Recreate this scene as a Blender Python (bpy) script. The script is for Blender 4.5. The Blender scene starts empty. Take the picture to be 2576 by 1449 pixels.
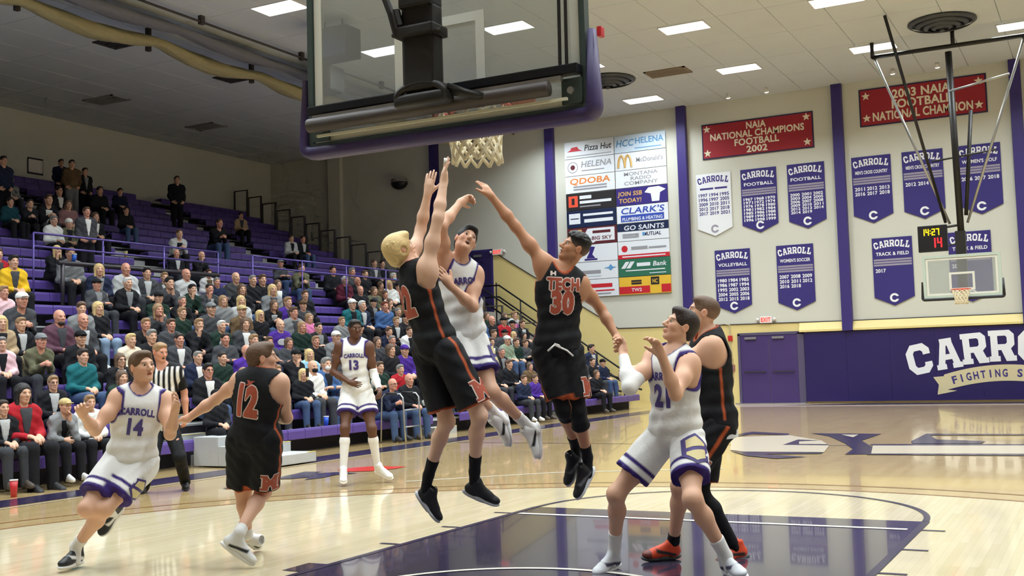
import bpy, bmesh, math, random
import numpy as np
from mathutils import Vector, Matrix
random.seed(4); rng = np.random.default_rng(4)
SC = bpy.context.scene
COL = SC.collection
A3 = lambda *v: np.array(v, float)

# ------------------------------------------------------------------ camera
CAM_F, CAM_POS = 2800.97, A3(3.284, -4.250, 1.437)
YAW, PIT, ROL = .48841, .06823, -.02932
FW = A3(-math.sin(YAW)*math.cos(PIT), math.cos(YAW)*math.cos(PIT), math.sin(PIT))
RT0 = A3(math.cos(YAW), math.sin(YAW), 0); UP0 = np.cross(RT0, FW)
RT = math.cos(ROL)*RT0 + math.sin(ROL)*UP0
UPV = -math.sin(ROL)*RT0 + math.cos(ROL)*UP0
cd = bpy.data.cameras.new('camera'); cam = bpy.data.objects.new('camera', cd); COL.objects.link(cam)
cd.sensor_fit = 'HORIZONTAL'; cd.sensor_width = 36.0; cd.lens = CAM_F/2576*36.0; cd.clip_start = .05
cam.matrix_world = Matrix(((RT[0], UPV[0], -FW[0], CAM_POS[0]), (RT[1], UPV[1], -FW[1], CAM_POS[1]),
                           (RT[2], UPV[2], -FW[2], CAM_POS[2]), (0, 0, 0, 1)))
SC.camera = cam

# ------------------------------------------------------------------ world, exposure
w = bpy.data.worlds.new('world'); SC.world = w; w.use_nodes = True
w.node_tree.nodes['Background'].inputs[0].default_value = (.62, .60, .55, 1)
w.node_tree.nodes['Background'].inputs[1].default_value = .02
SC.view_settings.view_transform = 'Standard'; SC.view_settings.look = 'None'
SC.view_settings.gamma = 1.0; SC.view_settings.use_curve_mapping = False
SC.view_settings.exposure = -0.38
LAMP_POWER = 186.0          # watts of each ceiling panel
SC.cycles.max_bounces = 5; SC.cycles.diffuse_bounces = 3; SC.cycles.glossy_bounces = 2; SC.cycles.transmission_bounces = 2
SC.cycles.transparent_max_bounces = 8; SC.cycles.sample_clamp_indirect = 5.0
SC.cycles.use_adaptive_sampling = True; SC.cycles.adaptive_threshold = .07; SC.cycles.adaptive_min_samples = 12; SC.cycles.use_light_tree = False

# ------------------------------------------------------------------ materials
def lin(c):
    c = np.asarray(c, float)/255.0
    return np.where(c <= .04045, c/12.92, ((c+.055)/1.055)**2.4)
MATS = {}
def mat(name, col, rough=.6, metal=0., spec=.5, emit=0., bump=None, noise=None, coat=0.):
    """principled material; bump=(scale,strength) ; noise=(scale,amount,stretch) varies the base colour"""
    if name in MATS: return MATS[name]
    m = bpy.data.materials.new(name); m.use_nodes = True
    nt = m.node_tree; b = nt.nodes['Principled BSDF']
    c = lin(col)
    b.inputs['Base Color'].default_value = (*c, 1)
    b.inputs['Roughness'].default_value = rough; b.inputs['Metallic'].default_value = metal
    b.inputs['Specular IOR Level'].default_value = spec; b.inputs['Coat Weight'].default_value = coat
    if emit:
        b.inputs['Emission Color'].default_value = (*c, 1); b.inputs['Emission Strength'].default_value = emit
    if noise or bump:
        tc = nt.nodes.new('ShaderNodeTexCoord')
    if noise:
        mp = nt.nodes.new('ShaderNodeMapping'); nz = nt.nodes.new('ShaderNodeTexNoise')
        mp.inputs['Scale'].default_value = noise[2] if len(noise) > 2 else (1, 1, 1)
        nz.inputs['Scale'].default_value = noise[0]; nz.inputs['Detail'].default_value = 5
        rp = nt.nodes.new('ShaderNodeMix'); rp.data_type = 'RGBA'
        a = noise[1]
        rp.inputs[6].default_value = (*(c*(1-a)), 1); rp.inputs[7].default_value = (*np.clip(c*(1+a), 0, 1), 1)
        nt.links.new(tc.outputs['Object'], mp.inputs[0]); nt.links.new(mp.outputs[0], nz.inputs[0])
        nt.links.new(nz.outputs[0], rp.inputs[0]); nt.links.new(rp.outputs[2], b.inputs['Base Color'])
    if bump:
        nb = nt.nodes.new('ShaderNodeTexNoise'); nb.inputs['Scale'].default_value = bump[0]; nb.inputs['Detail'].default_value = 4
        bp = nt.nodes.new('ShaderNodeBump'); bp.inputs['Strength'].default_value = bump[1]; bp.inputs['Distance'].default_value = .02
        nt.links.new(tc.outputs['Object'], nb.inputs[0]); nt.links.new(nb.outputs[0], bp.inputs['Height'])
        nt.links.new(bp.outputs[0], b.inputs['Normal'])
    MATS[name] = m
    return m
def attr_mat(name, rough=.7, spec=.3, bump=None, sss=0.):
    """principled material whose colour is the mesh's own Col attribute (dye, skin tone, painted eye shade, print)"""
    if name in MATS: return MATS[name]
    m = bpy.data.materials.new(name); m.use_nodes = True
    nt = m.node_tree; b = nt.nodes['Principled BSDF']
    at = nt.nodes.new('ShaderNodeAttribute'); at.attribute_name = 'Col'
    nt.links.new(at.outputs['Color'], b.inputs['Base Color'])
    b.inputs['Roughness'].default_value = rough; b.inputs['Specular IOR Level'].default_value = spec
    if sss:
        b.inputs['Subsurface Weight'].default_value = sss; b.inputs['Subsurface Scale'].default_value = .01
        b.inputs['Subsurface Radius'].default_value = (1, .35, .2)
    if bump:
        tc = nt.nodes.new('ShaderNodeTexCoord'); nb = nt.nodes.new('ShaderNodeTexNoise')
        nb.inputs['Scale'].default_value = bump[0]; nb.inputs['Detail'].default_value = 3
        bp = nt.nodes.new('ShaderNodeBump'); bp.inputs['Strength'].default_value = bump[1]; bp.inputs['Distance'].default_value = .02
        nt.links.new(tc.outputs['Object'], nb.inputs[0]); nt.links.new(nb.outputs[0], bp.inputs['Height'])
        nt.links.new(bp.outputs[0], b.inputs['Normal'])
    MATS[name] = m
    return m

# ------------------------------------------------------------------ object helpers
def tag(o, label=None, cat=None, group=None, kind=None):
    if label: o['label'] = label
    if cat: o['category'] = cat
    if group: o['group'] = group
    if kind: o['kind'] = kind
    return o
def empty(name, loc=(0, 0, 0), rz=0.):
    o = bpy.data.objects.new(name, None); COL.objects.link(o); o.location = loc; o.rotation_euler = (0, 0, rz)
    o.empty_display_size = .1
    return o
def link(name, me, m=None, parent=None, loc=None):
    o = bpy.data.objects.new(name, me); COL.objects.link(o)
    if m is not None and len(me.materials) == 0: me.materials.append(m)
    if parent is not None:
        o.parent = parent
        # children are given in world space unless loc is set
        if loc is None: o.matrix_parent_inverse = parent_inv(parent)
    if loc is not None: o.location = loc
    return o
def parent_inv(p):
    M = Matrix.LocRotScale(p.location, p.rotation_euler, p.scale)
    return M.inverted()
class MB:
    """collects boxes, tubes and polygons into one mesh"""
    def __init__(s): s.v = []; s.f = []
    def add(s, v, f):
        n = len(s.v); s.v += [tuple(map(float, p)) for p in v]; s.f += [tuple(i+n for i in q) for q in f]; return s
    def box(s, a, b, R=None, o=None):
        x0, y0, z0 = a; x1, y1, z1 = b
        v = [(x0, y0, z0), (x1, y0, z0), (x1, y1, z0), (x0, y1, z0), (x0, y0, z1), (x1, y0, z1), (x1, y1, z1), (x0, y1, z1)]
        if R is not None: v = [tuple(np.asarray(o)+R@(np.asarray(p)-np.asarray(o))) for p in v]
        return s.add(v, [(3, 2, 1, 0), (4, 5, 6, 7), (0, 1, 5, 4), (1, 2, 6, 5), (2, 3, 7, 6), (3, 0, 4, 7)])
    def bbox(s, a, b, e):
        """bevelled box: octagonal section in all three directions"""
        bm = bmesh.new(); m2 = MB().box(a, b)
        vs = [bm.verts.new(p) for p in m2.v]
        for q in m2.f: bm.faces.new([vs[i] for i in q])
        bmesh.ops.bevel(bm, geom=bm.edges[:], offset=e, segments=2, affect='EDGES', profile=.6)
        bm.verts.index_update()
        s.add([tuple(v.co) for v in bm.verts], [tuple(v.index for v in f.verts) for f in bm.faces]); bm.free(); return s
    def tube(s, pts, r, n=8, caps=True, closed=False):
        pts = [np.asarray(p, float) for p in pts]; m = len(pts)
        rs = r if hasattr(r, '__len__') else [r]*m
        base = []; prev = None
        for i in range(m):
            if closed: d = pts[(i+1) % m]-pts[i-1]
            else: d = pts[min(i+1, m-1)]-pts[max(i-1, 0)]
            d = d/(np.linalg.norm(d)+1e-9)
            if prev is None:
                u = np.cross(d, A3(0, 0, 1));
                if np.linalg.norm(u) < .05: u = np.cross(d, A3(1, 0, 0))
            else: u = prev-d*(prev@d)
            u = u/(np.linalg.norm(u)+1e-9); prev = u; v = np.cross(d, u)
            base.append([pts[i]+rs[i]*(u*math.cos(2*math.pi*k/n)+v*math.sin(2*math.pi*k/n)) for k in range(n)])
        V = [p for ring in base for p in ring]; F = []
        for i in range(m if closed else m-1):
            j = (i+1) % m
            for k in range(n): F.append((i*n+k, i*n+(k+1) % n, j*n+(k+1) % n, j*n+k))
        if caps and not closed: F += [tuple(range(n))[::-1], tuple((m-1)*n+k for k in range(n))]
        return s.add(V, F)
    def cyl(s, a, b, r, n=16): return s.tube([a, b], r, n)
    def poly(s, pts): return s.add(pts, [tuple(range(len(pts)))])
    def prism(s, pts2, f0, f1):
        """extrude a 2D polygon; f0,f1 map (a,b) to 3D"""
        n = len(pts2); V = [f0(*p) for p in pts2]+[f1(*p) for p in pts2]
        F = [tuple(range(n))[::-1], tuple(range(n, 2*n))]+[(i, (i+1) % n, n+(i+1) % n, n+i) for i in range(n)]
        return s.add(V, F)
    def mesh(s, name, smooth=False):
        me = bpy.data.meshes.new(name); me.from_pydata(s.v, [], s.f); me.update()
        if smooth: me.polygons.foreach_set('use_smooth', [True]*len(me.polygons))
        return me
    def build(s, name, m, parent=None, smooth=False, **k): return link(name, s.mesh(name, smooth), m, parent, **k)
def struct(o): o['kind'] = 'structure'; return o

# ------------------------------------------------------------------ flat lettering
LET = {
 'C': ([(0, .25), (.2, 0), (.62, 0), (.8, .2), (.8, .36), (.56, .36), (.56, .28), (.5, .22), (.3, .22), (.24, .3), (.24, .7), (.3, .78), (.5, .78), (.56, .72), (.56, .62), (.8, .62), (.8, .8), (.62, 1), (.2, 1), (0, .75)], None),
 'A': ([(0, 0), (.32, 0), (.32, .17), (.28, .17), (.31, .3), (.53, .3), (.56, .17), (.52, .17), (.52, 0), (.84, 0), (.84, .17), (.78, .17), (.62, .85), (.62, 1), (.22, 1), (.22, .85), (.06, .17), (0, .17)], [(.35, .48), (.49, .48), (.44, .76), (.4, .76)]),
 'R': ([(0, 0), (.34, 0), (.34, .17), (.28, .17), (.28, .36), (.38, .36), (.52, 0), (.84, 0), (.84, .17), (.77, .17), (.68, .4), (.8, .52), (.8, .86), (.66, 1), (0, 1), (0, .83), (.06, .83), (.06, .17), (0, .17)], [(.28, .55), (.52, .55), (.57, .6), (.57, .77), (.52, .82), (.28, .82)]),
 'O': ([(0, .22), (.2, 0), (.62, 0), (.82, .22), (.82, .78), (.62, 1), (.2, 1), (0, .78)], [(.24, .3), (.31, .22), (.51, .22), (.58, .3), (.58, .7), (.51, .78), (.31, .78), (.24, .7)]),
 'L': ([(0, 0), (.74, 0), (.74, .38), (.54, .38), (.54, .2), (.34, .2), (.34, .82), (.42, .82), (.42, 1), (0, 1), (0, .82), (.08, .82), (.08, .18), (0, .18)], None)}
def letter_mesh(ch):
    bm = bmesh.new(); out, hole = LET[ch]; es = []
    for loop in (out, hole):
        if not loop: continue
        vs = [bm.verts.new((x, y, 0)) for x, y in loop]
        es += [bm.edges.new((vs[i], vs[(i+1) % len(vs)])) for i in range(len(vs))]
    bmesh.ops.triangle_fill(bm, use_beauty=True, use_dissolve=False, edges=es)
    bm.verts.index_update()
    r = (np.array([v.co[:2] for v in bm.verts]), [tuple(v.index for v in f.verts) for f in bm.faces]); bm.free()
    return r
_LM = {}
def block_word(word, width, height, arch=0., adv=.9):
    """slab block letters, centred on x=0; arch lifts the middle. returns verts(n,2), faces"""
    V = []; F = []; n = len(word); step = width/n
    for i, ch in enumerate(word):
        if ch not in _LM: _LM[ch] = letter_mesh(ch)
        v, f = _LM[ch]; t = (i+.5)/n*2-1
        lx = (v[:, 0]-.41)*step/.84*.94; ly = v[:, 1]*height
        ang = -math.atan2(2*arch*t, width/2)
        x = lx*math.cos(ang)-ly*math.sin(ang)+t*width/2; y = lx*math.sin(ang)+ly*math.cos(ang)+arch*(1-t*t)
        k = len(V); V += list(zip(x, y)); F += [tuple(a+k for a in q) for q in f]
    return V, F
_FT = {}
def font_tris(txt, bold=0.):
    """built-in font outline as triangles, height of a capital = 1, centred on x"""
    key = (txt, bold)
    if key in _FT: return _FT[key]
    cu = bpy.data.curves.new('txt', 'FONT'); cu.body = txt; cu.align_x = 'CENTER'; cu.resolution_u = 3
    cu.offset = bold; cu.fill_mode = 'FRONT' if hasattr(cu, 'fill_mode') else 'BOTH'
    cu.space_character = 1.0+bold*1.5
    o = bpy.data.objects.new('txt', cu); COL.objects.link(o)
    dg = bpy.context.evaluated_depsgraph_get(); me = bpy.data.meshes.new_from_object(o.evaluated_get(dg))
    me.calc_loop_triangles()
    v = np.array([p.co[:2] for p in me.vertices]).reshape(-1, 2)/.69
    f = [tuple(t.vertices) for t in me.loop_triangles]
    bpy.data.objects.remove(o); bpy.data.curves.remove(cu); bpy.data.meshes.remove(me)
    _FT[key] = (v, f)
    return v, f
def text_flat(mb, txt, org, xd, yd, height, width=None, bold=0., slant=0.):
    """adds flat text to mb: org = middle of the baseline, xd/yd unit directions"""
    v, f = font_tris(txt, bold)
    if len(v) == 0: return
    sx = height
    if width: sx = width/max(1e-6, v[:, 0].max()-v[:, 0].min())
    xm = (v[:, 0].max()+v[:, 0].min())/2
    org, xd, yd = map(np.asarray, (org, xd, yd))
    mb.add([org+xd*((a-xm)*sx+slant*b*height)+yd*(b*height) for a, b in v], f)

# ------------------------------------------------------------------ sculpting with signed distances
def unit(v): v = np.asarray(v, float); return v/(np.linalg.norm(v)+1e-12)
class Pr:
    __slots__ = ('f', 'lo', 'hi')
    def __init__(s, f, lo, hi): s.f = f; s.lo = np.asarray(lo, float); s.hi = np.asarray(hi, float)
def cone(a, b, ra, rb):
    a = np.asarray(a, float); b = np.asarray(b, float); d = b-a; L2 = d@d+1e-12; rm = max(ra, rb)
    def f(x, y, z):
        px = x-a[0]; py = y-a[1]; pz = z-a[2]
        t = np.clip((px*d[0]+py*d[1]+pz*d[2])/L2, 0, 1)
        return np.sqrt((px-t*d[0])**2+(py-t*d[1])**2+(pz-t*d[2])**2)-(ra+t*(rb-ra))
    return Pr(f, np.minimum(a, b)-rm, np.maximum(a, b)+rm)
def ell(c, r, M=None):
    """ellipsoid; rows of M are its axes"""
    c = np.asarray(c, float); r = np.asarray(r, float); M = np.eye(3) if M is None else np.asarray(M)
    def f(x, y, z):
        px = x-c[0]; py = y-c[1]; pz = z-c[2]; k0 = 0; k1 = 0
        for i in range(3):
            q = px*M[i, 0]+py*M[i, 1]+pz*M[i, 2]
            k0 = k0+(q/r[i])**2; k1 = k1+(q/r[i]**2)**2
        k0 = np.sqrt(k0); return k0*(k0-1)/(np.sqrt(k1)+1e-9)
    e = np.sqrt(((M*r[:, None])**2).sum(0))
    return Pr(f, c-e, c+e)
def grow(p, d): return Pr(lambda x, y, z: p.f(x, y, z)-d, p.lo-d, p.hi+d)
def cap(p, o, n):
    """cut a primitive by the plane through o: keeps the side n points away from"""
    o = np.asarray(o, float); n = unit(n)
    return Pr(lambda x, y, z: np.maximum(p.f(x, y, z), (x-o[0])*n[0]+(y-o[1])*n[1]+(z-o[2])*n[2]), p.lo, p.hi)
def smin(a, b, k):
    if k <= 0: return np.minimum(a, b)
    h = np.maximum(k-np.abs(a-b), 0)/k
    return np.minimum(a, b)-h*h*k*.25
def apply_op(F, op, d, k):
    if op == 'u': return smin(F, d, k)
    if op == 's': return -smin(-F, d, k)
    return -smin(-F, -d, k)          # 'i'
def field(ops, h, lo, hi):
    n = np.ceil((hi-lo)/h).astype(int)+1
    F = np.full(n, 2.0, np.float32)
    ax = [(lo[i]+h*np.arange(n[i])).astype(np.float32) for i in range(3)]
    for op, p, k in ops:
        if op == 'i': sl = (slice(None),)*3
        else:
            m = k+3*h
            i0 = np.clip(np.floor((p.lo-m-lo)/h).astype(int), 0, n); i1 = np.clip(np.ceil((p.hi+m-lo)/h).astype(int)+1, 0, n)
            if (i1 <= i0).any(): continue
            sl = tuple(slice(a, b) for a, b in zip(i0, i1))
        d = p.f(ax[0][sl[0]][:, None, None], ax[1][sl[1]][None, :, None], ax[2][sl[2]][None, None, :])
        F[sl] = apply_op(F[sl], op, d, k)
    return F
def at_points(ops, P):
    x, y, z = P[:, 0], P[:, 1], P[:, 2]; F = np.full(len(P), 2.0)
    for op, p, k in ops: F = apply_op(F, op, p.f(x, y, z), k)
    return F
def nets(F, h, lo):
    """naive surface nets -> verts, quads"""
    S = F < 0
    n = np.array(F.shape)-1
    cnt = np.zeros(n, np.int8)
    for i in (0, 1):
        for j in (0, 1):
            for k in (0, 1): cnt += S[i:i+n[0], j:j+n[1], k:k+n[2]]
    act = (cnt > 0) & (cnt < 8)
    idx = np.argwhere(act)
    if len(idx) == 0: return np.zeros((0, 3)), np.zeros((0, 4), int)
    num = np.full(n, -1, np.int64); num[act] = np.arange(len(idx))
    acc = np.zeros((len(idx), 3)); c = np.zeros(len(idx))
    for a in range(3):
        o1, o2 = [(1, 2), (0, 2), (0, 1)][a]
        for u in (0, 1):
            for v in (0, 1):
                q = idx.copy(); q[:, o1] += u; q[:, o2] += v; r = q.copy(); r[:, a] += 1
                f0 = F[q[:, 0], q[:, 1], q[:, 2]]; f1 = F[r[:, 0], r[:, 1], r[:, 2]]
                m = (f0 < 0) != (f1 < 0)
                t = np.where(m, f0/(f0-f1+1e-20), 0)
                pt = q.astype(float); pt[:, a] += t
                acc += np.where(m[:, None], pt, 0); c += m
    V = lo+h*(acc/c[:, None])
    Q = []
    for a in range(3):
        o1, o2 = [(1, 2), (2, 0), (0, 1)][a]
        s0 = [slice(None)]*3; s1 = [slice(None)]*3; s0[a] = slice(0, -1); s1[a] = slice(1, None)
        e = S[tuple(s0)] != S[tuple(s1)]
        E = np.argwhere(e); E = E[(E[:, o1] > 0) & (E[:, o2] > 0) & (E[:, o1] < n[o1]) & (E[:, o2] < n[o2])]
        if len(E) == 0: continue
        c0 = E.copy(); c1 = E.copy(); c1[:, o1] -= 1; c2 = c1.copy(); c2[:, o2] -= 1; c3 = E.copy(); c3[:, o2] -= 1
        g = [num[k[:, 0], k[:, 1], k[:, 2]] for k in (c0, c1, c2, c3)]
        flip = ~S[E[:, 0], E[:, 1], E[:, 2]]
        q = np.stack(g, 1); q[flip] = q[flip][:, ::-1]
        Q.append(q[(q >= 0).all(1)])
    return V, np.concatenate(Q)
def sculpt(ops, h, fine=()):
    """ops -> verts, quads.  fine = [(lo,hi,h)] boxes that are meshed at a finer step"""
    us = [p for o, p, k in ops if o == 'u']
    lo = np.min([p.lo for p in us], 0)-3*h; hi = np.max([p.hi for p in us], 0)+3*h
    V, Q = nets(field(ops, h, lo, hi), h, lo)
    for flo, fhi, fh in fine:
        flo = np.asarray(flo); fhi = np.asarray(fhi)
        c = V[Q].mean(1); inside = ((c > flo+h*2.2) & (c < fhi-h*2.2)).all(1); Q = Q[~inside]
        V2, Q2 = nets(field(ops, fh, flo, fhi), fh, flo)
        Q = np.concatenate([Q, Q2+len(V)]); V = np.concatenate([V, V2])
    u, inv = np.unique(Q, return_inverse=True)
    return V[u], inv.reshape(-1, 4)
def relax(V, Q, it=1, s=.5):
    for _ in range(it):
        acc = np.zeros_like(V); c = np.zeros(len(V))
        for i in range(4):
            a = Q[:, i]; b = Q[:, (i+1) % 4]
            np.add.at(acc, a, V[b]); np.add.at(acc, b, V[a]); np.add.at(c, a, 1); np.add.at(c, b, 1)
        V = V*(1-s)+s*acc/np.maximum(c, 1)[:, None]
    return V
def sdf_mesh(name, V, Q, col=None):
    me = bpy.data.meshes.new(name)
    me.vertices.add(len(V)); me.vertices.foreach_set('co', V.astype(np.float32).ravel())
    me.loops.add(len(Q)*4); me.polygons.add(len(Q))
    me.loops.foreach_set('vertex_index', Q.astype(np.int32).ravel())
    me.polygons.foreach_set('loop_start', np.arange(0, len(Q)*4, 4, dtype=np.int32))
    me.update(calc_edges=True); me.validate()
    me.polygons.foreach_set('use_smooth', [True]*len(me.polygons))
    if col is not None:
        at = me.color_attributes.new('Col', 'FLOAT_COLOR', 'POINT')
        c = np.ones((len(V), 4), np.float32); c[:, :3] = col
        at.data.foreach_set('color', c.ravel())
    return me

# ------------------------------------------------------------------ heads, hands, feet
def head_frame(J):
    F = unit(J['face']); U = J['hup']-F*(J['hup']@F); U = unit(U); R = np.cross(F, U)   # R = the person's right
    return F, R, U
def head_ops(c, F, R, U, s=1., mouth=0., neck=None, simple=False):
    M = np.stack([F, R, U]); T = lambda f, r, u: c+s*(F*f+R*r+U*u)
    E = lambda q, r: ell(T(*q), s*np.asarray(r), M); K = lambda a, b, ra, rb: cone(T(*a), T(*b), ra*s, rb*s)
    o = [('u', E((-.014, 0, .026), (.098, .077, .090)), 0), ('u', E((.026, 0, -.034), (.064, .060, .082)), .03*s)]
    for q in (-1, 1):
        o.append(('u', K((-.012, q*.046, -.05), (.058, q*.014, -.098), .022, .018), .025*s))
        o.append(('u', E((.058, q*.040, -.022), (.026, .020, .024)), .02*s))
    o += [('u', E((.066, 0, -.1), (.02, .024, .018)), .02*s),
          ('u', K((.080, -.034, .020), (.080, .034, .020), .012, .012), .02*s)]
    for q in (-1, 1):
        o.append(('s', E((.100, q*.032, .001), (.018, .014, .0068)), .012*s))
    o += [('u', K((.086, 0, .008), (.112, 0, -.030), .009, .0135), .012*s)]
    for q in (-1, 1): o.append(('u', E((.099, q*.012, -.036), (.012, .009, .008)), .008*s))
    o += [('u', E((.090, 0, -.062), (.012, .024, .0065)), .008*s), ('u', E((.088, 0, -.074), (.012, .021, .007)), .008*s)]
    if mouth: o.append(('s', E((.100, 0, -.068), (.03, .017+.006*mouth, .004+.011*mouth)), .006*s))
    for q in (-1, 1):
        o.append(('u', E((-.010, q*.080, -.004), (.021, .009, .032)), .01*s))
        o.append(('s', E((-.006, q*.091, -.003), (.011, .007, .018)), .006*s))
    if neck is not None:
        o.append(('u', cone(T(-.022, 0, -.07), neck, .056*s, .062*s), .03*s))
    return o, T
def head_color(V, col, c, F, R, U, s, skin, hairc, beard=0., brow=1., lips=None):
    d = (V-c)/s; f = d@F; r = d@R; u = d@U
    skin = np.asarray(skin); near = (np.abs(f) < .15) & (np.abs(r) < .12) & (np.abs(u) < .14)
    def blend(m, cc): col[:] = col*(1-m[:, None])+np.asarray(cc)*m[:, None]
    ch = np.exp(-(((f-.08)/.03)**2+((np.abs(r)-.042)/.022)**2+((u+.03)/.025)**2))*near
    blend(.30*ch, skin*A3(1.1, .72, .68))
    ear = ((np.abs(r) > .074) & (f < .02) & (f > -.04) & near)*.35; blend(ear, skin*A3(1.1, .7, .62))
    lp = np.exp(-(((u+.068)/.011)**2+(r/.024)**2)**2)*(f > .07)*near; blend(.75*lp, lips if lips is not None else skin*A3(.92, .55, .52))
    br = np.exp(-(((u-.024+((np.abs(r)-.034)/.03)**2*.006)/.0055)**2)**2)*np.exp(-((np.abs(r)-.034)/.020)**4)*(f > .05)*near
    blend(np.clip(br*brow, 0, 1)*.85, hairc)
    if beard:
        b = ((u < -.045) & (f > -.02) & near)*np.clip((-.045-u)/.02, 0, 1)*beard; b = b*(1-np.exp(-(((u+.068)/.009)**2+(r/.022)**2)**2)); blend(b, skin*.45+np.asarray(hairc)*.4)
    eye_shade = np.exp(-(((u-.002)/.010)**2+((np.abs(r)-.032)/.018)**2)**2)*(f > .06)*near; blend(.22*eye_shade, skin*.6)  # eye socket shade put into the skin colour
    return col
def hand_ops(w, tip, n, right, curl, s=1., spread=.12, simple=False):
    d = unit(np.asarray(tip)-w); n = unit(n-d*(n@d)); t = np.cross(d, n) if right else np.cross(n, d)
    M = np.stack([d, t, n]); o = [('u', ell(w+d*.050*s, s*A3(.054, .040, .017), M), .02*s)]
    o.append(('u', cone(w-d*.012*s, w+d*.05*s, .026*s, .024*s), .02*s))
    ends = []
    for i, (off, L) in enumerate(((.030, .078), (.0105, .090), (-.0105, .084), (-.030, .066))):
        p = w+(d*(.086-.004*abs(i-1))+t*off)*s; q = unit(d+t*off*spread*14)
        ang = 0
        for seg, fr in enumerate((.42, .32, .26)):
            ang += curl*(1.15 if seg else .9)+(.04*i)
            dd = q*math.cos(ang)+n*math.sin(ang); p2 = p+dd*L*fr*s
            r0 = (.0092-.0007*seg)*s; o.append(('u', cone(p, p2, r0, r0*.93), .004*s)); p = p2
        ends.append(p)
    p = w+(d*.020+t*.028+n*.006)*s; a = unit(d*.66+t*(.72-.3*min(1, curl*1.2))+n*.35*curl)
    p2 = p+a*.048*s; a2 = unit(a+d*.5+n*curl*.9); p3 = p2+a2*.032*s
    o += [('u', cone(p, p2, .0165*s, .0115*s), .018*s), ('u', cone(p2, p3, .0112*s, .009*s), .006*s)]
    return o, ends
def shoe_meshes(a, heel, toe, knee, s=1.):
    """upper and sole of one shoe. a ankle, heel/toe points on the middle of the sole"""
    d = unit(toe-heel); L = .295*s
    mid = (heel+toe)/2; h0 = mid-d*L*.5; t0 = mid+d*L*.5
    u = a-(h0+d*.07*s); u = unit(u-d*(u@d)); r = np.cross(d, u); M = np.stack([d, r, u])
    P = lambda x, y, z: h0+(d*x+r*y+u*z)*s
    up = [('u', ell(P(.055, 0, .045), s*A3(.058, .038, .045), M), 0), ('u', ell(P(.15, 0, .042), s*A3(.075, .042, .040), M), .03*s),
          ('u', ell(P(.225, 0, .030), s*A3(.068, .046, .032), M), .03*s), ('u', cone(P(.07, 0, .05), P(.062, 0, .118), .046*s, .044*s), .03*s),
          ('u', cone(P(.10, 0, .095), P(.19, 0, .05), .028*s, .022*s), .03*s)]
    up.append(('s', ell(P(.058, 0, .135), s*A3(.034, .034, .022), M), .006))
    so = [('u', ell(P(.075, 0, .004), s*A3(.085, .045, .022), M), 0), ('u', ell(P(.215, 0, .004), s*A3(.085, .050, .021), M), .05*s)]
    return up, so, P, (d, r, u)

# ------------------------------------------------------------------ bodies
def ss(d, w=.010): return np.clip(.5+d/w, 0, 1)
def torso_frame(J):
    U = unit(J['neck']-J['pel']); R = unit(J['sR']-J['sL']); Fc = unit(np.cross(U, R)); Rc = np.cross(Fc, U)
    Rp = unit(J['hR']-J['hL']); Fp = unit(np.cross(U, Rp)); Rp = np.cross(Fp, U)
    return U, Rc, Fc, Rp, Fp
def torso_ops(J, b=1., bulk=1., grow_=0., long_=0.):
    U, Rc, Fc, Rp, Fp = torso_frame(J); L = np.linalg.norm(J['neck']-J['pel'])
    sp = lambda t: J['pel']+(J['neck']-J['pel'])*t
    Mc = np.stack([Rc, Fc, U]); Mp = np.stack([Rp, Fp, U]); Mm = np.stack([unit(Rc+Rp), unit(Fc+Fp), U]); g = grow_
    sw = np.linalg.norm(J['sR']-J['sL'])
    o = [('u', ell(sp(.02), A3(.160*b+g, .118*b*bulk+g, .15+g), Mp), 0),
         ('u', ell(sp(.36), A3(.148*b*bulk+g, .108*b*bulk+g, .19+g), Mm), .08),
         ('u', ell(sp(.70)-Fc*.004, A3(min(.19, sw*.52+.01)*b+g, .118*b+g, .20+g), Mc), .08),
         ('u', cone(J['sR']-U*.05, J['sL']-U*.05, .075*b+g, .075*b+g), .08)]
    for s in 'RL':
        o.append(('u', cone(J['s'+s], sp(1.0)+Fc*-.01, .055*b+g, .055*b+g), .05))
    return o
def limb_ops(J, b=1., g=0., arms=True, legs=True, bulk=1.):
    U, Rc, Fc, Rp, Fp = torso_frame(J); o = []
    if arms:
        for s in 'RL':
            S, E, W = J['s'+s], J['e'+s], J['w'+s]
            o += [('u', ell(S, A3(1, 1, 1)*(.064*b*bulk+g)), .05), ('u', cone(S, E, .054*b*bulk+g, .040*b*bulk+g), .05),
                  ('u', ell(S*.5+E*.5, A3(1, 1, 1)*(.050*b*bulk+g)), .05),
                  ('u', cone(E, E*.65+W*.35, .041*b+g, .043*b+g), .03), ('u', cone(E*.65+W*.35, W, .043*b+g, .0275*b+g), .03)]
    if legs:
        for s in 'RL':
            H, K, A = J['h'+s], J['k'+s], J['a'+s]
            ax = unit(A-K); back = (H-K)-ax*((H-K)@ax)
            back = unit(-Fp if np.linalg.norm(back) < .03 else back*(1 if True else 1))
            o += [('u', cone(H, K*.55+H*.45, .090*b*bulk+g, .076*b*bulk+g), .06), ('u', cone(K*.55+H*.45, K, .076*b*bulk+g, .056*b+g), .05),
                  ('u', ell(K, A3(1, 1, 1)*(.057*b+g)), .03),
                  ('u', cone(K, K*.68+A*.32+back*.012, .052*b+g, .056*b+g), .04), ('u', cone(K*.68+A*.32+back*.012, A, .056*b+g, .036*b+g), .04)]
            if 'toe'+s in J:
                o.append(('u', cone(A, J['heel'+s]*.75+J['toe'+s]*.25+unit(A-J['heel'+s])*.02, .036*b, .032*b), .02))
                o.append(('u', cone(J['heel'+s]*.75+J['toe'+s]*.25+unit(A-J['heel'+s])*.02, J['heel'+s]*.25+J['toe'+s]*.75+unit(A-J['heel'+s])*.005, .032*b, .026*b), .02))
    return o
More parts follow.
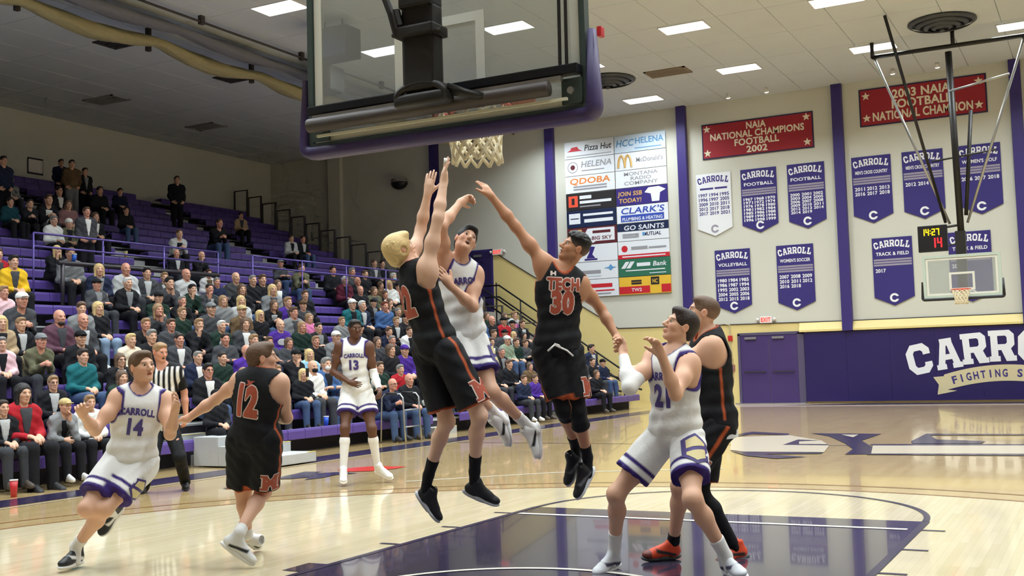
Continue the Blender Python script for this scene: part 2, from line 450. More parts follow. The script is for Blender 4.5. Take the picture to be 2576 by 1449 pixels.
def flat_hole(o, n, R_):
    o = np.asarray(o, float); n = unit(n)
    def f(x, y, z):
        px = x-o[0]; py = y-o[1]; pz = z-o[2]; a = px*n[0]+py*n[1]+pz*n[2]
        return np.maximum(np.sqrt(np.maximum(px*px+py*py+pz*pz-a*a, 0))-R_, -a)
    return Pr(f, o-.3, o+.3)
def box_of(ops, m=.0):
    return np.min([p.lo for o, p, k in ops if o == 'u'], 0)-m, np.max([p.hi for o, p, k in ops if o == 'u'], 0)+m
def add_part(name, ops, h, m, parent, colfn=None, fine=(), rel=1):
    V, Q = sculpt(ops, h, fine)
    if rel: V = relax(V, Q, rel)
    me = sdf_mesh(name, V, Q, colfn(V) if colfn else None)
    return link(name, me, m, parent)
def hair_ops(c, F, R, U, s, style):
    M = np.stack([F, R, U]); T = lambda f, r, u: c+s*(F*f+R*r+U*u); E = lambda q, r: ell(T(*q), s*np.asarray(r), M)
    if style == 'short':
        o = [('u', E((-.018, 0, .034), (.106, .085, .092)), 0), ('u', E((.050, 0, .088), (.048, .056, .030)), .03*s), ('u', E((-.06, 0, -.02), (.055, .066, .07)), .03*s)]
        o += [('s', E((.128, 0, -.020), (.088, .078, .100)), .010*s), ('s', E((.02, .1, -.075), (.055, .05, .085)), .01*s), ('s', E((.02, -.1, -.075), (.055, .05, .085)), .01*s), ('s', E((-.03, 0, -.15), (.13, .13, .075)), .02*s)]
    elif style == 'crop':
        o = [('u', E((-.016, 0, .030), (.103, .081, .091)), 0), ('u', E((.040, 0, .082), (.045, .058, .026)), .03*s)]
        o += [('s', E((.128, 0, -.016), (.090, .080, .102)), .010*s), ('s', E((.015, .1, -.08), (.06, .05, .085)), .01*s), ('s', E((.015, -.1, -.08), (.06, .05, .085)), .01*s), ('s', E((-.03, 0, -.14), (.13, .13, .08)), .02*s)]
    elif style == 'curly':
        o = [('u', E((-.016, 0, .030), (.102, .080, .090)), 0), ('u', E((-.008, 0, .075), (.094, .078, .060)), .02*s)]
        g = np.random.default_rng(7)
        for i in range(130):
            a = g.uniform(0, 2*math.pi); e = g.uniform(.05, 1.)
            p = (-.008+.094*math.cos(a)*math.sqrt(max(0, 1-e*e)), .078*math.sin(a)*math.sqrt(max(0, 1-e*e)), .070+.062*e)
            o.append(('u', E(p, (.013, .013, .013)), .006*s))
        o += [('s', E((.128, 0, -.016), (.088, .080, .100)), .010*s), ('s', E((.015, .1, -.08), (.06, .05, .085)), .01*s), ('s', E((.015, -.1, -.08), (.06, .05, .085)), .01*s), ('s', E((-.03, 0, -.14), (.13, .13, .08)), .02*s)]
    elif style == 'mop':       # longer swept hair over the ears and neck
        o = [('u', E((-.020, 0, .034), (.116, .095, .098)), 0), ('u', E((.060, 0, .082), (.052, .068, .034)), .03*s), ('u', E((-.066, 0, -.035), (.062, .080, .085)), .04*s), ('u', E((-.02, .06, -.01), (.06, .035, .07)), .03*s), ('u', E((-.02, -.06, -.01), (.06, .035, .07)), .03*s)]
        g = np.random.default_rng(9)
        for i in range(60):
            a = g.uniform(-1.2, 1.2); r0 = .09+.01*g.uniform(); x = -.02-.10*math.cos(a); y = .088*math.sin(a)
            u0 = g.uniform(-.02, .07); o.append(('u', cone(T(x, y, u0), T(x*.95, y*1.02, u0-.07), .010*s, .006*s), .006*s))
        o += [('s', E((.130, 0, -.030), (.088, .085, .100)), .012*s), ('s', E((-.012, .105, -.02), (.03, .03, .036)), .01*s), ('s', E((-.012, -.105, -.02), (.03, .03, .036)), .01*s)]
    elif style == 'long':
        o = [('u', E((-.020, 0, .032), (.112, .092, .098)), 0), ('u', E((-.05, 0, -.09), (.055, .088, .13)), .04*s), ('u', cone(T(.0, .075, .02), T(.01, .082, -.17), .028*s, .022*s), .03*s), ('u', cone(T(.0, -.075, .02), T(.01, -.082, -.17), .028*s, .022*s), .03*s)]
        o += [('s', E((.125, 0, -.04), (.092, .073, .105)), .012*s)]
    elif style == 'cap':
        o = [('u', E((-.010, 0, .048), (.112, .090, .082)), 0), ('u', E((.135, 0, .045), (.055, .068, .010)), .012*s)]
        o += [('s', E((0, 0, -.065), (.2, .2, .09)), .006*s)]
    elif style == 'beanie':
        o = [('u', E((-.015, 0, .050), (.115, .095, .085)), 0), ('u', E((-.01, 0, .020), (.115, .096, .022)), .01*s)]
        o += [('s', E((.05, 0, -.085), (.25, .2, .09)), .006*s)]
    return o
SKIN = {'fair': lin((208, 162, 134)), 'pale': lin((214, 174, 148)), 'tan': lin((178, 128, 96)), 'dark': lin((92, 58, 40)), 'ruddy': lin((204, 146, 122))}
HAIR = {'black': lin((22, 18, 17)), 'dark': lin((44, 32, 25)), 'brown': lin((92, 68, 48)), 'blond': lin((206, 178, 122)), 'sandy': lin((150, 118, 84)), 'grey': lin((130, 126, 122)), 'white': lin((205, 203, 198)), 'red': lin((120, 62, 36))}
WHITE = lin((226, 224, 220)); PURPLE = lin((52, 34, 104)); BLACK = lin((17, 18, 21)); ORANGE = lin((170, 78, 40))
M_SKIN = attr_mat('skin', .5, .35); M_HAIR = attr_mat('hair', .55, .35, (70., .22)); M_CLOTH = attr_mat('jersey_fabric', .75, .25, (14., .35)); M_SHOE = attr_mat('shoe_fabric', .5, .4)
M_EYE = mat('eye_white', (206, 200, 194), .25); M_IRIS = mat('iris', (40, 30, 24), .15); M_MOUTH = mat('mouth_inside', (70, 22, 20), .5); M_TEETH = mat('teeth', (225, 220, 205), .3)

def paint(parent, name, ops, mask, cell, org, xd, yd, dirin, m, off=.0025):
    """a flat print laid on a sculpted surface: mask is a boolean grid (rows from the bottom)"""
    H, Wd = mask.shape; xd, yd, dirin = unit(xd), unit(yd), unit(dirin)
    ii, jj = np.meshgrid(np.arange(H+1), np.arange(Wd+1), indexing='ij')
    P = np.asarray(org)+xd*((jj-Wd/2)*cell)[..., None]+yd*((ii-H/2)*cell)[..., None]
    P = P.reshape(-1, 3)-dirin*.35; ok = np.zeros(len(P), bool); t = np.zeros(len(P))
    for _ in range(60):
        d = at_points(ops, P+dirin*t[:, None]); t = t+np.clip(d, -.02, .05)*.8
    X = P+dirin*t[:, None]; hit = np.abs(at_points(ops, X)) < .006
    X = X-dirin*off
    a = (ii[:-1, :-1]*(Wd+1)+jj[:-1, :-1]); q = np.stack([a, a+1, a+Wd+2, a+Wd+1], -1)[mask]
    q = q[hit[q].all(1)]
    if len(q) == 0: return None
    e = np.linalg.norm(X[q]-X[q].mean(1, keepdims=True), axis=2).max(1); q = q[e < cell*3]
    if len(q) == 0: return None
    u, inv = np.unique(q, return_inverse=True)
    me = sdf_mesh(name, X[u], inv.reshape(-1, 4)); return link(name, me, m, parent)
def text_mask(txt, height, cell, bold=.03, width=None, arch=0.):
    v, f = font_tris(txt, bold); v = v.copy()
    v[:, 0] -= (v[:, 0].max()+v[:, 0].min())/2
    sx = height if not width else width/(v[:, 0].max()-v[:, 0].min())
    v = v*A3(sx, height)[:2]
    if arch: v[:, 1] += arch*(1-(v[:, 0]/np.abs(v[:, 0]).max())**2)
    pad = 4; lo = v.min(0)-pad*cell; n = np.ceil((v.max(0)+pad*cell-lo)/cell).astype(int)
    Mk = np.zeros((n[1], n[0]), bool)
    for t in f:
        p = (v[list(t)]-lo)/cell; i0 = np.floor(p.min(0)).astype(int); i1 = np.ceil(p.max(0)).astype(int)
        xs, ys = np.meshgrid(np.arange(i0[0], i1[0]+1)+.5, np.arange(i0[1], i1[1]+1)+.5)
        (ax, ay), (bx, by), (cx, cy) = p
        D = (by-cy)*(ax-cx)+(cx-bx)*(ay-cy)
        if abs(D) < 1e-9: continue
        l1 = ((by-cy)*(xs-cx)+(cx-bx)*(ys-cy))/D; l2 = ((cy-ay)*(xs-cx)+(ax-cx)*(ys-cy))/D
        ins = (l1 >= -.02) & (l2 >= -.02) & (l1+l2 <= 1.02)
        yy = np.floor(ys[ins]).astype(int); xx = np.floor(xs[ins]).astype(int); g = (yy >= 0) & (xx >= 0) & (yy < n[1]) & (xx < n[0])
        Mk[yy[g], xx[g]] = True
    return Mk
def dilate(M, n=1):
    for _ in range(n):
        D = M.copy(); D[1:] |= M[:-1]; D[:-1] |= M[1:]; D[:, 1:] |= M[:, :-1]; D[:, :-1] |= M[:, 1:]; M = D
    return M

def person(J, label, skin='fair', hair=('short', 'brown'), team='white', mouth=0., beard=0., front=None, back=None, b=1.,
           headscale=1., shoe=((30, 30, 32), (225, 225, 225)), sock=('white', .3), sleeve=None, legging=(), number_col=None, hl=.74, socks2=None, extra=None, name='player'):
    root = empty('person', (float((J['toeR'][0]+J['toeL'][0])/2), float((J['toeR'][1]+J['toeL'][1])/2), 0.))
    tag(root, label, 'person')
    sk = SKIN[skin]; hc = HAIR[hair[1]]
    U, Rc, Fc, Rp, Fp = torso_frame(J); F, R, Uh = head_frame(J); hcn = J['head']; s = headscale
    T_ops = torso_ops(J, b); L_ops = limb_ops(J, b)
    H_ops, T = head_ops(hcn, F, R, Uh, s, mouth, J['neck']-U*.01)
    hr, _ = hand_ops(J['wR'], J['fR'], J['nR'], True, J['cR'], 1.02*b); hl_, _ = hand_ops(J['wL'], J['fL'], J['nL'], False, J['cL'], 1.02*b)
    ops = T_ops+L_ops+H_ops+hr+hl_
    hb = (hcn-.16*s, hcn+.16*s); rb = box_of(hr, .02); lb = box_of(hl_, .02)
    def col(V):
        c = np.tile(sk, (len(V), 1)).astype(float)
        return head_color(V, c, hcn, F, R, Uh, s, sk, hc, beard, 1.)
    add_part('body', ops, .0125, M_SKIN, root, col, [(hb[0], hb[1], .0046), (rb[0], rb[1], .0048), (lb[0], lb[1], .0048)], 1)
    # eyes
    for q in (-1, 1):
        c = T(.0768, q*.032, .001); e = MB(); bm = bmesh.new(); bmesh.ops.create_uvsphere(bm, u_segments=14, v_segments=10, radius=.0118*s)
        bm.verts.index_update(); e.add([c+np.array(v.co) for v in bm.verts], [tuple(v.index for v in f.verts) for f in bm.faces]); bm.free()
        eo = e.build('eye', M_EYE, root, True)
        i = MB(); g = unit(F*.96-R*0+Uh*.05); i.cyl(c+g*.0090*s, c+g*.0122*s, .0066*s, 12); i.build('iris', M_IRIS, eo, True)
    if mouth > .5:
        MB().add(*sphere_part(T(.086, 0, -.068), .013*s, 8)).build('mouth', M_MOUTH, root, True)
        MB().tube([T(.092, -.012, -.062), T(.0955, 0, -.0615), T(.092, .012, -.062)], .0028*s, 6).build('teeth', M_TEETH, root, True)
    # hair
    def hcol(V):
        d = (V-hcn)/s; n_ = np.sin(d@R*420+5*np.sin(d@Uh*40)+4*np.sin(d@F*35))*.5+.5
        c = np.tile(hc, (len(V), 1))*(.86+.22*n_[:, None]); 
        if len(hair) > 2:
            m = np.clip((.05-d@Uh)/.05, 0, 1)*.55; c = c*(1-m[:, None])+sk*.5*m[:, None]
        return c
    add_part('hair', hair_ops(hcn, F, R, Uh, s, hair[0]), .006, M_HAIR, root, hcol)
    # jersey
    dark = team == 'black'
    base = BLACK if dark else WHITE; trim = ORANGE if dark else PURPLE
    holes = []
    jo = torso_ops(J, b, 1., .020)
    hem = J['pel']-U*.10
    jo.append(('u', cone(J['pel']+U*.12, J['pel']-U*.04, .155*b, .155*b), .08) if False else ('u', ell(J['pel']+U*.03, A3(.172*b, .135*b, .16), np.stack([Rp, Fp, U])), .06))
    nk = cone(J['neck']-U*.035+Fc*.035, J['neck']+U*.14+Fc*.03, .066, .095)
    holes.append(nk)
    if team != 'ref':
        for q in 'RL':
            o_ = J['s'+q]; out = unit(J['s'+q]-(J['sR']+J['sL'])/2); dn = unit(J['e'+q]-o_)
            holes.append(flat_hole(o_-U*.045-out*.026, out, .118))
            holes.append(cone(o_+dn*.05+out*.02, o_+dn*.24, .066, .072))
    else:
        for q in 'RL': jo.append(('u', cap(cone(J['s'+q], J['e'+q], .075, .072), J['s'+q]*.15+J['e'+q]*.85, J['e'+q]-J['s'+q]), .04))
    for hlp in holes: jo.append(('s', hlp, .004))
    jo.append(('i', Pr(lambda x, y, z: -((x-hem[0])*U[0]+(y-hem[1])*U[1]+(z-hem[2])*U[2]), (0, 0, 0), (0, 0, 0)), .01))
    ph = random.random()*6
    def wr(x, y, z):  # soft folds
        u_ = x*U[0]+y*U[1]+z*U[2]; r_ = x*Rc[0]+y*Rc[1]+z*Rc[2]
        return np.sin(u_*52+r_*31+ph)*np.sin(r_*23-u_*17+ph)
    jerseyF = Pr(lambda x, y, z: 0, (0, 0, 0), (0, 0, 0))
    V, Q = sculpt(jo, .0085); V = relax(V, Q, 5)
    tc = (V-J['pel'])@U/np.linalg.norm(J['neck']-J['pel'])
    amp = .0085*np.clip(1.1-np.abs(tc-.25)*1.4, .15, 1)
    fold = np.sin((V@U)*40+(V@Rc)*33+ph)*np.sin((V@Rc)*21-(V@U)*19+ph*2)
    ctr = J['pel']+np.outer(np.clip((V-J['pel'])@U, 0, None), U); nn = V-ctr; nn /= np.linalg.norm(nn, axis=1)[:, None]+1e-9
    V = V+nn*(fold*amp)[:, None]
    c = np.tile(base, (len(V), 1)).astype(float)
    x, y, z = V.T
    if team == 'ref':
        st = ss(np.sin(((V-J['pel'])@Rc)*2*math.pi/.062)*.0099); c[:] = BLACK*st[:, None]+WHITE*(1-st[:, None])
        for q in 'RL':
            sl = cone(J['s'+q]*.9+J['e'+q]*.1, J['e'+q], .085, .085).f(x, y, z) < 0; c[sl] = BLACK
        c[(tc > 1.0)] = BLACK
    else:
        for k, hp in enumerate(holes):
            dd = hp.f(x, y, z); wdt = .017 if k else .014
            if dark: wdt = .010 if k else .016
            m = ss(wdt-dd)
            if dark and k: m = m*0
            c = c*(1-m[:, None])+trim*m[:, None]
        if dark:
            lat = (V-J['pel'])@Rc; fr = (V-J['pel'])@Fc
            m = ss(.009+.09*np.clip(tc-.62, 0, 1)-np.abs(fr+.01))*(np.abs(lat) > .09)*(tc > .05)*(tc < .95)
            c = c*(1-m[:, None])+trim*m[:, None]
    jersey = link('jersey' if team != 'ref' else 'striped_shirt', sdf_mesh('jersey', V, Q, c), M_CLOTH, root)
    # shorts or trousers
    wst = J['pel']+U*.06
    so = [('u', ell(J['pel']-U*.02, A3(.168*b, .132*b, .13), np.stack([Rp, Fp, U])), 0)]
    hems = {}
    for q in 'RL':
        H, K = J['h'+q], J['k'+q]; d = unit(K-H)
        if team == 'ref':
            so += [('u', cone(H, K, .105, .078), .05), ('u', cone(K, J['a'+q]+unit(J['a'+q]-K)*.02, .078, .062), .03)]
        else:
            e = H+(K-H)*hl; hems[q] = (e, d)
            so.append(('u', cap(cone(H-d*.0, e+d*.05, .122*b, (.126 if dark else .130)*b), e, d), .035))
    V, Q = sculpt(so, .0085); V = relax(V, Q, 2)
    fold = np.sin((V@Rp)*60+(V@U)*25+ph)*np.sin((V@U)*30+ph); ctr = J['pel']; nn = V-ctr; nn /= np.linalg.norm(nn, axis=1)[:, None]
    V = V+nn*(fold*.008)[:, None]
    c = np.tile(base if team != 'ref' else BLACK, (len(V), 1)).astype(float)
    if team != 'ref':
        for q in 'RL':
            e, d = hems[q]; t = (e-V)@d
            H = J['h'+q]; ax = H+np.outer((V-H)@d, d); rad = np.linalg.norm(V-ax, axis=1)
            oth = 'L' if q == 'R' else 'R'; Ho = J['h'+oth]; do = hems[oth][1]
            rado = np.linalg.norm(V-(Ho+np.outer((V-Ho)@do, do)), axis=1)
            mine = ss(rado+.03-rad, .02)*ss(.165-rad, .02)
            if dark:
                m = ss(.008-t)*mine; c = c*(1-m[:, None])+trim*m[:, None]
                lat = (V-ax)/(rad[:, None]+1e-9); sd = Rp*(1 if q == 'R' else -1)
                ang = np.arctan2(lat@Fp, lat@sd)
                w_ = ss(.011-rad*np.abs(ang-.0))*(t > 0)*(rad < .2)*((lat@sd) > .3)
                w_ = np.maximum(w_, ss(.009-np.abs(rad*ang-(.0+.42*np.clip(.20-t, 0, .2))))*(t > 0)*(t < .2)*((lat@sd) > .2)*mine)
                c = c*(1-w_[:, None])+trim*w_[:, None]
            else:
                m = np.maximum(ss(.030-t), ss(t-.066)*ss(.094-t))*mine
                c = c*(1-m[:, None])+trim*m[:, None]
    shorts = link('shorts' if team != 'ref' else 'trousers', sdf_mesh('shorts', V, Q, c), M_CLOTH, root)
    # socks, shoes, sleeves
    for q in 'RL':
        K, A = J['k'+q], J['a'+q]
        scol, top = sock
        if team == 'ref': scol, top = 'black', .2
        cc = {'white': WHITE, 'black': BLACK, 'grey': lin((150, 150, 150))}[scol]
        d = unit(K-A); tp = A+(K-A)*top
        ax = unit(A-K); bk = (J['h'+q]-K)-ax*((J['h'+q]-K)@ax); bk = unit(-Fp if np.linalg.norm(bk) < .03 else bk); cf = K*.68+A*.32+bk*.012
        o_ = [('u', cap(cone(A, cf, .041*b, .0625*b), tp, K-A), 0), ('u', cap(cone(cf, K, .0625*b, .0585*b), tp, K-A), .02), ('u', cone(A, J['heel'+q]*.7+J['toe'+q]*.3+d*.03, .042*b, .038*b), .02)]
        if top < .66: o_.pop(1)
        add_part('sock', o_, .007, M_CLOTH, root, lambda V: np.tile(cc, (len(V), 1)), (), 2)
        sh = shoe if not isinstance(shoe, dict) else shoe[q]
        up, sl, P, fr = shoe_meshes(A, J['heel'+q], J['toe'+q], K)
        def scolf(V, sh=sh, P=P, fr=fr):
            c = np.tile(lin(sh[0]), (len(V), 1)).astype(float)
            if len(sh) > 2:
                rel = V-P(0, 0, 0); a_ = rel@fr[0]; h_ = rel@fr[2]
                m = ss(.012-np.abs(h_-.055-.22*(a_-.14)), .008)*ss(a_-.05)*ss(.2-a_); m = np.maximum(m, (a_ > .235)*.8 if len(sh) > 3 else 0)
                c = c*(1-m[:, None])+lin(sh[2])*m[:, None]
            return c
        so_ = add_part('shoe', up, .0065, M_SHOE, root, scolf)
        add_part('sole', sl, .0065, M_SHOE, so_, lambda V, sh=sh: np.tile(lin(sh[1]), (len(V), 1)))
        lc = MB()
        for k in range(4):
            y0 = .025-.002*k; xx = .115+.022*k; zz = .100-.0165*k
            lc.tube([P(xx, -y0, zz-.006), P(xx+.004, 0, zz+.006), P(xx, y0, zz-.006)], .0032, 6)
        lc.build('laces', mat('laces_%s' % ('light' if sum(sh[0]) > 300 else 'dark'), (215, 212, 205) if sum(sh[0]) > 300 else (36, 36, 38), .7), so_, True)
        if q in legging:
            H = J['h'+q]; md = K*.55+H*.45; ax = unit(A-K); bk = (H-K)-ax*((H-K)@ax); bk = unit(-Fp if np.linalg.norm(bk) < .03 else bk); cf = K*.68+A*.32+bk*.012
            o_ = [('u', cone(H, md, .100*b, .087*b), 0), ('u', cone(md, K, .087*b, .068*b), .03), ('u', ell(K, A3(1, 1, 1)*.071*b), .02), ('u', cone(K, cf, .066*b, .069*b), .03), ('u', cone(cf, A, .069*b, .048*b), .03)]
            o_ = [(a_, cap(p_, K+(A-K)*legging[q], A-K), k_) for a_, p_, k_ in o_]
            add_part('legging', o_, .009, M_CLOTH, root, lambda V: np.tile(BLACK, (len(V), 1)))
        if sleeve and q in sleeve:
            S, E, W = J['s'+q], J['e'+q], J['w'+q]; t0, t1 = sleeve[q]
            o_ = [('u', cap(cone(E, S, .048*b, .056*b), E+(S-E)*t0, S-E), 0), ('u', cone(E, E*.65+W*.35, .0475*b, .0485*b), .03), ('u', cap(cone(E*.65+W*.35, W, .0485*b, .033*b), E+(W-E)*t1, W-E), .03)]
            add_part('arm_sleeve', o_, .008, M_CLOTH, root, lambda V: np.tile(WHITE, (len(V), 1)))
    # printing
    cell = .0036
    for side, items in (('f', front), ('b', back)):
        for it in items or ():
            txt, tpos, lat, hgt, wid, bold, fill, outl, arch = it
            Fd = Fc if side == 'f' else -Fc; xd = -Rc if side == 'f' else Rc
            mk = text_mask(txt, hgt, cell, bold, wid, arch)
            org = J['pel']+(J['neck']-J['pel'])*tpos+xd*lat+Fd*.3
            if outl is not None: paint(jersey, 'number_outline' if txt.isdigit() else 'lettering_outline', jo, dilate(mk, 2), cell, org, xd, U, -Fd, outl, .0062)
            paint(jersey, 'number' if txt.isdigit() else 'lettering', jo, mk, cell, org, xd, U, -Fd, fill, .0082)
    if extra: extra(root, J, so, shorts, jo, jersey, (U, Rc, Fc, Rp, Fp))
    return root
def sphere_part(c, r, n=10):
    V = []; Fq = []
    for i in range(n+1):
        for j in range(2*n):
            th = math.pi*i/n; ph = math.pi*j/n; V.append(np.asarray(c)+r*A3(math.sin(th)*math.cos(ph), math.sin(th)*math.sin(ph), math.cos(th)))
    for i in range(n):
        for j in range(2*n): Fq.append((i*2*n+j, (i+1)*2*n+j, (i+1)*2*n+(j+1) % (2*n), i*2*n+(j+1) % (2*n)))
    return V, Fq

# ------------------------------------------------------------------ the hall
YW, XL, ZC, XR, YB = 29.5, -25.2, 9.5, 12.0, -9.0
M_WALL = mat('wall_paint', (206, 205, 192), .75, 0, .3, noise=(.6, .035), bump=(60., .06))
M_CEIL = mat('ceiling_board', (204, 210, 213), .85, 0, .2, noise=(1.2, .05))
M_YELLOW = mat('cream_yellow_paint', (226, 206, 140), .5, 0, .4, noise=(2., .04))
M_PURP = mat('purple_paint', (56, 44, 112), .5, 0, .4)
M_PAD = mat('purple_vinyl', (38, 26, 86), .42, 0, .45, noise=(4., .08))
def floor_mat(name, a, b, rough=.10):
    m = bpy.data.materials.new(name); m.use_nodes = True; nt = m.node_tree; bs = nt.nodes['Principled BSDF']
    tc = nt.nodes.new('ShaderNodeTexCoord'); mp = nt.nodes.new('ShaderNodeMapping'); br = nt.nodes.new('ShaderNodeTexBrick')
    mp.inputs['Rotation'].default_value = (0, 0, math.pi/2)
    br.inputs['Scale'].default_value = 1.0; br.inputs['Brick Width'].default_value = 1.6; br.inputs['Row Height'].default_value = .057
    br.inputs['Mortar Size'].default_value = .0006; br.offset = .37
    br.inputs['Color1'].default_value = (*lin(a), 1); br.inputs['Color2'].default_value = (*lin(b), 1); br.inputs['Mortar'].default_value = (*(lin(a)*.6), 1)
    nz = nt.nodes.new('ShaderNodeTexNoise'); nz.inputs['Scale'].default_value = 1.3; nz.inputs['Detail'].default_value = 6
    mx = nt.nodes.new('ShaderNodeMix'); mx.data_type = 'RGBA'; mx.blend_type = 'MULTIPLY'; mx.inputs[0].default_value = .14
    nt.links.new(tc.outputs['Object'], mp.inputs[0]); nt.links.new(mp.outputs[0], br.inputs[0]); nt.links.new(tc.outputs['Object'], nz.inputs[0])
    nt.links.new(br.outputs['Color'], mx.inputs[6]); nt.links.new(nz.outputs[0], mx.inputs[7]); nt.links.new(mx.outputs[2], bs.inputs['Base Color'])
    n2 = nt.nodes.new('ShaderNodeTexNoise'); n2.inputs['Scale'].default_value = 3.5; n2.inputs['Detail'].default_value = 4
    rr = nt.nodes.new('ShaderNodeMapRange'); rr.inputs[3].default_value = rough*.7; rr.inputs[4].default_value = rough*1.5
    nt.links.new(tc.outputs['Object'], n2.inputs[0]); nt.links.new(n2.outputs[0], rr.inputs[0]); nt.links.new(rr.outputs[0], bs.inputs['Roughness'])
    bs.inputs['Specular IOR Level'].default_value = .38; bs.inputs['Coat Weight'].default_value = .28; bs.inputs['Coat Roughness'].default_value = .03
    return m
M_FLOOR = floor_mat('maple_stained', (198, 172, 124), (186, 158, 110)); M_KEY = floor_mat('maple_natural', (222, 207, 172), (212, 197, 158))
M_LANE = mat('court_paint_purple', (60, 54, 72), .12, 0, .6, noise=(2.5, .10), coat=.5); M_LINE = mat('court_paint_white', (235, 230, 215), .2, 0, .5)
M_LDARK = mat('court_paint_dark', (44, 38, 66), .18, 0, .5); M_LBROWN = mat('court_line_brown', (150, 105, 66), .18, 0, .5)
M_RED = mat('court_paint_red', (206, 62, 44), .2); M_CREAMP = mat('court_paint_cream', (188, 176, 156), .2, 0, .5)
fl = struct(MB().box((XL-.3, YB-.3, -.12), (XR+.3, YW+.3, 0)).build('floor', M_FLOOR))
def fpoly(name, pts, m, z): return MB().poly([(x, y, z) for x, y in pts]).build(name, m, fl)
def fstrip(name, pts, wd, m, z, closed=False):
    mb = MB(); pts = [np.array(p, float) for p in pts]; n = len(pts); V = []
    for i, p in enumerate(pts):
        d = (pts[(i+1) % n]-pts[i-1]) if closed else pts[min(i+1, n-1)]-pts[max(i-1, 0)]
        d = d/np.linalg.norm(d); q = A3(-d[1], d[0])[:2]*wd/2; V += [(*(p+q), z), (*(p-q), z)]
    F = [(2*i, 2*i+1, 2*((i+1) % n)+1, 2*((i+1) % n)) for i in range(n if closed else n-1)]
    return mb.add(V, F).build(name, m, fl)
arc = lambda cx, cy, r, a0, a1, n=48: [(cx+r*math.cos(a0+(a1-a0)*i/n), cy+r*math.sin(a0+(a1-a0)*i/n)) for i in range(n+1)]
R3 = 6.30
fpoly('three_point_area', [(-R3, -1.2)]+[(x, y) for x, y in arc(0, 1.6, R3, math.pi, 0, 80)]+[(R3, -1.2)], M_KEY, .002)
fstrip('three_point_line', [(-6.76, -1.)]+arc(0, 1.6, 6.76, math.pi, 0, 80)+[(6.76, -1.)], .05, M_LBROWN, .0035)
fstrip('area_border', [(-R3, -1.)]+arc(0, 1.6, R3, math.pi, 0, 80)+[(R3, -1.)], .05, M_LBROWN, .005)
LW = 1.85
fpoly('lane_paint', [(-LW, 0), (LW, 0), (LW, 5.80), (-LW, 5.80)], M_LANE, .004)
fstrip('lane_edge', [(-LW, 0), (-LW, 5.80)], .06, M_LDARK, .0065); fstrip('lane_edge', [(LW, 0), (LW, 5.80)], .06, M_LDARK, .0065)
fstrip('free_throw_circle', arc(0, 5.79, 1.84, math.pi, 0, 60), .055, M_LDARK, .0065)
fstrip('free_throw_line', [(-LW+.06, 5.31), (LW-.08, 5.31)], .07, M_LINE, .0075)
for sx in (-1, 1):
    for yy in (3.38, 4.34, 5.31): fstrip('lane_mark', [(sx*LW, yy), (sx*(LW+.21), yy)], .05, M_LDARK, .006)
    fpoly('lane_block', [(sx*LW, 2.13), (sx*(LW+.20), 2.13), (sx*(LW+.20), 2.44), (sx*LW, 2.44)], M_LANE, .006)
fstrip('restricted_arc', arc(0, 1.6, 1.24, math.pi, 0, 40), .05, M_LINE, .008)
fstrip('sideline_band', [(-8.05, -4), (-8.05, 27.9)], .62, M_LDARK, .0035)
fstrip('sideline', [(-7.60, -4), (-7.60, 27.6)], .05, M_CREAMP, .0045)
fstrip('half_court_line', [(-7.6, 13.8), (7.6, 13.8)], .05, M_LDARK, .0035)
fstrip('coaching_line', [(-4.6, 7.6), (-3.2, 9.0), (-1.2, 9.9)], .05, M_LINE, .0035)
fpoly('court_logo', [(-1.62, 16.55), (-0.35, 16.46), (-0.39, 14.84), (0.06, 13.4), (0.21, 12.28), (-0.12, 12.17), (-0.2, 13.15), (-0.55, 14.27), (-1.14, 15.82)], M_LDARK, 0.0060)
fpoly('court_logo', [(-0.03, 13.84), (2.61, 14.13), (2.66, 12.68), (0.21, 12.37)], M_CREAMP, 0.0064)
fpoly('court_logo', [(-0.13, 14.11), (2.6, 14.39), (2.61, 14.11), (-0.02, 13.82)], M_LDARK, 0.0068)
fpoly('court_logo', [(0.15, 12.37), (2.66, 12.68), (2.67, 12.35), (0.19, 12.17)], M_LDARK, 0.0072)
fpoly('court_logo', [(-2.78, 15.42), (-1.89, 16.01), (-1.03, 14.78), (-0.68, 13.73), (-0.49, 12.52), (-1.69, 12.46), (-1.97, 12.71)], M_CREAMP, 0.0076)
fpoly('court_logo', [(-2.94, 15.95), (-2.82, 16.92), (-2.0, 16.44), (-1.89, 16.01), (-2.64, 16.28), (-2.78, 15.42)], M_LDARK, 0.0080)
fpoly('court_logo', [(-1.92, 12.54), (-1.63, 12.45), (-0.49, 12.48), (-0.47, 12.24), (-1.29, 12.06), (-0.54, 11.69), (-0.9, 11.37), (-1.43, 11.74)], M_LDARK, 0.0084)
fpoly('court_logo', [(-1.43, 13.79), (-1.47, 14.96), (-1.05, 14.78), (-1.35, 14.55), (-1.22, 14.0), (-0.77, 14.0), (-0.69, 13.77)], M_LDARK, 0.0088)
fpoly('court_logo', [(0.41, 14.71), (0.4, 16.5), (2.54, 16.47), (2.54, 16.25), (0.51, 16.13), (0.75, 15.14), (1.51, 14.85), (1.48, 14.33), (0.5, 14.23)], M_LDARK, 0.0092)
fpoly('court_logo', [(-1.0, 16.19), (-0.7, 16.2), (-0.66, 15.52)], M_CREAMP, 0.0096)
fpoly('sideline_print', [(-6.5, 6.35), (-6.53, 6.69), (-6.37, 6.55), (-6.39, 6.31)], M_LDARK, .0065)
fpoly('sideline_print', [(-6.57, 7.43), (-6.71, 7.8), (-6.83, 8.37), (-6.56, 8.42), (-6.52, 8.17), (-6.29, 8.42), (-5.88, 8.33), (-6.06, 8.1), (-6.01, 7.7), (-6.08, 7.43), (-6.24, 7.74), (-6.36, 7.52)], M_LDARK, .0065)
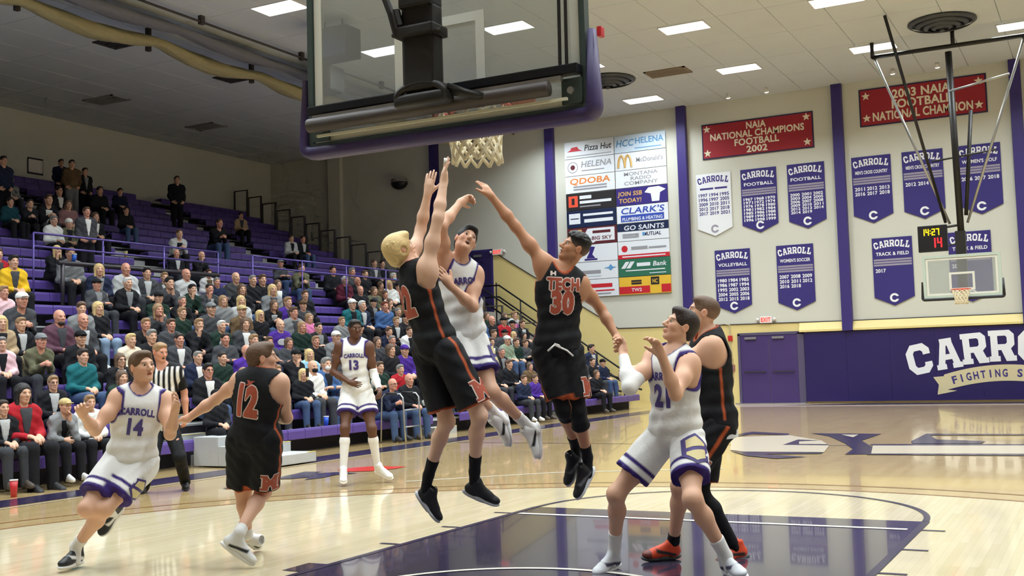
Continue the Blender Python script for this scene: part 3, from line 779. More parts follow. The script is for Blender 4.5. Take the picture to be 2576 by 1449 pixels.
fpoly('sideline_print', [(-6.51, 8.7), (-6.46, 9.04), (-6.29, 9.29), (-5.75, 9.35), (-5.72, 9.03), (-5.88, 8.64), (-6.23, 8.49)], M_RED, .0065)
fpoly('baseline_panel', [(-5.2, 28.3), (-3.2, 29.3), (8, 29.3), (8, 28.3)], M_LDARK, .005)
fpoly('baseline_apron', [(-8.6, 27.5), (8, 27.5), (8, 29.45), (-8.6, 29.45)], mat('apron_paint', (196, 176, 158), .18, 0, .5), .001)

# walls
wf = struct(MB().box((XL-.3, YW, -.1), (XR+.3, YW+.3, ZC+.3)).build('wall_far', M_WALL))
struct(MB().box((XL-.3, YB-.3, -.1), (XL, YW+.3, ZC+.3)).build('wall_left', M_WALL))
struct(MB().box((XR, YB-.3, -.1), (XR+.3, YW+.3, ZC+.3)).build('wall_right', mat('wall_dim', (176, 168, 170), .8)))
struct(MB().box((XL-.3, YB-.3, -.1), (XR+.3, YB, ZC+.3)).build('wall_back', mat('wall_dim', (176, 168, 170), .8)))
wain = [(-16.0, 0), (-16.0, 5.35), (-15.25, 5.30), (-10.75, 2.50), (-3.6, 2.43), (XR, 2.43), (XR, 0)]
MB().prism(wain, lambda a, c: (a, YW-.02, c), lambda a, c: (a, YW+.01, c)).build('wainscot', M_YELLOW, wf)
dk = mat('dark_line', (58, 52, 48), .5)
e = MB()
for (a, c), (a2, c2) in zip(wain[2:5], wain[3:6]): e.tube([(a, YW-.03, c), (a2, YW-.03, c2)], .018, 6)
e.build('wainscot_edge', dk, wf)
led = MB().prism([(0, 2.14), (-.16, 2.14), (-.16, 2.20), (-.03, 2.43), (0, 2.43)], lambda a, c: (-4.85, YW+a, c), lambda a, c: (XR, YW+a, c))
struct(led.build('trim_1', M_YELLOW))
for i, x in enumerate((-22.0, -17.62, -13.0, -8.30, -3.42, 1.45, 6.3, 11.0)):
    z0 = 2.13 if x > -4.8 else (2.5 if x > -10 else 0.)
    wd = .15 if i else .28
    o = struct(MB().bbox((x-wd, YW-.20, z0), (x+wd, YW, ZC), .012).build('trim_%d' % (i+2), M_PURP if i else M_WALL))
# ceiling: boards laid in rows of 1.17 m
ce = struct(MB().box((XL-.3, YB-.3, ZC+.03), (XR+.3, YW+.3, ZC+.3)).build('ceiling', mat('ceiling_gap', (128, 124, 116), .9)))
rows = {}
xs0 = 1.45-.0; wdt = 1.1775; ln = 2.14
def board(L):
    key = round(L, 2)
    if key not in rows:
        b = MB(); e = .012
        b.add([(e, e, 0), (wdt-e, e, 0), (wdt-e, L-e, 0), (e, L-e, 0), (0, 0, .03), (wdt, 0, .03), (wdt, L, .03), (0, L, .03)],
              [(3, 2, 1, 0), (0, 1, 5, 4), (1, 2, 6, 5), (2, 3, 7, 6), (3, 0, 4, 7)])
        rows[key] = b.mesh('ceiling_board'); rows[key].materials.append(M_CEIL)
    return rows[key]
k0 = int(math.ceil((XL-xs0)/wdt))-1; nb = 0
rest = MB()
for k in range(k0, 9):
    x = xs0+k*wdt; y = YW
    while y > YB:
        y -= ln
        vis = y > 9.5 and x < 3.2 and (y-9.5) > (x+14)*-.0 and not (x > -4 and y < 15)
        if vis and nb < 300:
            o = bpy.data.objects.new('ceiling_board', board(ln)); COL.objects.link(o); o.parent = ce; o.location = (x, y, ZC); nb += 1
        else: rest.add([(x+.012, y+.012, ZC), (x+wdt-.012, y+.012, ZC), (x+wdt-.012, y+ln-.012, ZC), (x+.012, y+ln-.012, ZC)], [(3, 2, 1, 0)])
rb_ = rest.build('ceiling_board_rest', M_CEIL, ce); rb_['kind'] = 'stuff'

# ------------------------------------------------------------------ ceiling fittings
M_LAMP = mat('lamp_panel', (240, 247, 255), .5, emit=3.5); M_LFRAME = mat('lamp_frame', (225, 222, 214), .5)
fr_me = MB(); s_ = (.58, .345)
for a, b_ in (((-s_[0], -s_[1], 0), (s_[0], -s_[1]+.02, .02)), ((-s_[0], s_[1]-.02, 0), (s_[0], s_[1], .02)), ((-s_[0], -s_[1], 0), (-s_[0]+.02, s_[1], .02)), ((s_[0]-.02, -s_[1], 0), (s_[0], s_[1], .02))): fr_me.box(a, b_)
fr_me = fr_me.mesh('frame'); fr_me.materials.append(M_LFRAME)
pn_me = MB().box((-.56, -.325, .004), (.56, .325, .012)).mesh('panel'); pn_me.materials.append(M_LAMP)
LAMP = bpy.data.lights.new('lamp', 'AREA'); LAMP.shape = 'RECTANGLE'; LAMP.size = 1.12; LAMP.size_y = .65; LAMP.energy = LAMP_POWER; LAMP.color = (.87, .955, 1.); LAMP.spread = math.radians(140)
LMP = [(-12.5, 14.85), (-12.5, 18.95), (-12.45, 23.2), (-8.95, 18.95), (-8.95, 23.2), (-8.95, 27.8), (-5.35, 21.35), (-5.35, 25.9), (-1.70, 21.3), (-1.70, 25.85), (1.88, 25.85), (1.88, 21.3), (-12.45, 27.7)]
desc = {0: 'bright ceiling light panel farthest left, over the stands beside the glass backboard', 1: 'bright ceiling light panel seen through the left half of the glass backboard',
        2: 'small ceiling light panel seen through the glass beside the rim', 3: 'bright ceiling light panel seen through the right half of the glass backboard', 4: 'ceiling light panel seen through the right edge of the glass backboard',
        5: 'ceiling light panel nearest the far wall, right of the purple backboard padding', 6: 'ceiling light panel at the top, first to the right of the backboard', 7: 'ceiling light panel above the first red banner',
        8: 'ceiling light panel cut off by the top edge of the picture', 9: 'ceiling light panel beside the big round ceiling diffuser', 10: 'ceiling light panel cut off by the right edge of the picture', 12: 'ceiling light panel hidden behind the purple backboard padding, near the far wall'}
allp = list(LMP)
for X in (-12.5, -8.95):
    for Y in (-2.4, 1.9, 6.2, 10.55): allp.append((X, Y))
for X in (-5.35, -1.70, 1.88, 5.45):
    for Y in (-.2, 4.1, 8.4, 12.7, 17.0): allp.append((X, Y))
allp += [(5.45, 21.3), (5.45, 25.9), (9.0, 1.9), (9.0, 10.5), (9.0, 18.9), (9.0, 27.4)]
for i, (X, Y) in enumerate(allp):
    r = empty('ceiling_light', (X, Y, ZC-.022))
    tag(r, desc.get(i, 'ceiling light panel in the rows above the court, out of the picture'), 'ceiling light', 'light panels over the court')
    link('frame', fr_me, None, r, (0, 0, 0)); link('panel', pn_me, None, r, (0, 0, 0))
    o = bpy.data.objects.new('lamp', LAMP); COL.objects.link(o); o.parent = r; o.location = (0, 0, -.004)
M_DIFF = mat('diffuser_grey', (70, 72, 74), .5, .3); M_DIFD = mat('diffuser_dark', (34, 36, 38), .6)
for (X, Y, lb) in ((.18, 24.4, 'large round dark grey ceiling diffuser above the second red banner'), (-8.9, 24.9, 'round dark grey ceiling diffuser half hidden by the backboard padding')):
    r = empty('ceiling_diffuser', (X, Y, ZC)); tag(r, lb, 'air diffuser', 'round ceiling diffusers')
    MB().cyl((X, Y, ZC-.03), (X, Y, ZC), .72, 40).build('plate', M_DIFD, r)
    for R_, dz in ((.80, .10), (.62, .15), (.44, .19), (.26, .22)):
        V = []; F = []; n = 40
        for rr, zz in ((R_, -dz+.06), (R_-.10, -dz), (R_-.11, -dz+.01), (R_-.005, -dz+.075)):
            V += [(X+rr*math.cos(2*math.pi*t/n), Y+rr*math.sin(2*math.pi*t/n), ZC+zz) for t in range(n)]
        for q in range(4):
            for t in range(n): F.append((q*n+t, q*n+(t+1) % n, ((q+1) % 4)*n+(t+1) % n, ((q+1) % 4)*n+t))
        MB().add(V, F).build('ring', M_DIFF, r, True)
    MB().add(*sphere_part((X, Y, ZC-.22), .07)).build('hub', M_DIFF, r, True)
vm = mat('vent_brown', (132, 116, 92), .7); vd = mat('fitting_dark', (62, 60, 62), .7); vl = mat('vent_pale', (150, 148, 144), .7)
for i, (X, Y, m, lb) in enumerate(((-7.15, 25.1, vm, 'brown rectangular ceiling vent above the sponsor boards'), (-17.3, 14.75, vd, 'dark unlit ceiling light over the stands, left of the draped curtain'),
                                   (-17.25, 18.8, vd, 'dark unlit ceiling light over the stands, next to the glass backboard'), (-22.1, 18.6, vl, 'faint ceiling vent near the back wall on the left'), (-22.3, 22.9, vl, 'faint ceiling vent near the back wall toward the corner'))):
    r = empty('ceiling_fitting', (X, Y, ZC)); tag(r, lb, 'air vent', 'ceiling vents')  # the two dark ones are unlit light fixtures, modelled like the vents
    MB().box((X-.56, Y-.32, ZC-.012), (X+.56, Y+.32, ZC+.0)).build('backing', vl if m is vl else vd, r)
    f = MB()
    for a, b_ in (((-.60, -.36), (.60, -.30)), ((-.60, .30), (.60, .36)), ((-.60, -.36), (-.54, .36)), ((.54, -.36), (.60, .36))): f.box((X+a[0], Y+a[1], ZC-.03), (X+b_[0], Y+b_[1], ZC))
    f.build('frame', m, r)
    for q in range(7):
        MB().box((X-.54, Y-.27+.085*q, ZC-.028), (X+.54, Y-.22+.085*q, ZC-.012)).build('slat', m, r)
sl_ = mat('small_lamp', (255, 248, 232), .4, emit=14.)
for i, (X, Y, nm) in enumerate(((-6.5, 28.6, 'leftmost'), (-5.3, 28.55, 'second'), (-1.65, 28.5, 'third'), (-.45, 28.5, 'rightmost'))):
    r = empty('spot_light', (X, Y, ZC)); tag(r, '%s of the four tiny bright spot lights at the edge of the ceiling' % nm, 'spot light', 'small spot lights above the banners')
    MB().tube([(X, Y, ZC), (X, Y, ZC-.06), (X, Y+.03, ZC-.12)], [.03, .05, .07], 12).build('housing', mat('spot_white', (228, 226, 220), .4), r, True)
    MB().cyl((X, Y+.03, ZC-.123), (X, Y+.035, ZC-.130), .06, 14).build('lens', sl_, r)
# folded divider curtain under the ceiling
M_NETY = mat('curtain_yellow', (158, 148, 108), .8, bump=(9., .7), noise=(3., .2, (6, 1, 6))); M_NETG = mat('curtain_grey', (112, 112, 118), .8, bump=(8., .7))
r = empty('divider_curtain', (-15.6, 16, ZC)); tag(r, 'gathered yellow and grey divider curtain slung under the ceiling over the stands', 'curtain')
def swag(name, X, z, rx, rz, sag, m, y0, y1, per=3.55, ph=14.35):
    V = []; F = []; n = 14; ny = int((y1-y0)/.25)
    for i in range(ny+1):
        y = y0+(y1-y0)*i/ny; t = ((y-ph) % per)/per; sg = sag*math.sin(math.pi*t)**1; k = .62+.42*math.sin(math.pi*t)
        for q in range(n):
            a = 2*math.pi*q/n; w_ = 1+.10*math.sin(5*a+y*3.)
            V.append((X+rx*k*w_*math.cos(a)+.05*math.sin(y), y, z-sg+rz*k*w_*math.sin(a)))
    for i in range(ny):
        for q in range(n): F.append((i*n+q, i*n+(q+1) % n, (i+1)*n+(q+1) % n, (i+1)*n+q))
    return MB().add(V, F).build(name, m, r, True)
swag('yellow_drape', -15.75, 9.12, .26, .16, .17, M_NETY, 4.0, 29.3)
swag('grey_drape', -15.0, 9.25, .24, .13, .05, M_NETG, 4.0, 29.3)
MB().tube([(-14.35, 3, 9.36), (-14.35, 29.4, 9.36)], .03, 8).build('cable', dk, r)
for y in (7.25, 10.8, 14.35, 17.9, 21.45, 25.):
    MB().box((-16.05, y-.05, 8.95), (-15.95, y+.05, ZC)).build('hanger', dk, r); MB().box((-14.4, y-.06, 9.30), (-14.3, y+.06, ZC)).build('hanger', dk, r)
r = tag(MB().bbox((-14.45, 18.3, 8.55), (-13.75, 18.9, 9.2), .05).tube([(-14.1, 18.6, 9.2), (-14.1, 18.6, ZC)], .05, 8).build('curtain_motor', mat('motor_dark', (34, 32, 32), .5)), 'dark winch motor at the ceiling just left of the backboard', 'motor')

# ------------------------------------------------------------------ basketball goals
def thin_glass():
    m = bpy.data.materials.new('backboard_glass'); m.use_nodes = True; nt = m.node_tree; nt.nodes.clear()
    o = nt.nodes.new('ShaderNodeOutputMaterial'); t = nt.nodes.new('ShaderNodeBsdfTransparent'); g = nt.nodes.new('ShaderNodeBsdfGlossy'); d = nt.nodes.new('ShaderNodeBsdfDiffuse')
    t.inputs[0].default_value = (.86, .89, .88, 1); g.inputs['Roughness'].default_value = .03; d.inputs[0].default_value = (.75, .78, .78, 1)
    f = nt.nodes.new('ShaderNodeFresnel'); f.inputs[0].default_value = 1.5
    m1 = nt.nodes.new('ShaderNodeMixShader'); m2 = nt.nodes.new('ShaderNodeMixShader'); m1.inputs[0].default_value = .22
    nt.links.new(t.outputs[0], m1.inputs[1]); nt.links.new(d.outputs[0], m1.inputs[2])
    nt.links.new(f.outputs[0], m2.inputs[0]); nt.links.new(m1.outputs[0], m2.inputs[1]); nt.links.new(g.outputs[0], m2.inputs[2]); nt.links.new(m2.outputs[0], o.inputs[0])
    return m
M_GLASS = thin_glass(); M_STEEL = mat('goal_steel_dark', (44, 42, 40), .5, .4); M_BORDER = mat('board_border', (226, 226, 214), .5); M_EDGE = mat('board_edge', (70, 84, 82), .35, .3)
M_RIM = mat('rim_orange', (206, 62, 36), .4); M_NET = mat('net_cord', (226, 214, 182), .8); M_GPAD = mat('board_padding', (58, 47, 92), .5, 0, .4); M_BLKPAD = mat('board_padding_black', (28, 28, 36), .5)
M_ALU = mat('aluminium', (176, 178, 176), .35, .8); M_BROWN = mat('support_brown', (70, 62, 58), .5, .2); M_CREAM = mat('tape_cream', (214, 212, 190), .5)
def upath(x0, x1, zb, zt, n=6, r=.05):
    P = [(x0, zt), (x0, zb+r)]
    P += [(x0+r-r*math.cos(a), zb+r-r*math.sin(a)) for a in np.linspace(0, math.pi/2, n)][1:]
    P += [(x1-r+r*math.sin(a), zb+r-r*math.cos(a)) for a in np.linspace(0, math.pi/2, n)]
    return P+[(x1, zb+r), (x1, zt)]
def goal(cx, y, zb, W, H, face, pad, label, rimz, netlen=.38, netshift=(0, 0), b_=.035, edge=None):
    """face=+1: the rim is on the +y side (we look at the back), -1: toward the camera"""
    r = empty('basketball_goal', (cx, y, 0)); tag(r, label, 'basketball hoop')
    x0, x1, z0, z1 = cx-W/2, cx+W/2, zb, zb+H
    MB().box((x0+.036, y-.006, z0+.036), (x1-.036, y+.006, z1-.036)).build('glass', M_GLASS, r)
    e = MB()
    e.box((x0, y-.03, z0), (x0+b_, y+.03, z1)).box((x1-b_, y-.03, z0), (x1, y+.03, z1)).box((x0+b_, y-.03, z1-b_), (x1-b_, y+.03, z1)).box((x0+b_, y-.03, z0), (x1-b_, y+.03, z0+b_)); e.build('board_frame', edge or M_EDGE, r)
    yb = y-.011; t = .055
    q = MB()
    for a, c, d, f in ((x0+b_+.005, z0+b_+.005, x0+b_+.005+t, z1-b_-.005), (x1-b_-.005-t, z0+b_+.005, x1-b_-.005, z1-b_-.005), (x0+b_+.005+t, z1-b_-t, x1-b_-.005-t, z1-b_-.005), (x0+b_+.005+t, z0+b_+.005, x1-b_-.005-t, z0+b_+t)):
        q.box((a, min(yb, y), c), (d, max(yb, y), f))
    q.build('border_line', M_BORDER, r)
    q = MB(); sx0, sx1, sz0, sz1 = cx-.305, cx+.305, rimz+.0, rimz+.46
    for a, c, d, f in ((sx0, sz0, sx0+t, sz1), (sx1-t, sz0, sx1, sz1), (sx0+t, sz1-t, sx1-t, sz1), (sx0+t, sz0, sx1-t, sz0+t)): q.box((a, min(yb, y), c), (d, max(yb, y), f))
    q.build('target_square', M_BORDER, r)
    # padding: rounded U along the bottom
    P = upath(x0-.03, x1+.03, z0-.022, z0+.44); n = 10; V = []; F = []
    for i, (px, pz) in enumerate(P):
        a, c = P[max(i-1, 0)], P[min(i+1, len(P)-1)]; d = unit(A3(c[0]-a[0], 0, c[1]-a[1])); nn = np.cross(d, A3(0, 1, 0))
        kk = .5 if i in (0, len(P)-1) else 1.
        for j in range(n):
            an = 2*math.pi*j/n; ca, sa = math.cos(an), math.sin(an); sg = lambda v: math.copysign(abs(v)**.6, v)
            V.append(A3(px, y, pz)+nn*.038*kk*sg(ca)+A3(0, 1, 0)*.062*kk*sg(sa))
    for i in range(len(P)-1):
        for j in range(n): F.append((i*n+j, i*n+(j+1) % n, (i+1)*n+(j+1) % n, (i+1)*n+j))
    F += [tuple(range(n)), tuple((len(P)-1)*n+j for j in range(n))]
    MB().add(V, F).build('padding', pad, r, True)
    # rim
    ry = y+face*.38; R_ = .2286
    ring = [(cx+R_*math.cos(a), ry+R_*math.sin(a), rimz) for a in np.linspace(0, 2*math.pi, 36, endpoint=False)]
    MB().tube(ring, .011, 8, closed=True).build('rim', M_RIM, r, True)
    MB().box((cx-.09, min(y, y+face*.17), rimz-.02), (cx+.09, max(y, y+face*.17), rimz)).prism([(0, 0), (0, -.13), (.17, -.01), (.17, 0)], lambda a, c: (cx-.06, y+face*a, rimz+c), lambda a, c: (cx-.05, y+face*a, rimz+c)).prism([(0, 0), (0, -.13), (.17, -.01), (.17, 0)], lambda a, c: (cx+.05, y+face*a, rimz+c), lambda a, c: (cx+.06, y+face*a, rimz+c)).build('rim_bracket', M_RIM, r)
    # net: crossing cords
    nm = MB(); N = 12; lv = 6
    rad = [.222, .20, .178, .160, .150, .148, .150]
    def pt(i, l): a = 2*math.pi*(i+.5*l)/N; rr = rad[l]; f = l/lv; return A3(cx+netshift[0]*f+rr*math.cos(a), ry+netshift[1]*f+rr*math.sin(a), rimz-.01-netlen*f)
    for i in range(N):
        nm.tube([pt(i, l) for l in range(lv+1)], .0105, 6); nm.tube([pt(i-l, l) for l in range(lv+1)], .0105, 6)
    nm.build('net', M_NET, r, True)
    return r
GX, GY = -.045, 1.2
g = goal(GX, GY, 2.79, 1.88, 1.09, 1, M_GPAD, 'glass backboard with purple padding seen from behind, above the leaping players', 3.0, .33, (.02, 0))
x0, x1 = GX-.94, GX+.94
MB().bbox((x0+.05, GY-.11, 2.985), (x1-.02, GY-.03, 3.035), .006).build('frame_bar', mat('bar_black', (24, 26, 30), .4, .3), g)
MB().box((x0+.08, GY-.10, 2.955), (x1-.12, GY-.06, 2.98)).build('silver_strip', M_ALU, g)
MB().tube([(x0+.10, GY-.15, 2.905), (x1-.17, GY-.15, 2.905)], .043, 14).build('support_tube', M_BROWN, g, True)
MB().box((x0+.13, GY-.12, 2.838), (x1-.08, GY-.10, 2.852)).build('cream_strip', M_CREAM, g)
for xx in (x0+.05, x1-.14):
    MB().box((xx, GY-.05, 2.83), (xx+.12, GY-.035, 2.97)).build('corner_plate', M_EDGE, g)
    MB().cyl((xx+.06, GY-.07, 2.90), (xx+.06, GY-.03, 2.90), .02, 10).build('bolt', M_ALU, g)
for xx in (x1-.14, x1-.10): MB().tube([(xx, GY-.06, 3.03), (xx+.01, GY-.06, 3.9)], .010, 8).build('cable', M_STEEL, g)
MB().bbox((-.085, .86, 2.96), (.125, .97, 3.44), .02).build('mast', M_STEEL, g)
MB().bbox((-.085, .83, 3.42), (.125, .97, 9.45), .02).build('mast_upper', M_STEEL, g)
MB().bbox((-.115, .82, 3.26), (.145, .99, 3.32), .012).tube([(-.14, .86, 3.29), (.18, .86, 3.27)], .014, 8).tube([(-.095, .84, 3.27), (-.12, .82, 3.40), (-.16, .82, 3.50), (-.17, .82, 4.2)], .022, 8).tube([(-.09, .85, 3.33), (-.11, .84, 3.42)], .03, 8).build('clamp', M_STEEL, g)
cl = MB()
for yy in (.88, .95): cl.tube([(.02+.155*math.cos(t), yy, 2.93+.07*math.sin(t)) for t in np.linspace(0, math.pi, 14)], .022, 8)
cl.bbox((-.15, .86, 2.88), (.19, .97, 2.95), .02); cl.build('saddle_bracket', M_STEEL, g, True)
MB().tube([(.16, .93, 2.96), (.26, .98, 2.93), (.34, 1.02, 2.91)], [.035, .025, .02], 8).build('saddle_arm', M_STEEL, g, True)
MB().bbox((x1+.068, GY-.03, 3.18), (x1+.095, GY+.02, 3.235), .006).build('end_light', mat('red_lens', (190, 36, 44), .4), g)
# far goal
fx, fy = .14, 26.0
g2 = goal(fx, fy, 2.79, 1.86, 1.10, -1, M_BLKPAD, 'distant glass backboard with black padding in front of the banners on the end wall', 2.98, .36, (0, 0), .07, mat('board_edge_mint', (190, 204, 192), .4))
ms = MB(); ms.box((fx-.12, fy+.12, 2.9), (fx+.12, fy+.34, 4.5)); ms.build('mast', M_STEEL, g2)
ms = MB(); ms.tube([(fx+.02, fy+.2, 4.5), (fx-.03, fy+.1, 9.15)], .085, 10); ms.build('mast_pole', M_STEEL, g2, True)
for xa, xb in ((-1.62, -.12), (1.95, .35)):
    MB().tube([(xa, fy-.6, 9.1), (fx+(xb-fx)*.9, fy+.2, 4.7)], .035, 8).build('brace', M_ALU, g2, True)
MB().tube([(-1.68, fy-.6, 9.12), (2.4, fy-.6, 9.10)], .055, 10).build('truss_bar', M_STEEL, g2, True)
MB().tube([(-.2, fy+.2, 4.75), (-.9, fy-3.2, 9.4)], .04, 8).build('rear_strut', M_STEEL, g2, True)
MB().tube([(.3, fy+.25, 4.9), (.55, fy+.3, 7.6)], .05, 8).build('short_strut', M_STEEL, g2, True)
MB().tube([(1.55, fy-.6, 8.2), (.1, fy, 8.1)], .03, 8).build('cross_brace', M_ALU, g2, True)
MB().tube([(-.45, fy+.15, 6.35), (1.1, fy+.2, 6.5)], .025, 8).build('cross_brace', M_STEEL, g2, True)
for xx in (-1.66, .3, 2.1): MB().tube([(xx, fy-.6, 9.1), (xx, fy-.6, ZC)], .05, 8).build('hanger', M_STEEL, g2, True)
# shot clock: amber game time over a red shot time
sc = empty('shot_clock', (-.5, 26.05, 4.0)); tag(sc, 'black shot clock showing yellow game time over red digits', 'shot clock')
MB().bbox((-.865, 25.98, 4.0), (-.15, 26.12, 4.68), .015).build('housing', mat('clock_black', (16, 14, 18), .4), sc)
MB().tube([(-.3, 26.05, 4.6), (.14, 26.2, 4.66)], .03, 8).tube([(-.3, 26.05, 4.1), (.14, 26.2, 4.2)], .02, 8).build('mount', M_STEEL, sc)
SEG = {'0': 'abcdef', '1': 'bc', '2': 'abged', '4': 'fgbc', '7': 'abc'}
def seg_digits(txt, X, Z, h, m, name):
    mb = MB(); w_ = h*.46; t = h*.13; x = X; yy = 25.975
    for ch in txt:
        if ch == ':':
            for k in (.3, .7): mb.box((x, yy-.006, Z+h*k-t/2), (x+t, yy, Z+h*k+t/2))
            x += t*2; continue
        S = {'a': (0, h-t, w_, h), 'd': (0, 0, w_, t), 'g': (0, h/2-t/2, w_, h/2+t/2), 'f': (0, h/2, t, h), 'e': (0, 0, t, h/2), 'b': (w_-t, h/2, w_, h), 'c': (w_-t, 0, w_, h/2)}
        for k in SEG[ch]: a = S[k]; mb.box((x+a[0], yy-.006, Z+a[1]), (x+a[2], yy, Z+a[3]))
        x += w_*1.32
    mb.build(name, m, sc)['kind'] = 'stuff'
seg_digits('14:27', -.77, 4.42, .17, mat('led_amber', (255, 214, 10), .5, emit=2.6), 'time_digits')
seg_digits('14', -.55, 4.10, .25, mat('led_red', (255, 30, 40), .5, emit=2.4), 'shot_digits')
# ball just beyond the rim
bm = bmesh.new(); bmesh.ops.create_uvsphere(bm, u_segments=28, v_segments=18, radius=.12)
me = bpy.data.meshes.new('basketball'); bm.to_mesh(me); bm.free(); me.polygons.foreach_set('use_smooth', [True]*len(me.polygons))
ball = empty('basketball', (.07, 1.95, 3.14)); tag(ball, 'orange basketball above the rim, seen dimly through the glass', 'ball')
link('cover', me, mat('ball_leather', (176, 84, 52), .6, bump=(140., .3)), ball, (0, 0, 0))
sm = MB()
for axis in range(3):
    sm.tube([tuple(A3(.07, 1.95, 3.14)+.1195*np.roll(A3(math.cos(a), math.sin(a), 0), axis)) for a in np.linspace(0, 2*math.pi, 28, endpoint=False)], .003, 5, closed=True)
sm.build('seams', M_STEEL, ball)
# dark box of unknown use hung under the ceiling, seen through the glass
tag(MB().bbox((-12.6, 15.9, 8.55), (-11.5, 16.5, 9.25), .03).tube([(-12.3, 16.2, 9.25), (-12.3, 16.2, ZC-.03)], .02, 6).tube([(-11.8, 16.2, 9.25), (-11.8, 16.2, ZC-.03)], .02, 6).build('hung_box', mat('box_navy', (16, 24, 40), .9, 0, .1)), 'dark blue box hanging from the ceiling, seen through the top left of the backboard', 'casing')

# ------------------------------------------------------------------ things on the end wall
XD, ZD = A3(1, 0, 0), A3(0, 0, 1)
M_BAN = mat('banner_purple', (46, 36, 112), .7, bump=(5., .1)); M_BANW = mat('banner_white', (230, 232, 234), .7); M_BANR = mat('banner_red', (150, 24, 38), .7, bump=(5., .1))
M_TW = mat('print_white', (236, 236, 238), .7); M_TP = mat('print_purple', (58, 48, 120), .7); M_TG = mat('print_silver', (150, 142, 158), .6); M_NAVY = mat('print_navy', (34, 26, 66), .7); M_TC = mat('print_cream', (232, 222, 196), .7)
def wpoly(mb, pts, y): return mb.add([(a, y, c) for a, c in pts], [tuple(range(len(pts)))[::-1]])
def star(mb, X, Z, R_, y):
    P = [(X+(R_ if k % 2 == 0 else R_*.42)*math.sin(math.pi*k/5), Z+(R_ if k % 2 == 0 else R_*.42)*math.cos(math.pi*k/5)) for k in range(10)]
    for k in range(10): mb.add([(X, y, Z), (P[k][0], y, P[k][1]), (P[(k+1) % 10][0], y, P[(k+1) % 10][1])], [(0, 1, 2)])
def pennant(X, ztop, white, sub, rows, label, silver=True):
    W, H, tp = 1.12, 1.74, .25; yb = YW-.03
    r = empty('pennant_banner', (X+W/2, yb, ztop-H)); tag(r, label, 'banner', 'championship pennants on the end wall')
    out = [(X, ztop), (X+W, ztop), (X+W, ztop-H), (X+W/2, ztop-H-tp), (X, ztop-H)]
    MB().prism(out, lambda a, c: (a, yb, c), lambda a, c: (a, yb+.015, c)).build('cloth', M_BANW if white else M_BAN, r)
    mt = M_TP if white else M_TW; y = yb-.003
    V, F = block_word('CARROLL', W*.88, .20, .07); mb = MB(); mb.add([(X+W/2+a, y, ztop-.34+c) for a, c in V], F); mb.build('team_name', mt, r)
    mb = MB()
    if sub: text_flat(mb, sub, (X+W/2, y, ztop-.52), XD, ZD, .095, W*.82, .025)
    else: mb.box((X+.12, y, ztop-.51), (X+.55, y+.002, ztop-.45)).box((X+.6, y, ztop-.51), (X+W-.12, y+.002, ztop-.45))
    mb.build('sport_name', mt, r)
    z = ztop-.60
    if silver:
        mb = MB()
        for k in range(3): mb.box((X+.03, y, z-.02-.075*k-.055), (X+W-.03, y+.002, z-.02-.075*k))
        mb.build('silver_lines', M_TG, r); z -= .28
    mb = MB()
    for k, row in enumerate(rows):
        for q, t in enumerate(row):
            text_flat(mb, t, (X+W*(.19+.31*q), y, z-(.13+.145*k if len(rows) < 6 else .10+.108*k)), XD, ZD, .10 if len(rows) < 6 else .082, .29, .03)
    mb.build('years', mt, r)
    mb = MB(); zc = ztop-H-.02
    P = [(X+W/2+.13*math.cos(a), zc+.13*math.sin(a)) for a in np.linspace(.35, 2*math.pi-.35, 18)]+[(X+W/2+.07*math.cos(a), zc+.07*math.sin(a)) for a in np.linspace(2*math.pi-.6, .6, 18)]
    for k in range(17): mb.add([(P[k][0], y, P[k][1]), (P[k+1][0], y, P[k+1][1]), (P[34-k][0], y, P[34-k][1]), (P[35-k][0], y, P[35-k][1])], [(0, 1, 2, 3)])
    mb.build('emblem', M_TG if white else M_TW, r)
Y3 = lambda *a: [list(x.split()) for x in a]
pennant(-7.91, 7.25, True, None, Y3('1997 1994 1995', '1996 1997 2005', '2009 2010 2011', '2012 2017 2018', '2017 2019 2021'), 'white pennant banner with purple lettering, left of the purple ones', False)
pennant(-6.47, 7.25, False, 'FOOTBALL', Y3('1967 1968 1970', '1971 1972 1974', '1976 1978 1980', '1981 1982 1984', '1985 1986 1988', '1989 1990 1994', '1996 1998 1999'), 'purple football pennant filled with seven rows of years, beside the white one')
pennant(-5.02, 7.25, False, 'FOOTBALL', Y3('2000 2001 2002', '2003 2004 2005', '2006 2007 2008', '2009 2010 2011', '2012 2013 2014', '2014 2019'), 'purple football pennant next to the purple wall column, rows of years ending short')
pennant(-3.10, 7.25, False, "MEN'S CROSS COUNTRY", Y3('2011 2012 2013', '2016 2017 2018'), 'purple pennant with two full rows of years, right of the wall column')
pennant(-1.67, 7.25, False, "MEN'S CROSS COUNTRY", Y3('2012 2014'), 'purple pennant with two years, crossed by the goal braces, upper row')
pennant(-.15, 7.25, False, "WOMEN'S GOLF", Y3('2016 2017 2018'), 'purple pennant at the right end of the upper row, behind the goal mast')
pennant(-7.40, 4.80, False, 'VOLLEYBALL', Y3('1980 1984 1985', '1986 1987 1994', '1995 2002 2003', '2004 2005 2006', '2012 2015 2018'), 'purple volleyball pennant in the lower row with five rows of years')
pennant(-5.46, 4.80, False, "WOMEN'S SOCCER", Y3('2007 2008 2009', '2010 2011 2012', '2016 2018'), 'purple soccer pennant in the lower row with three rows of years')
pennant(-2.63, 4.80, False, 'TRACK & FIELD', Y3('2017'), 'purple track pennant in the lower row with a single year')
pennant(-.53, 4.80, False, 'TRACK & FIELD', Y3('2018'), 'purple pennant partly hidden behind the shot clock and far backboard')
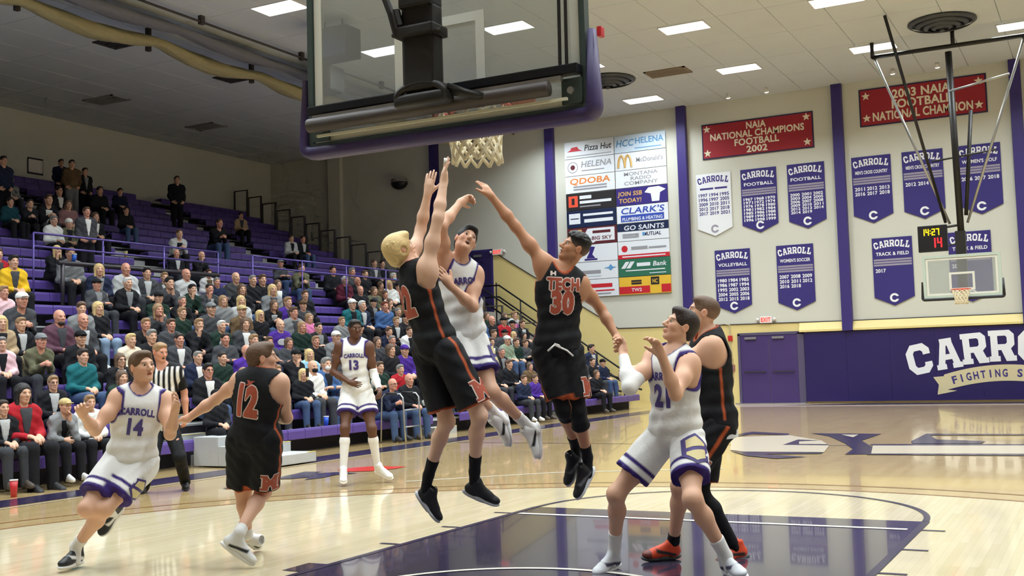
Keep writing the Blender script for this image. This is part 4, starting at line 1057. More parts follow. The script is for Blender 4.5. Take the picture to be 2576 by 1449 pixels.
def red_banner(X, ztop, lines, stars, label):
    W, H = 3.5, 1.12; yb = YW-.03; r = empty('championship_banner', (X+W/2, yb, ztop-H)); tag(r, label, 'banner', 'red football championship banners')
    MB().box((X, yb, ztop-H), (X+W, yb+.015, ztop)).build('border', M_NAVY, r)
    MB().box((X+.04, yb-.004, ztop-H+.04), (X+W-.04, yb+.001, ztop-.04)).build('cloth', M_BANR, r)
    mb = MB()
    for t, z, h, wd in lines: text_flat(mb, t, (X+W/2, yb-.008, z), XD, ZD, h, wd, .03)
    mb.build('lettering', M_TC, r)
    mb = MB()
    for a, c in stars: star(mb, X+a, ztop-c, .13, yb-.008)
    mb.build('stars', M_TC, r)
red_banner(-7.66, 8.82, [('NAIA', 8.53, .20, .62), ('NATIONAL CHAMPIONS', 8.28, .20, 2.95), ('FOOTBALL', 8.03, .20, 1.4), ('2002', 7.79, .19, .66)], [(.17, .17), (3.3, .16), (.17, .93), (3.3, .93)], 'red banner reading NAIA national champions football 2002')
red_banner(-2.79, 9.25, [('2003 NAIA', 8.88, .24, 1.6), ('FOOTBALL', 8.58, .24, 1.65), ('NATIONAL CHAMPION', 8.27, .24, 2.75)], [(.2, .22), (3.3, .2), (.2, .88), (3.28, .88)], 'red banner reading 2003 NAIA football national champion, behind the far goal')
# sponsor boards: two columns of nine
sp = lambda n, c: mat('sponsor_'+n, c, .4)
S_W, S_R, S_K, S_N, S_G, S_Y, S_O, S_B, S_GR, S_M = sp('white', (226, 230, 236)), sp('red', (196, 38, 48)), sp('black', (40, 38, 40)), sp('navy', (22, 36, 72)), sp('green', (48, 108, 84)), sp('yellow', (228, 184, 60)), sp('orange', (220, 130, 56)), sp('blue', (52, 78, 170)), sp('grey', (150, 150, 156)), sp('maroon', (92, 34, 44))
S_LB = sp('light_blue', (206, 222, 236)); S_P = sp('purple', (52, 40, 118)); S_SK = sp('sky', (90, 150, 200)); S_GO = sp('gold', (210, 170, 96))
XA, XB, XC_, ZT = -12.46, -10.66, -8.87, 8.82; ph = (8.82-3.57)/9
def sponsor(col, row, base, label, items):
    x0, x1 = (XA, XB-.015) if col == 0 else (XB+.015, XC_); z1 = ZT-ph*row-.008; z0 = ZT-ph*(row+1)+.008; y = YW-.06
    r = empty('sponsor_sign', ((x0+x1)/2, y, z0)); tag(r, label, 'sign', 'sponsor signs on the end wall')
    MB().bbox((x0, y, z0), (x1, y+.05, z1), .006).build('panel', base, r)
    w_, h_ = x1-x0, z1-z0; gp = {}
    for it in items:
        k = it[0]; m = it[-1]; mb = gp.setdefault(m.name, (MB(), m))[0]; yy = y-.003-.001*len(gp)
        if k == 't': text_flat(mb, it[1], (x0+w_*it[2], yy, z0+h_*it[3]), XD, ZD, h_*it[4], w_*it[5], .02, it[6])
        elif k == 'b': mb.box((x0+w_*it[1], yy, z0+h_*it[2]), (x0+w_*it[3], yy+.002, z0+h_*it[4]))
        elif k == 'p': wpoly(mb, [(x0+w_*a, z0+h_*c) for a, c in it[1]], yy)
        elif k == 'c':
            P = [(x0+w_*it[1]+h_*it[3]*math.cos(a), z0+h_*it[2]+h_*it[3]*math.sin(a)) for a in np.linspace(0, 2*math.pi, 20, endpoint=False)]; wpoly(mb, P, yy)
        elif k == 'a':
            mb.tube([(x0+w_*(it[1]+it[3]*math.cos(a)), yy, z0+h_*(it[2]+it[4]*math.sin(a))) for a in np.linspace(0, math.pi, 14)], .035, 6)
    for nm, (mb, m) in gp.items(): mb.build('print', m, r)
lines = lambda x0, x1, zs, m, h=.06: [('b', x0, z-h/2, x1, z+h/2, m) for z in zs]
sponsor(0, 0, S_W, 'white sponsor sign with a red roof logo, top of the left column', [('p', [(.05, .42), (.12, .52), (.14, .66), (.26, .70), (.30, .52), (.37, .42)], S_R), ('t', 'Pizza Hut', .68, .40, .34, .54, .15, S_K)]+lines(.04, .95, (.14,), S_GR, .05))
sponsor(1, 0, S_LB, 'pale blue sponsor sign reading HCC Helena, top of the right column', [('t', 'HCC', .20, .36, .38, .34, .2, S_SK), ('t', 'HELENA', .69, .44, .34, .55, 0, S_SK)]+lines(.4, .92, (.18,), S_SK, .05))
sponsor(0, 1, S_W, 'white sponsor sign reading Helena with a round emblem', [('c', .16, .5, .34, S_GR), ('c', .16, .5, .29, S_W), ('c', .16, .5, .15, S_M), ('t', 'HELENA', .64, .46, .34, .62, .2, S_GR)]+lines(.34, .8, (.26,), S_GR, .06))
sponsor(1, 1, S_W, 'white sponsor sign with golden arches', [('a', .13, .15, .065, .70, S_GO), ('a', .26, .15, .065, .70, S_GO), ('t', "McDonald's", .68, .40, .26, .52, 0, S_GR)])
sponsor(0, 2, S_W, 'white sponsor sign with orange Qdoba lettering', [('t', 'QDOBA', .5, .52, .34, .82, .1, S_O)]+lines(.16, .84, (.36, .2), S_GR, .09))
sponsor(1, 2, S_W, 'white sponsor sign reading Montana Radio Company in grey', [('t', 'MONTANA', .5, .68, .2, .66, 0, S_GR), ('t', 'RADIO', .5, .41, .2, .4, 0, S_GR), ('t', 'COMPANY', .5, .14, .2, .66, 0, S_GR)])
sponsor(0, 3, S_K, 'black sponsor sign with an orange square emblem', [('b', .05, .2, .24, .86, sp('tomato', (226, 84, 60))), ('b', .115, .34, .175, .72, S_K)]+lines(.28, .52, (.74,), S_W, .2)+lines(.28, .92, (.45,), S_W, .16)+lines(.28, .7, (.2,), S_GR, .08))
sponsor(1, 3, S_P, 'purple sponsor sign with gold lettering and a white fan shape', [('t', 'JOIN SSB', .27, .56, .24, .48, .1, S_GO), ('t', 'TODAY!', .27, .16, .24, .44, .1, S_GO), ('p', [(.56, .66), (.64, .92), (.84, .94), (.97, .74), (.86, .58), (.84, .10), (.70, .10), (.68, .56)], S_W)])
sponsor(0, 4, S_N, 'navy sponsor sign with a white block logo and phone line', [('b', .05, .22, .28, .84, S_W), ('b', .08, .5, .25, .56, S_N)]+lines(.34, .94, (.72,), S_W, .13)+lines(.36, .94, (.36,), S_W, .2))
sponsor(1, 4, S_W, "white sponsor sign reading Clark's over a blue band", [('t', "CLARK'S", .5, .54, .34, .84, .2, S_B), ('b', .08, .08, .92, .46, S_B), ('t', 'PLUMBING & HEATING', .5, .14, .18, .78, 0, S_W)])
sponsor(0, 5, S_M, 'maroon sponsor sign with a white state outline', [('p', [(.42, .92), (.96, .92), (.96, .16), (.58, .16), (.52, .05), (.44, .40), (.36, .62)], S_W), ('b', .06, .3, .3, .9, S_GO), ('t', 'BIG SKY', .7, .24, .2, .4, .1, S_M)]+lines(.52, .88, (.7,), S_M, .16))
sponsor(1, 5, S_W, 'sponsor sign with Go Saints in white on a dark band', [('b', 0, .55, 1, 1, S_N), ('t', 'GO SAINTS', .52, .62, .26, .78, .1, S_W), ('t', 'MUTUAL', .68, .24, .2, .34, .1, S_N)]+lines(.10, .42, (.36, .22), S_GR, .1)+[('b', .49, .26, .54, .44, S_SK)])
sponsor(0, 6, S_W, 'white sponsor sign with a purple angular emblem beside the leaping player', [('p', [(.38, .2), (.56, .2), (.50, .42), (.56, .85), (.46, .9), (.44, .55)], S_P), ('b', .34, .08, .60, .18, S_P)])
sponsor(1, 6, S_W, 'white sponsor sign with a red dot and dark red strip', [('c', .13, .58, .19, S_R), ('b', .26, .50, .58, .68, S_GR), ('b', .60, .52, .94, .62, S_GR), ('b', 0, 0, 1, .24, S_R)]+lines(.08, .92, (.12,), S_W, .07))
sponsor(0, 7, S_W, 'white sponsor sign with thin blue-grey script and a starburst', lines(.2, .66, (.42,), S_GR, .2)+[('p', [(.72, .60), (.82, .66), (.86, .82), (.90, .66), (.98, .62), (.90, .56), (.86, .42), (.82, .56)], S_SK)]+lines(.2, .66, (.2,), S_LB, .06))
sponsor(1, 7, S_G, 'green sponsor sign with white bank lettering', [('p', [(.05, .48), (.14, .86), (.22, .86), (.13, .48)], S_W), ('p', [(.15, .48), (.24, .86), (.32, .86), (.23, .48)], S_W), ('b', .36, .56, .62, .76, S_W), ('t', 'Bank', .80, .54, .26, .26, .2, S_W)]+lines(.14, .9, (.34,), S_W, .06)+lines(.6, .92, (.14,), S_LB, .05))
sponsor(0, 8, S_W, 'white sponsor sign with red lettering, bottom of the left column', [('b', .36, .52, .88, .74, S_R)]+lines(.32, .92, (.34,), S_R, .08)+lines(.5, .85, (.16,), S_GR, .08))
sponsor(1, 8, S_Y, 'yellow and red sponsor sign, bottom of the right column', [('b', 0, .05, .60, .46, S_R), ('b', .82, .05, 1, .5, S_R), ('b', .62, .5, .78, .94, S_K), ('t', 'NC', .70, .6, .22, .1, 0, S_Y), ('t', 'TW2', .34, .17, .18, .2, 0, S_W)]+lines(.24, .44, (.76, .62), S_K, .1))
for o_ in list(bpy.data.objects):
    if o_.type == 'MESH' and o_.name.split('.')[0] in ('years', 'team_name', 'sport_name', 'silver_lines', 'stars', 'print', 'lettering'): o_['kind'] = 'stuff'
# padded wall with the team name
pad = empty('wall_padding', (2, YW-.08, 0)); tag(pad, 'purple padded wall with the white team name under the far backboard', 'wall padding')
for k in range(9):
    MB().bbox((-4.72+1.23*k, YW-.11, .06), (-4.72+1.23*(k+1)-.0015, YW-.02, 2.12), .004).build('pad_panel', M_PAD, pad)
cxw = .76; yp = YW-.114
tx = [-1.38, -.65, .03, .73, 1.44, 2.1, 2.72]; bz = [.82, .95, 1.07, 1.12, 1.10, 1.0, .86]; ang = [.20, .14, .07, .02, -.05, -.12, -.18]
for i, chh in enumerate('CARROLL'):
    v, f = letter_mesh(chh); c, s = math.cos(ang[i]), math.sin(ang[i]); lx = (v[:, 0]-.41)*.82; ly = v[:, 1]*.86
    MB().add([(tx[i]+a*c-b_*s, yp-.004, bz[i]+a*s+b_*c) for a, b_ in zip(lx, ly)], [q for q in f]).build('letter', M_TW, pad)
rib = MB(); n = 24; gold = mat('ribbon_gold', (214, 200, 158), .6)
az = lambda x: 1.03-.30*((x-cxw)/1.75)**2
for i in range(n):
    a = -.83+3.2*i/n; c = -.83+3.2*(i+1)/n
    rib.add([(a, yp-.003, az(a)-.45), (c, yp-.003, az(c)-.45), (c, yp-.003, az(c)), (a, yp-.003, az(a))], [(0, 1, 2, 3)])
rib.add([(-1.12, yp-.002, .72), (-.83, yp-.002, .74), (-.83, yp-.002, .36), (-.5, yp-.002, .33), (-.68, yp-.002, .40), (-.62, yp-.002, .30), (-1.03, yp-.002, .22), (-.98, yp-.002, .5)], [(0, 1, 2, 5, 6, 7), (2, 3, 5)])
rib.build('ribbon', gold, pad)
mb = MB(); txt = 'FIGHTING SAINTS'; x = -.62; st = 2.76/len(txt)
for chh in txt:
    if chh != ' ':
        xx = x+st/2; sl_p = -2*.30*(xx-cxw)/1.75**2
        text_flat(mb, chh, (xx, yp-.006, az(xx)-.33), unit(A3(1, 0, sl_p)), unit(A3(-sl_p, 0, 1)), .20, st*.72 if chh not in 'I' else st*.22, .03)
    x += st
mb.build('ribbon_text', M_TP, pad)['kind'] = 'stuff'
# doors
d1 = struct(empty('door_1', (-5.8, YW, 0)))
MB().box((-6.78, YW-.06, 0), (-6.70, YW, 2.14)).box((-4.94, YW-.06, 0), (-4.74, YW, 2.14)).box((-6.78, YW-.06, 2.10), (-4.74, YW, 2.18)).build('door_frame', mat('frame_purple', (84, 76, 104), .5), d1)
M_DOOR = mat('door_purple', (66, 48, 104), .45)
for a in (-6.70, -5.82): MB().bbox((a+.004, YW-.045, .03), (a+.876, YW-.005, 2.10), .006).build('door_leaf', M_DOOR, d1)
for a in (-6.55, -5.70): MB().box((a, YW-.09, 1.98), (a+.36, YW-.045, 2.05)).build('door_closer', mat('closer', (150, 148, 150), .4, .5), d1)
MB().tube([(-6.6, YW-.10, .98), (-5.92, YW-.10, .98)], .018, 8).build('push_bar', M_STEEL, d1); MB().tube([(-5.72, YW-.10, .98), (-5.04, YW-.10, .98)], .018, 8).build('push_bar', M_STEEL, d1)
MB().box((-6.9, YW-.12, 0), (-4.74, YW-.02, .03)).build('threshold', M_ALU, d1)
d2 = struct(empty('door_2', (-15.85, YW, 3.2)))
MB().box((-16.32, YW-.05, 3.2), (-16.25, YW, 5.45)).box((-15.42, YW-.05, 3.2), (-15.35, YW, 5.45)).box((-16.32, YW-.05, 5.38), (-15.35, YW, 5.45)).build('door_frame', M_PURP, d2)
MB().bbox((-16.25, YW-.045, 3.2), (-15.42, YW-.005, 5.38), .006).build('door_leaf', mat('door_dark_purple', (44, 34, 84), .5), d2)
MB().box((-16.1, YW-.09, 5.2), (-15.8, YW-.045, 5.28)).build('door_closer', M_ALU, d2)
# exit signs, alarm, switches, dome
def exit_sign(X, Z, lb):
    r = empty('exit_sign', (X, YW-.05, Z)); tag(r, lb, 'exit sign', 'red exit signs')
    MB().bbox((X-.19, YW-.09, Z), (X+.19, YW-.02, Z+.21), .01).build('housing', mat('exit_white', (232, 226, 222), .4), r)
    mb = MB(); text_flat(mb, 'EXIT', (X, YW-.094, Z+.045), XD, ZD, .12, .30, .03); mb.build('lettering', mat('exit_red', (255, 60, 50), .4, emit=1.6), r)
    MB().add(*sphere_part((X-.26, YW-.07, Z+.12), .05, 6)).add(*sphere_part((X+.26, YW-.07, Z+.12), .05, 6)).box((X-.3, YW-.05, Z+.06), (X+.3, YW-.02, Z+.12)).build('lamp_heads', mat('exit_white', (232, 226, 222), .4), r)
exit_sign(-5.86, 2.46, 'lit red exit sign above the purple double doors'); exit_sign(-15.15, 5.22, 'red exit sign at the top of the corner stairs')
r = empty('fire_alarm', (-7.0, YW, 2.0)); tag(r, 'red fire alarm box with grey conduit left of the purple doors', 'fire alarm')
MB().bbox((-7.08, YW-.08, 1.95), (-6.94, YW-.02, 2.12), .01).build('box', mat('alarm_red', (196, 44, 40), .4), r)
MB().tube([(-7.01, YW-.05, 1.95), (-7.01, YW-.05, 1.2)], .018, 8).tube([(-7.01, YW-.05, 2.12), (-7.01, YW-.05, 2.45), (-7.2, YW-.05, 2.5)], .018, 8).build('conduit', mat('conduit', (188, 180, 150), .5), r)
MB().bbox((-7.05, YW-.07, 1.02), (-6.9, YW-.02, 1.22), .01).build('pull_station', mat('pull_station', (150, 96, 96), .5), r)
tag(MB().bbox((-7.29, YW-.035, 1.56), (-7.17, YW-.02, 1.72), .004).box((-7.24, YW-.045, 1.62), (-7.22, YW-.03, 1.66)).build('light_switch', mat('switch_white', (236, 234, 226), .4)), 'white light switch plate on the yellow wall left of the alarm', 'light switch')
r = empty('wall_dome', (-19.0, YW-.3, 8.1)); tag(r, 'dark dome fitting on the dim end wall above the stands', 'wall lamp')
V, F = sphere_part((0, 0, 0), .34, 10)
MB().add([(-19.0+v[0], YW-.28+v[1]*.7, 8.12+min(v[2], .02)*.75) for v in V], F).build('dome', mat('dome_dark', (40, 38, 38), .4), r, True)
MB().cyl((-19.0, YW-.28, 8.13), (-19.0, YW-.28, 8.24), .30, 20).box((-19.1, YW-.3, 8.16), (-18.9, YW, 8.24)).build('cap', mat('dome_cap', (120, 116, 108), .5), r)
pf = empty('wall_frame', (XL+.03, 18.6, 7.55)); tag(pf, 'small framed white notice on the back wall above the upper rows', 'sign')
MB().box((XL, 18.35, 7.62), (XL+.03, 18.9, 8.12)).build('frame', mat('frame_black', (22, 22, 24), .5), pf); MB().box((XL+.03, 18.37, 7.67), (XL+.035, 18.88, 8.07)).build('sheet', mat('sheet_grey', (226, 222, 214), .6), pf)
# corner stairs up to the upper door
st_ = empty('stairs', (-13, 28.3, 0)); tag(st_, 'corner staircase with black handrails rising to the upper purple door', 'stairs')
M_CONC = mat('concrete', (150, 146, 138), .8, noise=(5., .1)); nst = 17
for k in range(nst):
    zz = 3.2*(k+1)/nst; xa = -10.4-.275*k
    MB().box((xa-.29, 27.4, zz-.19), (xa, 29.35, zz)).build('step', M_CONC, st_)
MB().box((-16.6, 27.4, 3.0), (-10.4-.275*nst+.02, 29.35, 3.2)).build('landing', M_CONC, st_)
MB().prism([(-10.35, 0), (-15.1, 3.2), (-16.6, 3.2), (-16.6, 2.9), (-15.0, 2.9), (-10.7, 0)], lambda a, c: (a, 27.36, c), lambda a, c: (a, 27.42, c)).build('stringer', M_YELLOW, st_)
M_RAILB = mat('rail_black', (26, 24, 28), .4, .4)
for y in (27.5, 29.2):
    for dz in (.95, .55):
        MB().tube([(-9.9, y, dz-.05), (-10.4, y, .1+dz), (-15.0, y, 3.2+dz), (-16.4, y, 3.2+dz)], .03, 8).build('handrail', M_RAILB, st_, True)
    for k in range(6):
        xa = -10.5-.92*k; zz = .05+3.2*(.92*k+.1)/4.675
        MB().tube([(xa, y, zz), (xa, y, zz+.98)], .025, 8).build('baluster', M_RAILB, st_, True)

# ------------------------------------------------------------------ stands
RUN, RISE, X0, NROW, YE = .66, .30, -9.2, 24, 27.2
AIS = (2.6, 9.4, 16.1, 22.4)      # aisle centres
M_SEAT = mat('seat_purple', (86, 66, 140), .42, 0, .45, noise=(3., .12)); M_DECK = mat('deck_grey', (176, 178, 178), .55, .1, noise=(6., .08)); M_UNDER = mat('under_dark', (30, 26, 34), .8); M_STEPY = mat('step_yellow', (214, 190, 92), .6)
bl = empty('bleachers', (X0-3, 15, 0)); tag(bl, 'long bank of purple bench seating rising to the back wall', 'bleachers')
YS = -3.0
prof = [(X0-.36, 0)]
for k in range(NROW):
    xk = X0-RUN*k
    prof += [(xk-.36, RISE*(k+1)-.03), (xk-.36-RUN, RISE*(k+1)-.03)]
prof = [(max(a, XL+.03), c) for a, c in prof]+[(XL+.03, RISE*NROW-.03), (XL+.03, 0)]
MB().prism(prof, lambda a, c: (a, YS, c), lambda a, c: (a, YE, c)).build('understructure', M_UNDER, bl)
def in_aisle(y, m=.0): return any(abs(y-a) < .55+m for a in AIS)
segs = []; y = YS; cuts = sorted([a-.55 for a in AIS]+[a+.55 for a in AIS])
edges = [YS]+cuts+[YE]; spans = [(edges[i], edges[i+1]) for i in range(0, len(edges), 2)]
for k in range(NROW):
    xk = X0-RUN*k
    MB().box((max(xk-.36-RUN, XL+.03), YS, RISE*(k+1)-.03), (xk-.345, YE, RISE*(k+1))).build('deck', M_DECK, bl)
    MB().box((xk-.365, YS, RISE*k), (xk-.35, YE, RISE*(k+1)-.03)).build('riser', M_UNDER, bl)
def seat_mesh(w):
    b = MB(); g = .006; pr = [(-.30, .40), (-.03, .425), (0, .415), (.012, .38), (.012, .25), (-.015, .24), (-.015, .36), (-.05, .385), (-.30, .36)]
    b.prism(pr, lambda a, c: (a, g, c), lambda a, c: (a, w-g, c)); me = b.mesh('seat'); me.materials.append(M_SEAT); return me
cache = {}; rest = MB(); ns = 0
for k in range(NROW):
    xk = X0-RUN*k; ymin = 2.5+.62*k
    for a, b_ in spans:
        n = max(1, round((b_-a)/.46)); w_ = (b_-a)/n
        if b_ < ymin-.5: continue
        kk = round(w_, 4); me = cache.setdefault(kk, None) or cache.__setitem__(kk, seat_mesh(w_)) or cache[kk]
        for i in range(n):
            yy = a+w_*i
            if yy < ymin: continue
            if ns < 300 and k < 8:
                o = bpy.data.objects.new('seat', me); COL.objects.link(o); o.parent = bl; o.matrix_parent_inverse = parent_inv(bl); o.location = (xk, yy, RISE*k); ns += 1
            else: rest.add([(xk+v.co.x, yy+v.co.y, RISE*k+v.co.z) for v in me.vertices], [tuple(p.vertices) for p in me.polygons])
o = rest.build('seat_field', M_SEAT, bl); o['kind'] = 'stuff'
for a in AIS[1:]:
    for k in range(NROW-1):
        xk = X0-RUN*k
        s_ = MB().box((xk-.36-.0, a-.45, RISE*k), (xk-.02, a+.45, RISE*k+.15+.0)).build('aisle_step', M_DECK, bl)
        if k % 1 == 0: MB().box((xk-.05, a-.45, RISE*k+.15), (xk-.015, a+.45, RISE*k+.158)).build('step_nosing', M_STEPY if k < 3 else M_DECK, s_)
# loose step block at the foot of the near aisle
sb = empty('step_block', (-8.3, 9.2, 0)); tag(sb, 'grey pull-out steps with yellow edge at the foot of the nearest aisle', 'steps')
for k, (xa, zz) in enumerate(((-7.7, .17), (-8.2, .32), (-8.7, .46))):
    MB().bbox((xa-.5, 8.65, .02), (xa, 9.75, zz), .01).build('step', M_DECK, sb); MB().box((xa-.05, 9.55, zz), (xa+.003, 9.752, zz+.004)).build('edge_strip', M_STEPY, sb)
# guard rails on the walkway
M_RAILP = mat('rail_purple', (84, 70, 140), .35, .3)
gr = empty('guard_rail', (-15.0, 16, 3.1)); tag(gr, 'long purple two-bar guard rail across the middle of the stands', 'railing')
for zz in (4.26, 4.0): MB().tube([(-15.0, 10.4, zz), (-15.0, 15.5, zz)], .021, 8).tube([(-15.0, 16.7, zz), (-15.0, YE, zz)], .021, 8).build('rail', M_RAILP, gr, True)
for yy in (10.4, 12.1, 13.8, 15.5, 16.7, 18.6, 20.5, 22.4, 24.3, 26.2): MB().tube([(-15.0, yy, 2.6), (-15.0, yy, 4.26)], .018, 8).build('post', M_RAILP, gr, True)
tag(MB().tube([(-14.9, 10.9, 3.70), (-14.9, 15.4, 3.70)], .05, 10).tube([(-14.9, 11.0, 3.7), (-14.9, 11.0, 2.7)], .04, 8).tube([(-14.9, 15.3, 3.7), (-14.9, 15.3, 2.7)], .04, 8).build('grab_bar', mat('bar_dark_grey', (58, 54, 58), .4, .3), None, True), 'thick dark grey bar below the purple guard rail', 'railing')
er = empty('end_rail', (-19, YE, 3)); tag(er, 'stepped grey end railing running down the far end of the stands', 'railing')
M_ENDR = mat('end_rail_grey', (74, 72, 70), .5, .3)
for k in range(4, 24):
    xk = X0-RUN*k; zz = RISE*k
    MB().tube([(xk+.04, YE-.05, zz+.1), (xk+.04, YE-.05, zz+1.22), (xk-.56, YE-.05, zz+1.22), (xk-.56, YE-.05, zz+.35)], .04, 6).build('rail_panel', M_ENDR, er)

# ------------------------------------------------------------------ spectators: a few sculpted kinds, copied
def seated(pose, h=1.74):
    k = h/1.74; J = dict(pel=A3(-.14, 0, .10)*k, hR=A3(-.10, -.09, .09)*k, hL=A3(-.10, .09, .09)*k)
    lean = {'lap': .03, 'fwd': .26, 'cross': -.02, 'chin': .20, 'stand': 0}[pose]
    J['neck'] = A3(-.14+lean*1.0, 0, .58-.10*abs(lean))*k; J['sR'] = J['neck']+A3(.0, -.145, -.04)*k; J['sL'] = J['neck']+A3(.0, .145, -.04)*k
    J['head'] = J['neck']+A3(.035+lean*.15, 0, .165)*k; J['face'] = A3(1, 0, .02-.0); J['hup'] = A3(0, 0, 1)
    for s, q in (('R', -1), ('L', 1)):
        J['k'+s] = A3(.33, q*.12, .11)*k; J['a'+s] = A3(.36, q*.12, -.33)*k; J['heel'+s] = A3(.30, q*.12, -.385)*k; J['toe'+s] = A3(.56, q*.14, -.385)*k
        S = J['s'+s]
        if pose == 'lap': E, W, Fg = S+A3(.05, q*.07, -.28), A3(.18, q*.05, .24), A3(.34, q*.01, .20)
        elif pose == 'fwd': E, W, Fg = A3(.22, q*.14, .24), A3(.36, q*.06, .34), A3(.46, q*.01, .36)
        elif pose == 'cross': E, W, Fg = S+A3(.08, q*.10, -.25), A3(.14, q*-.06, .34), A3(.15, q*-.20, .35)
        else:
            if s == 'R': E, W, Fg = A3(.20, -.14, .22), J['head']+A3(.07, -.03, -.20), J['head']+A3(.09, -.03, -.07)
            else: E, W, Fg = S+A3(.06, q*.08, -.27), A3(.20, q*.06, .22), A3(.34, q*.0, .19)
        J['e'+s], J['w'+s], J['f'+s] = E*k, W*k, Fg*k
        J['n'+s] = A3(0, -q, -.4) if pose != 'lap' else A3(.2, 0, -1); J['c'+s] = .45
    return J
def standing():
    J = dict(pel=A3(0, 0, .95), hR=A3(0, -.09, .92), hL=A3(0, .09, .92), neck=A3(0, 0, 1.48), sR=A3(0, -.17, 1.43), sL=A3(0, .17, 1.43), head=A3(.03, 0, 1.65), face=A3(1, 0, 0), hup=A3(0, 0, 1))
    for s, q in (('R', -1), ('L', 1)):
        J['k'+s] = A3(.02, q*.10, .50); J['a'+s] = A3(0, q*.11, .09); J['heel'+s] = A3(-.05, q*.11, .035); J['toe'+s] = A3(.22, q*.13, .035)
        J['e'+s] = A3(-.02, q*.22, 1.15); J['w'+s] = A3(.12, q*.16, .96); J['f'+s] = A3(.22, q*.10, .92); J['n'+s] = A3(0, -q, -.2); J['c'+s] = .4
    return J
KIT = {}
def make_kit(pose):
    J = standing() if pose == 'stand' else seated(pose)
    U, Rc, Fc, Rp, Fp = torso_frame(J); F, R, Uh = head_frame(J); hc = J['head']
    H, T = head_ops(hc, F, R, Uh, 1.0, 0, J['neck']-U*.02)
    hr, _ = hand_ops(J['wR'], J['fR'], J['nR'], True, .45); hl_, _ = hand_ops(J['wL'], J['fL'], J['nL'], False, .45)
    body = torso_ops(J, .95)+limb_ops(J, .92)+H+hr+hl_
    V, Q = sculpt(body, .026, [(hc-.155, hc+.155, .0105), (*box_of(hr, .015), .012), (*box_of(hl_, .015), .012)])
    d = (V-hc); f = d@F; r = d@R; u = d@Uh
    c = np.ones((len(V), 3))
    near = (np.abs(f) < .15) & (np.abs(r) < .12) & (np.abs(u) < .14)
    def bl_(m, cc): c[:] = c*(1-m[:, None])+np.asarray(cc)*m[:, None]
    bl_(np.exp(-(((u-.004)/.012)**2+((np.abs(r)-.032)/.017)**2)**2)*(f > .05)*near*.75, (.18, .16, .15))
    bl_(np.exp(-(((u-.026)/.007)**2)**2)*np.exp(-((np.abs(r)-.034)/.02)**4)*(f > .05)*near*.6, (.3, .24, .2))
    bl_(np.exp(-(((u+.068)/.011)**2+(r/.024)**2)**2)*(f > .06)*near*.7, (.75, .42, .40))
    meb = sdf_mesh('body', V, Q, c)
    top = torso_ops(J, .94, 1.05, .020)
    for s in 'RL':
        S, E, W = J['s'+s], J['e'+s], J['w'+s]
        top += [('u', cone(S, E, .066, .058), .05), ('u', cap(cone(E, W+unit(W-E)*.02, .058, .044), E+(W-E)*.93, W-E), .04)]
    top.append(('u', cone(J['neck']-U*.03, J['neck']+U*.02+Fc*.01, .085, .075), .04))
    top.append(('s', cone(J['neck']+U*.0+Fc*.035, J['neck']+U*.2+Fc*.06, .055, .075), .01))
    if pose == 'stand':
        hm = J['pel']-U*.06; top.append(('i', Pr(lambda x, y, z: hm[2]-z+0*x+0*y, (0, 0, 0), (0, 0, 0)), 0))
    else: top.append(('i', Pr(lambda x, y, z: .045-z+0*x+0*y, (0, 0, 0), (0, 0, 0)), .01))
    V, Q = sculpt(top, .022); V = relax(V, Q, 1); V = V+.006*np.stack([np.sin(V[:, 2]*50+V[:, 1]*30), np.sin(V[:, 2]*44+V[:, 0]*37), 0*V[:, 0]], 1)
    met = sdf_mesh('top', V, Q)
    leg = [('u', ell(J['pel']-U*.02, A3(.165, .14, .12), np.stack([Rp, Fp, U])), 0)]
    for s in 'RL': leg += [('u', cone(J['h'+s], J['k'+s], .105, .080), .05), ('u', cone(J['k'+s], J['a'+s]+A3(0, 0, -.02), .080, .066), .04)]
    V, Q = sculpt(leg, .024); mel = sdf_mesh('trousers', relax(V, Q, 1), Q)
    shoes = []
    for s in 'RL':
        up, so, P, fr = shoe_meshes(J['a'+s], J['heel'+s], J['toe'+s], J['k'+s]); V, Q = sculpt(up+[(o_, p, .02) for o_, p, kk in so], .018); shoes.append(sdf_mesh('shoe', V, Q))
    hairs = {}
    for st in ('crop', 'short', 'long', 'cap', 'beanie', 'curly'):
        V, Q = sculpt(hair_ops(hc, F, R, Uh, 1.0, st), .0125); hairs[st] = sdf_mesh('hair' if st not in ('cap', 'beanie') else 'hat', relax(V, Q, 1), Q)
    xt = {}
    tr = torso_ops(J, .94, 1.05, .030); c0 = J['pel']*.35+J['neck']*.65
    def slab(o0, hw, zlo, zhi):     # front strip of the clothed chest
        def f(x, y, z):
            a = (x-o0[0])*Fc[0]+(y-o0[1])*Fc[1]+(z-o0[2])*Fc[2]; r_ = (x-o0[0])*Rc[0]+(y-o0[1])*Rc[1]+(z-o0[2])*Rc[2]; u_ = (x-o0[0])*U[0]+(y-o0[1])*U[1]+(z-o0[2])*U[2]
            return np.maximum(np.maximum(np.abs(r_)-hw*np.clip(.25+3.2*(u_+.22), .05, 2), -a+.02), np.maximum(zlo-u_, u_-zhi))
        return Pr(f, (0, 0, 0), (0, 0, 0))
    V, Q = sculpt(tr+[('i', slab(c0, .055, -.24, .17), 0), ('s', cone(J['neck']+U*.0+Fc*.035, J['neck']+U*.2+Fc*.06, .055, .075), .0)], .016); xt['shirt_front'] = sdf_mesh('shirt_front', V, Q)
    V, Q = sculpt(tr+[('i', ell(c0+Fc*.14+U*.0, A3(.10, .07, .08), np.stack([Rc, U, Fc])), 0)], .012); xt['chest_print'] = sdf_mesh('chest_print', V, Q)
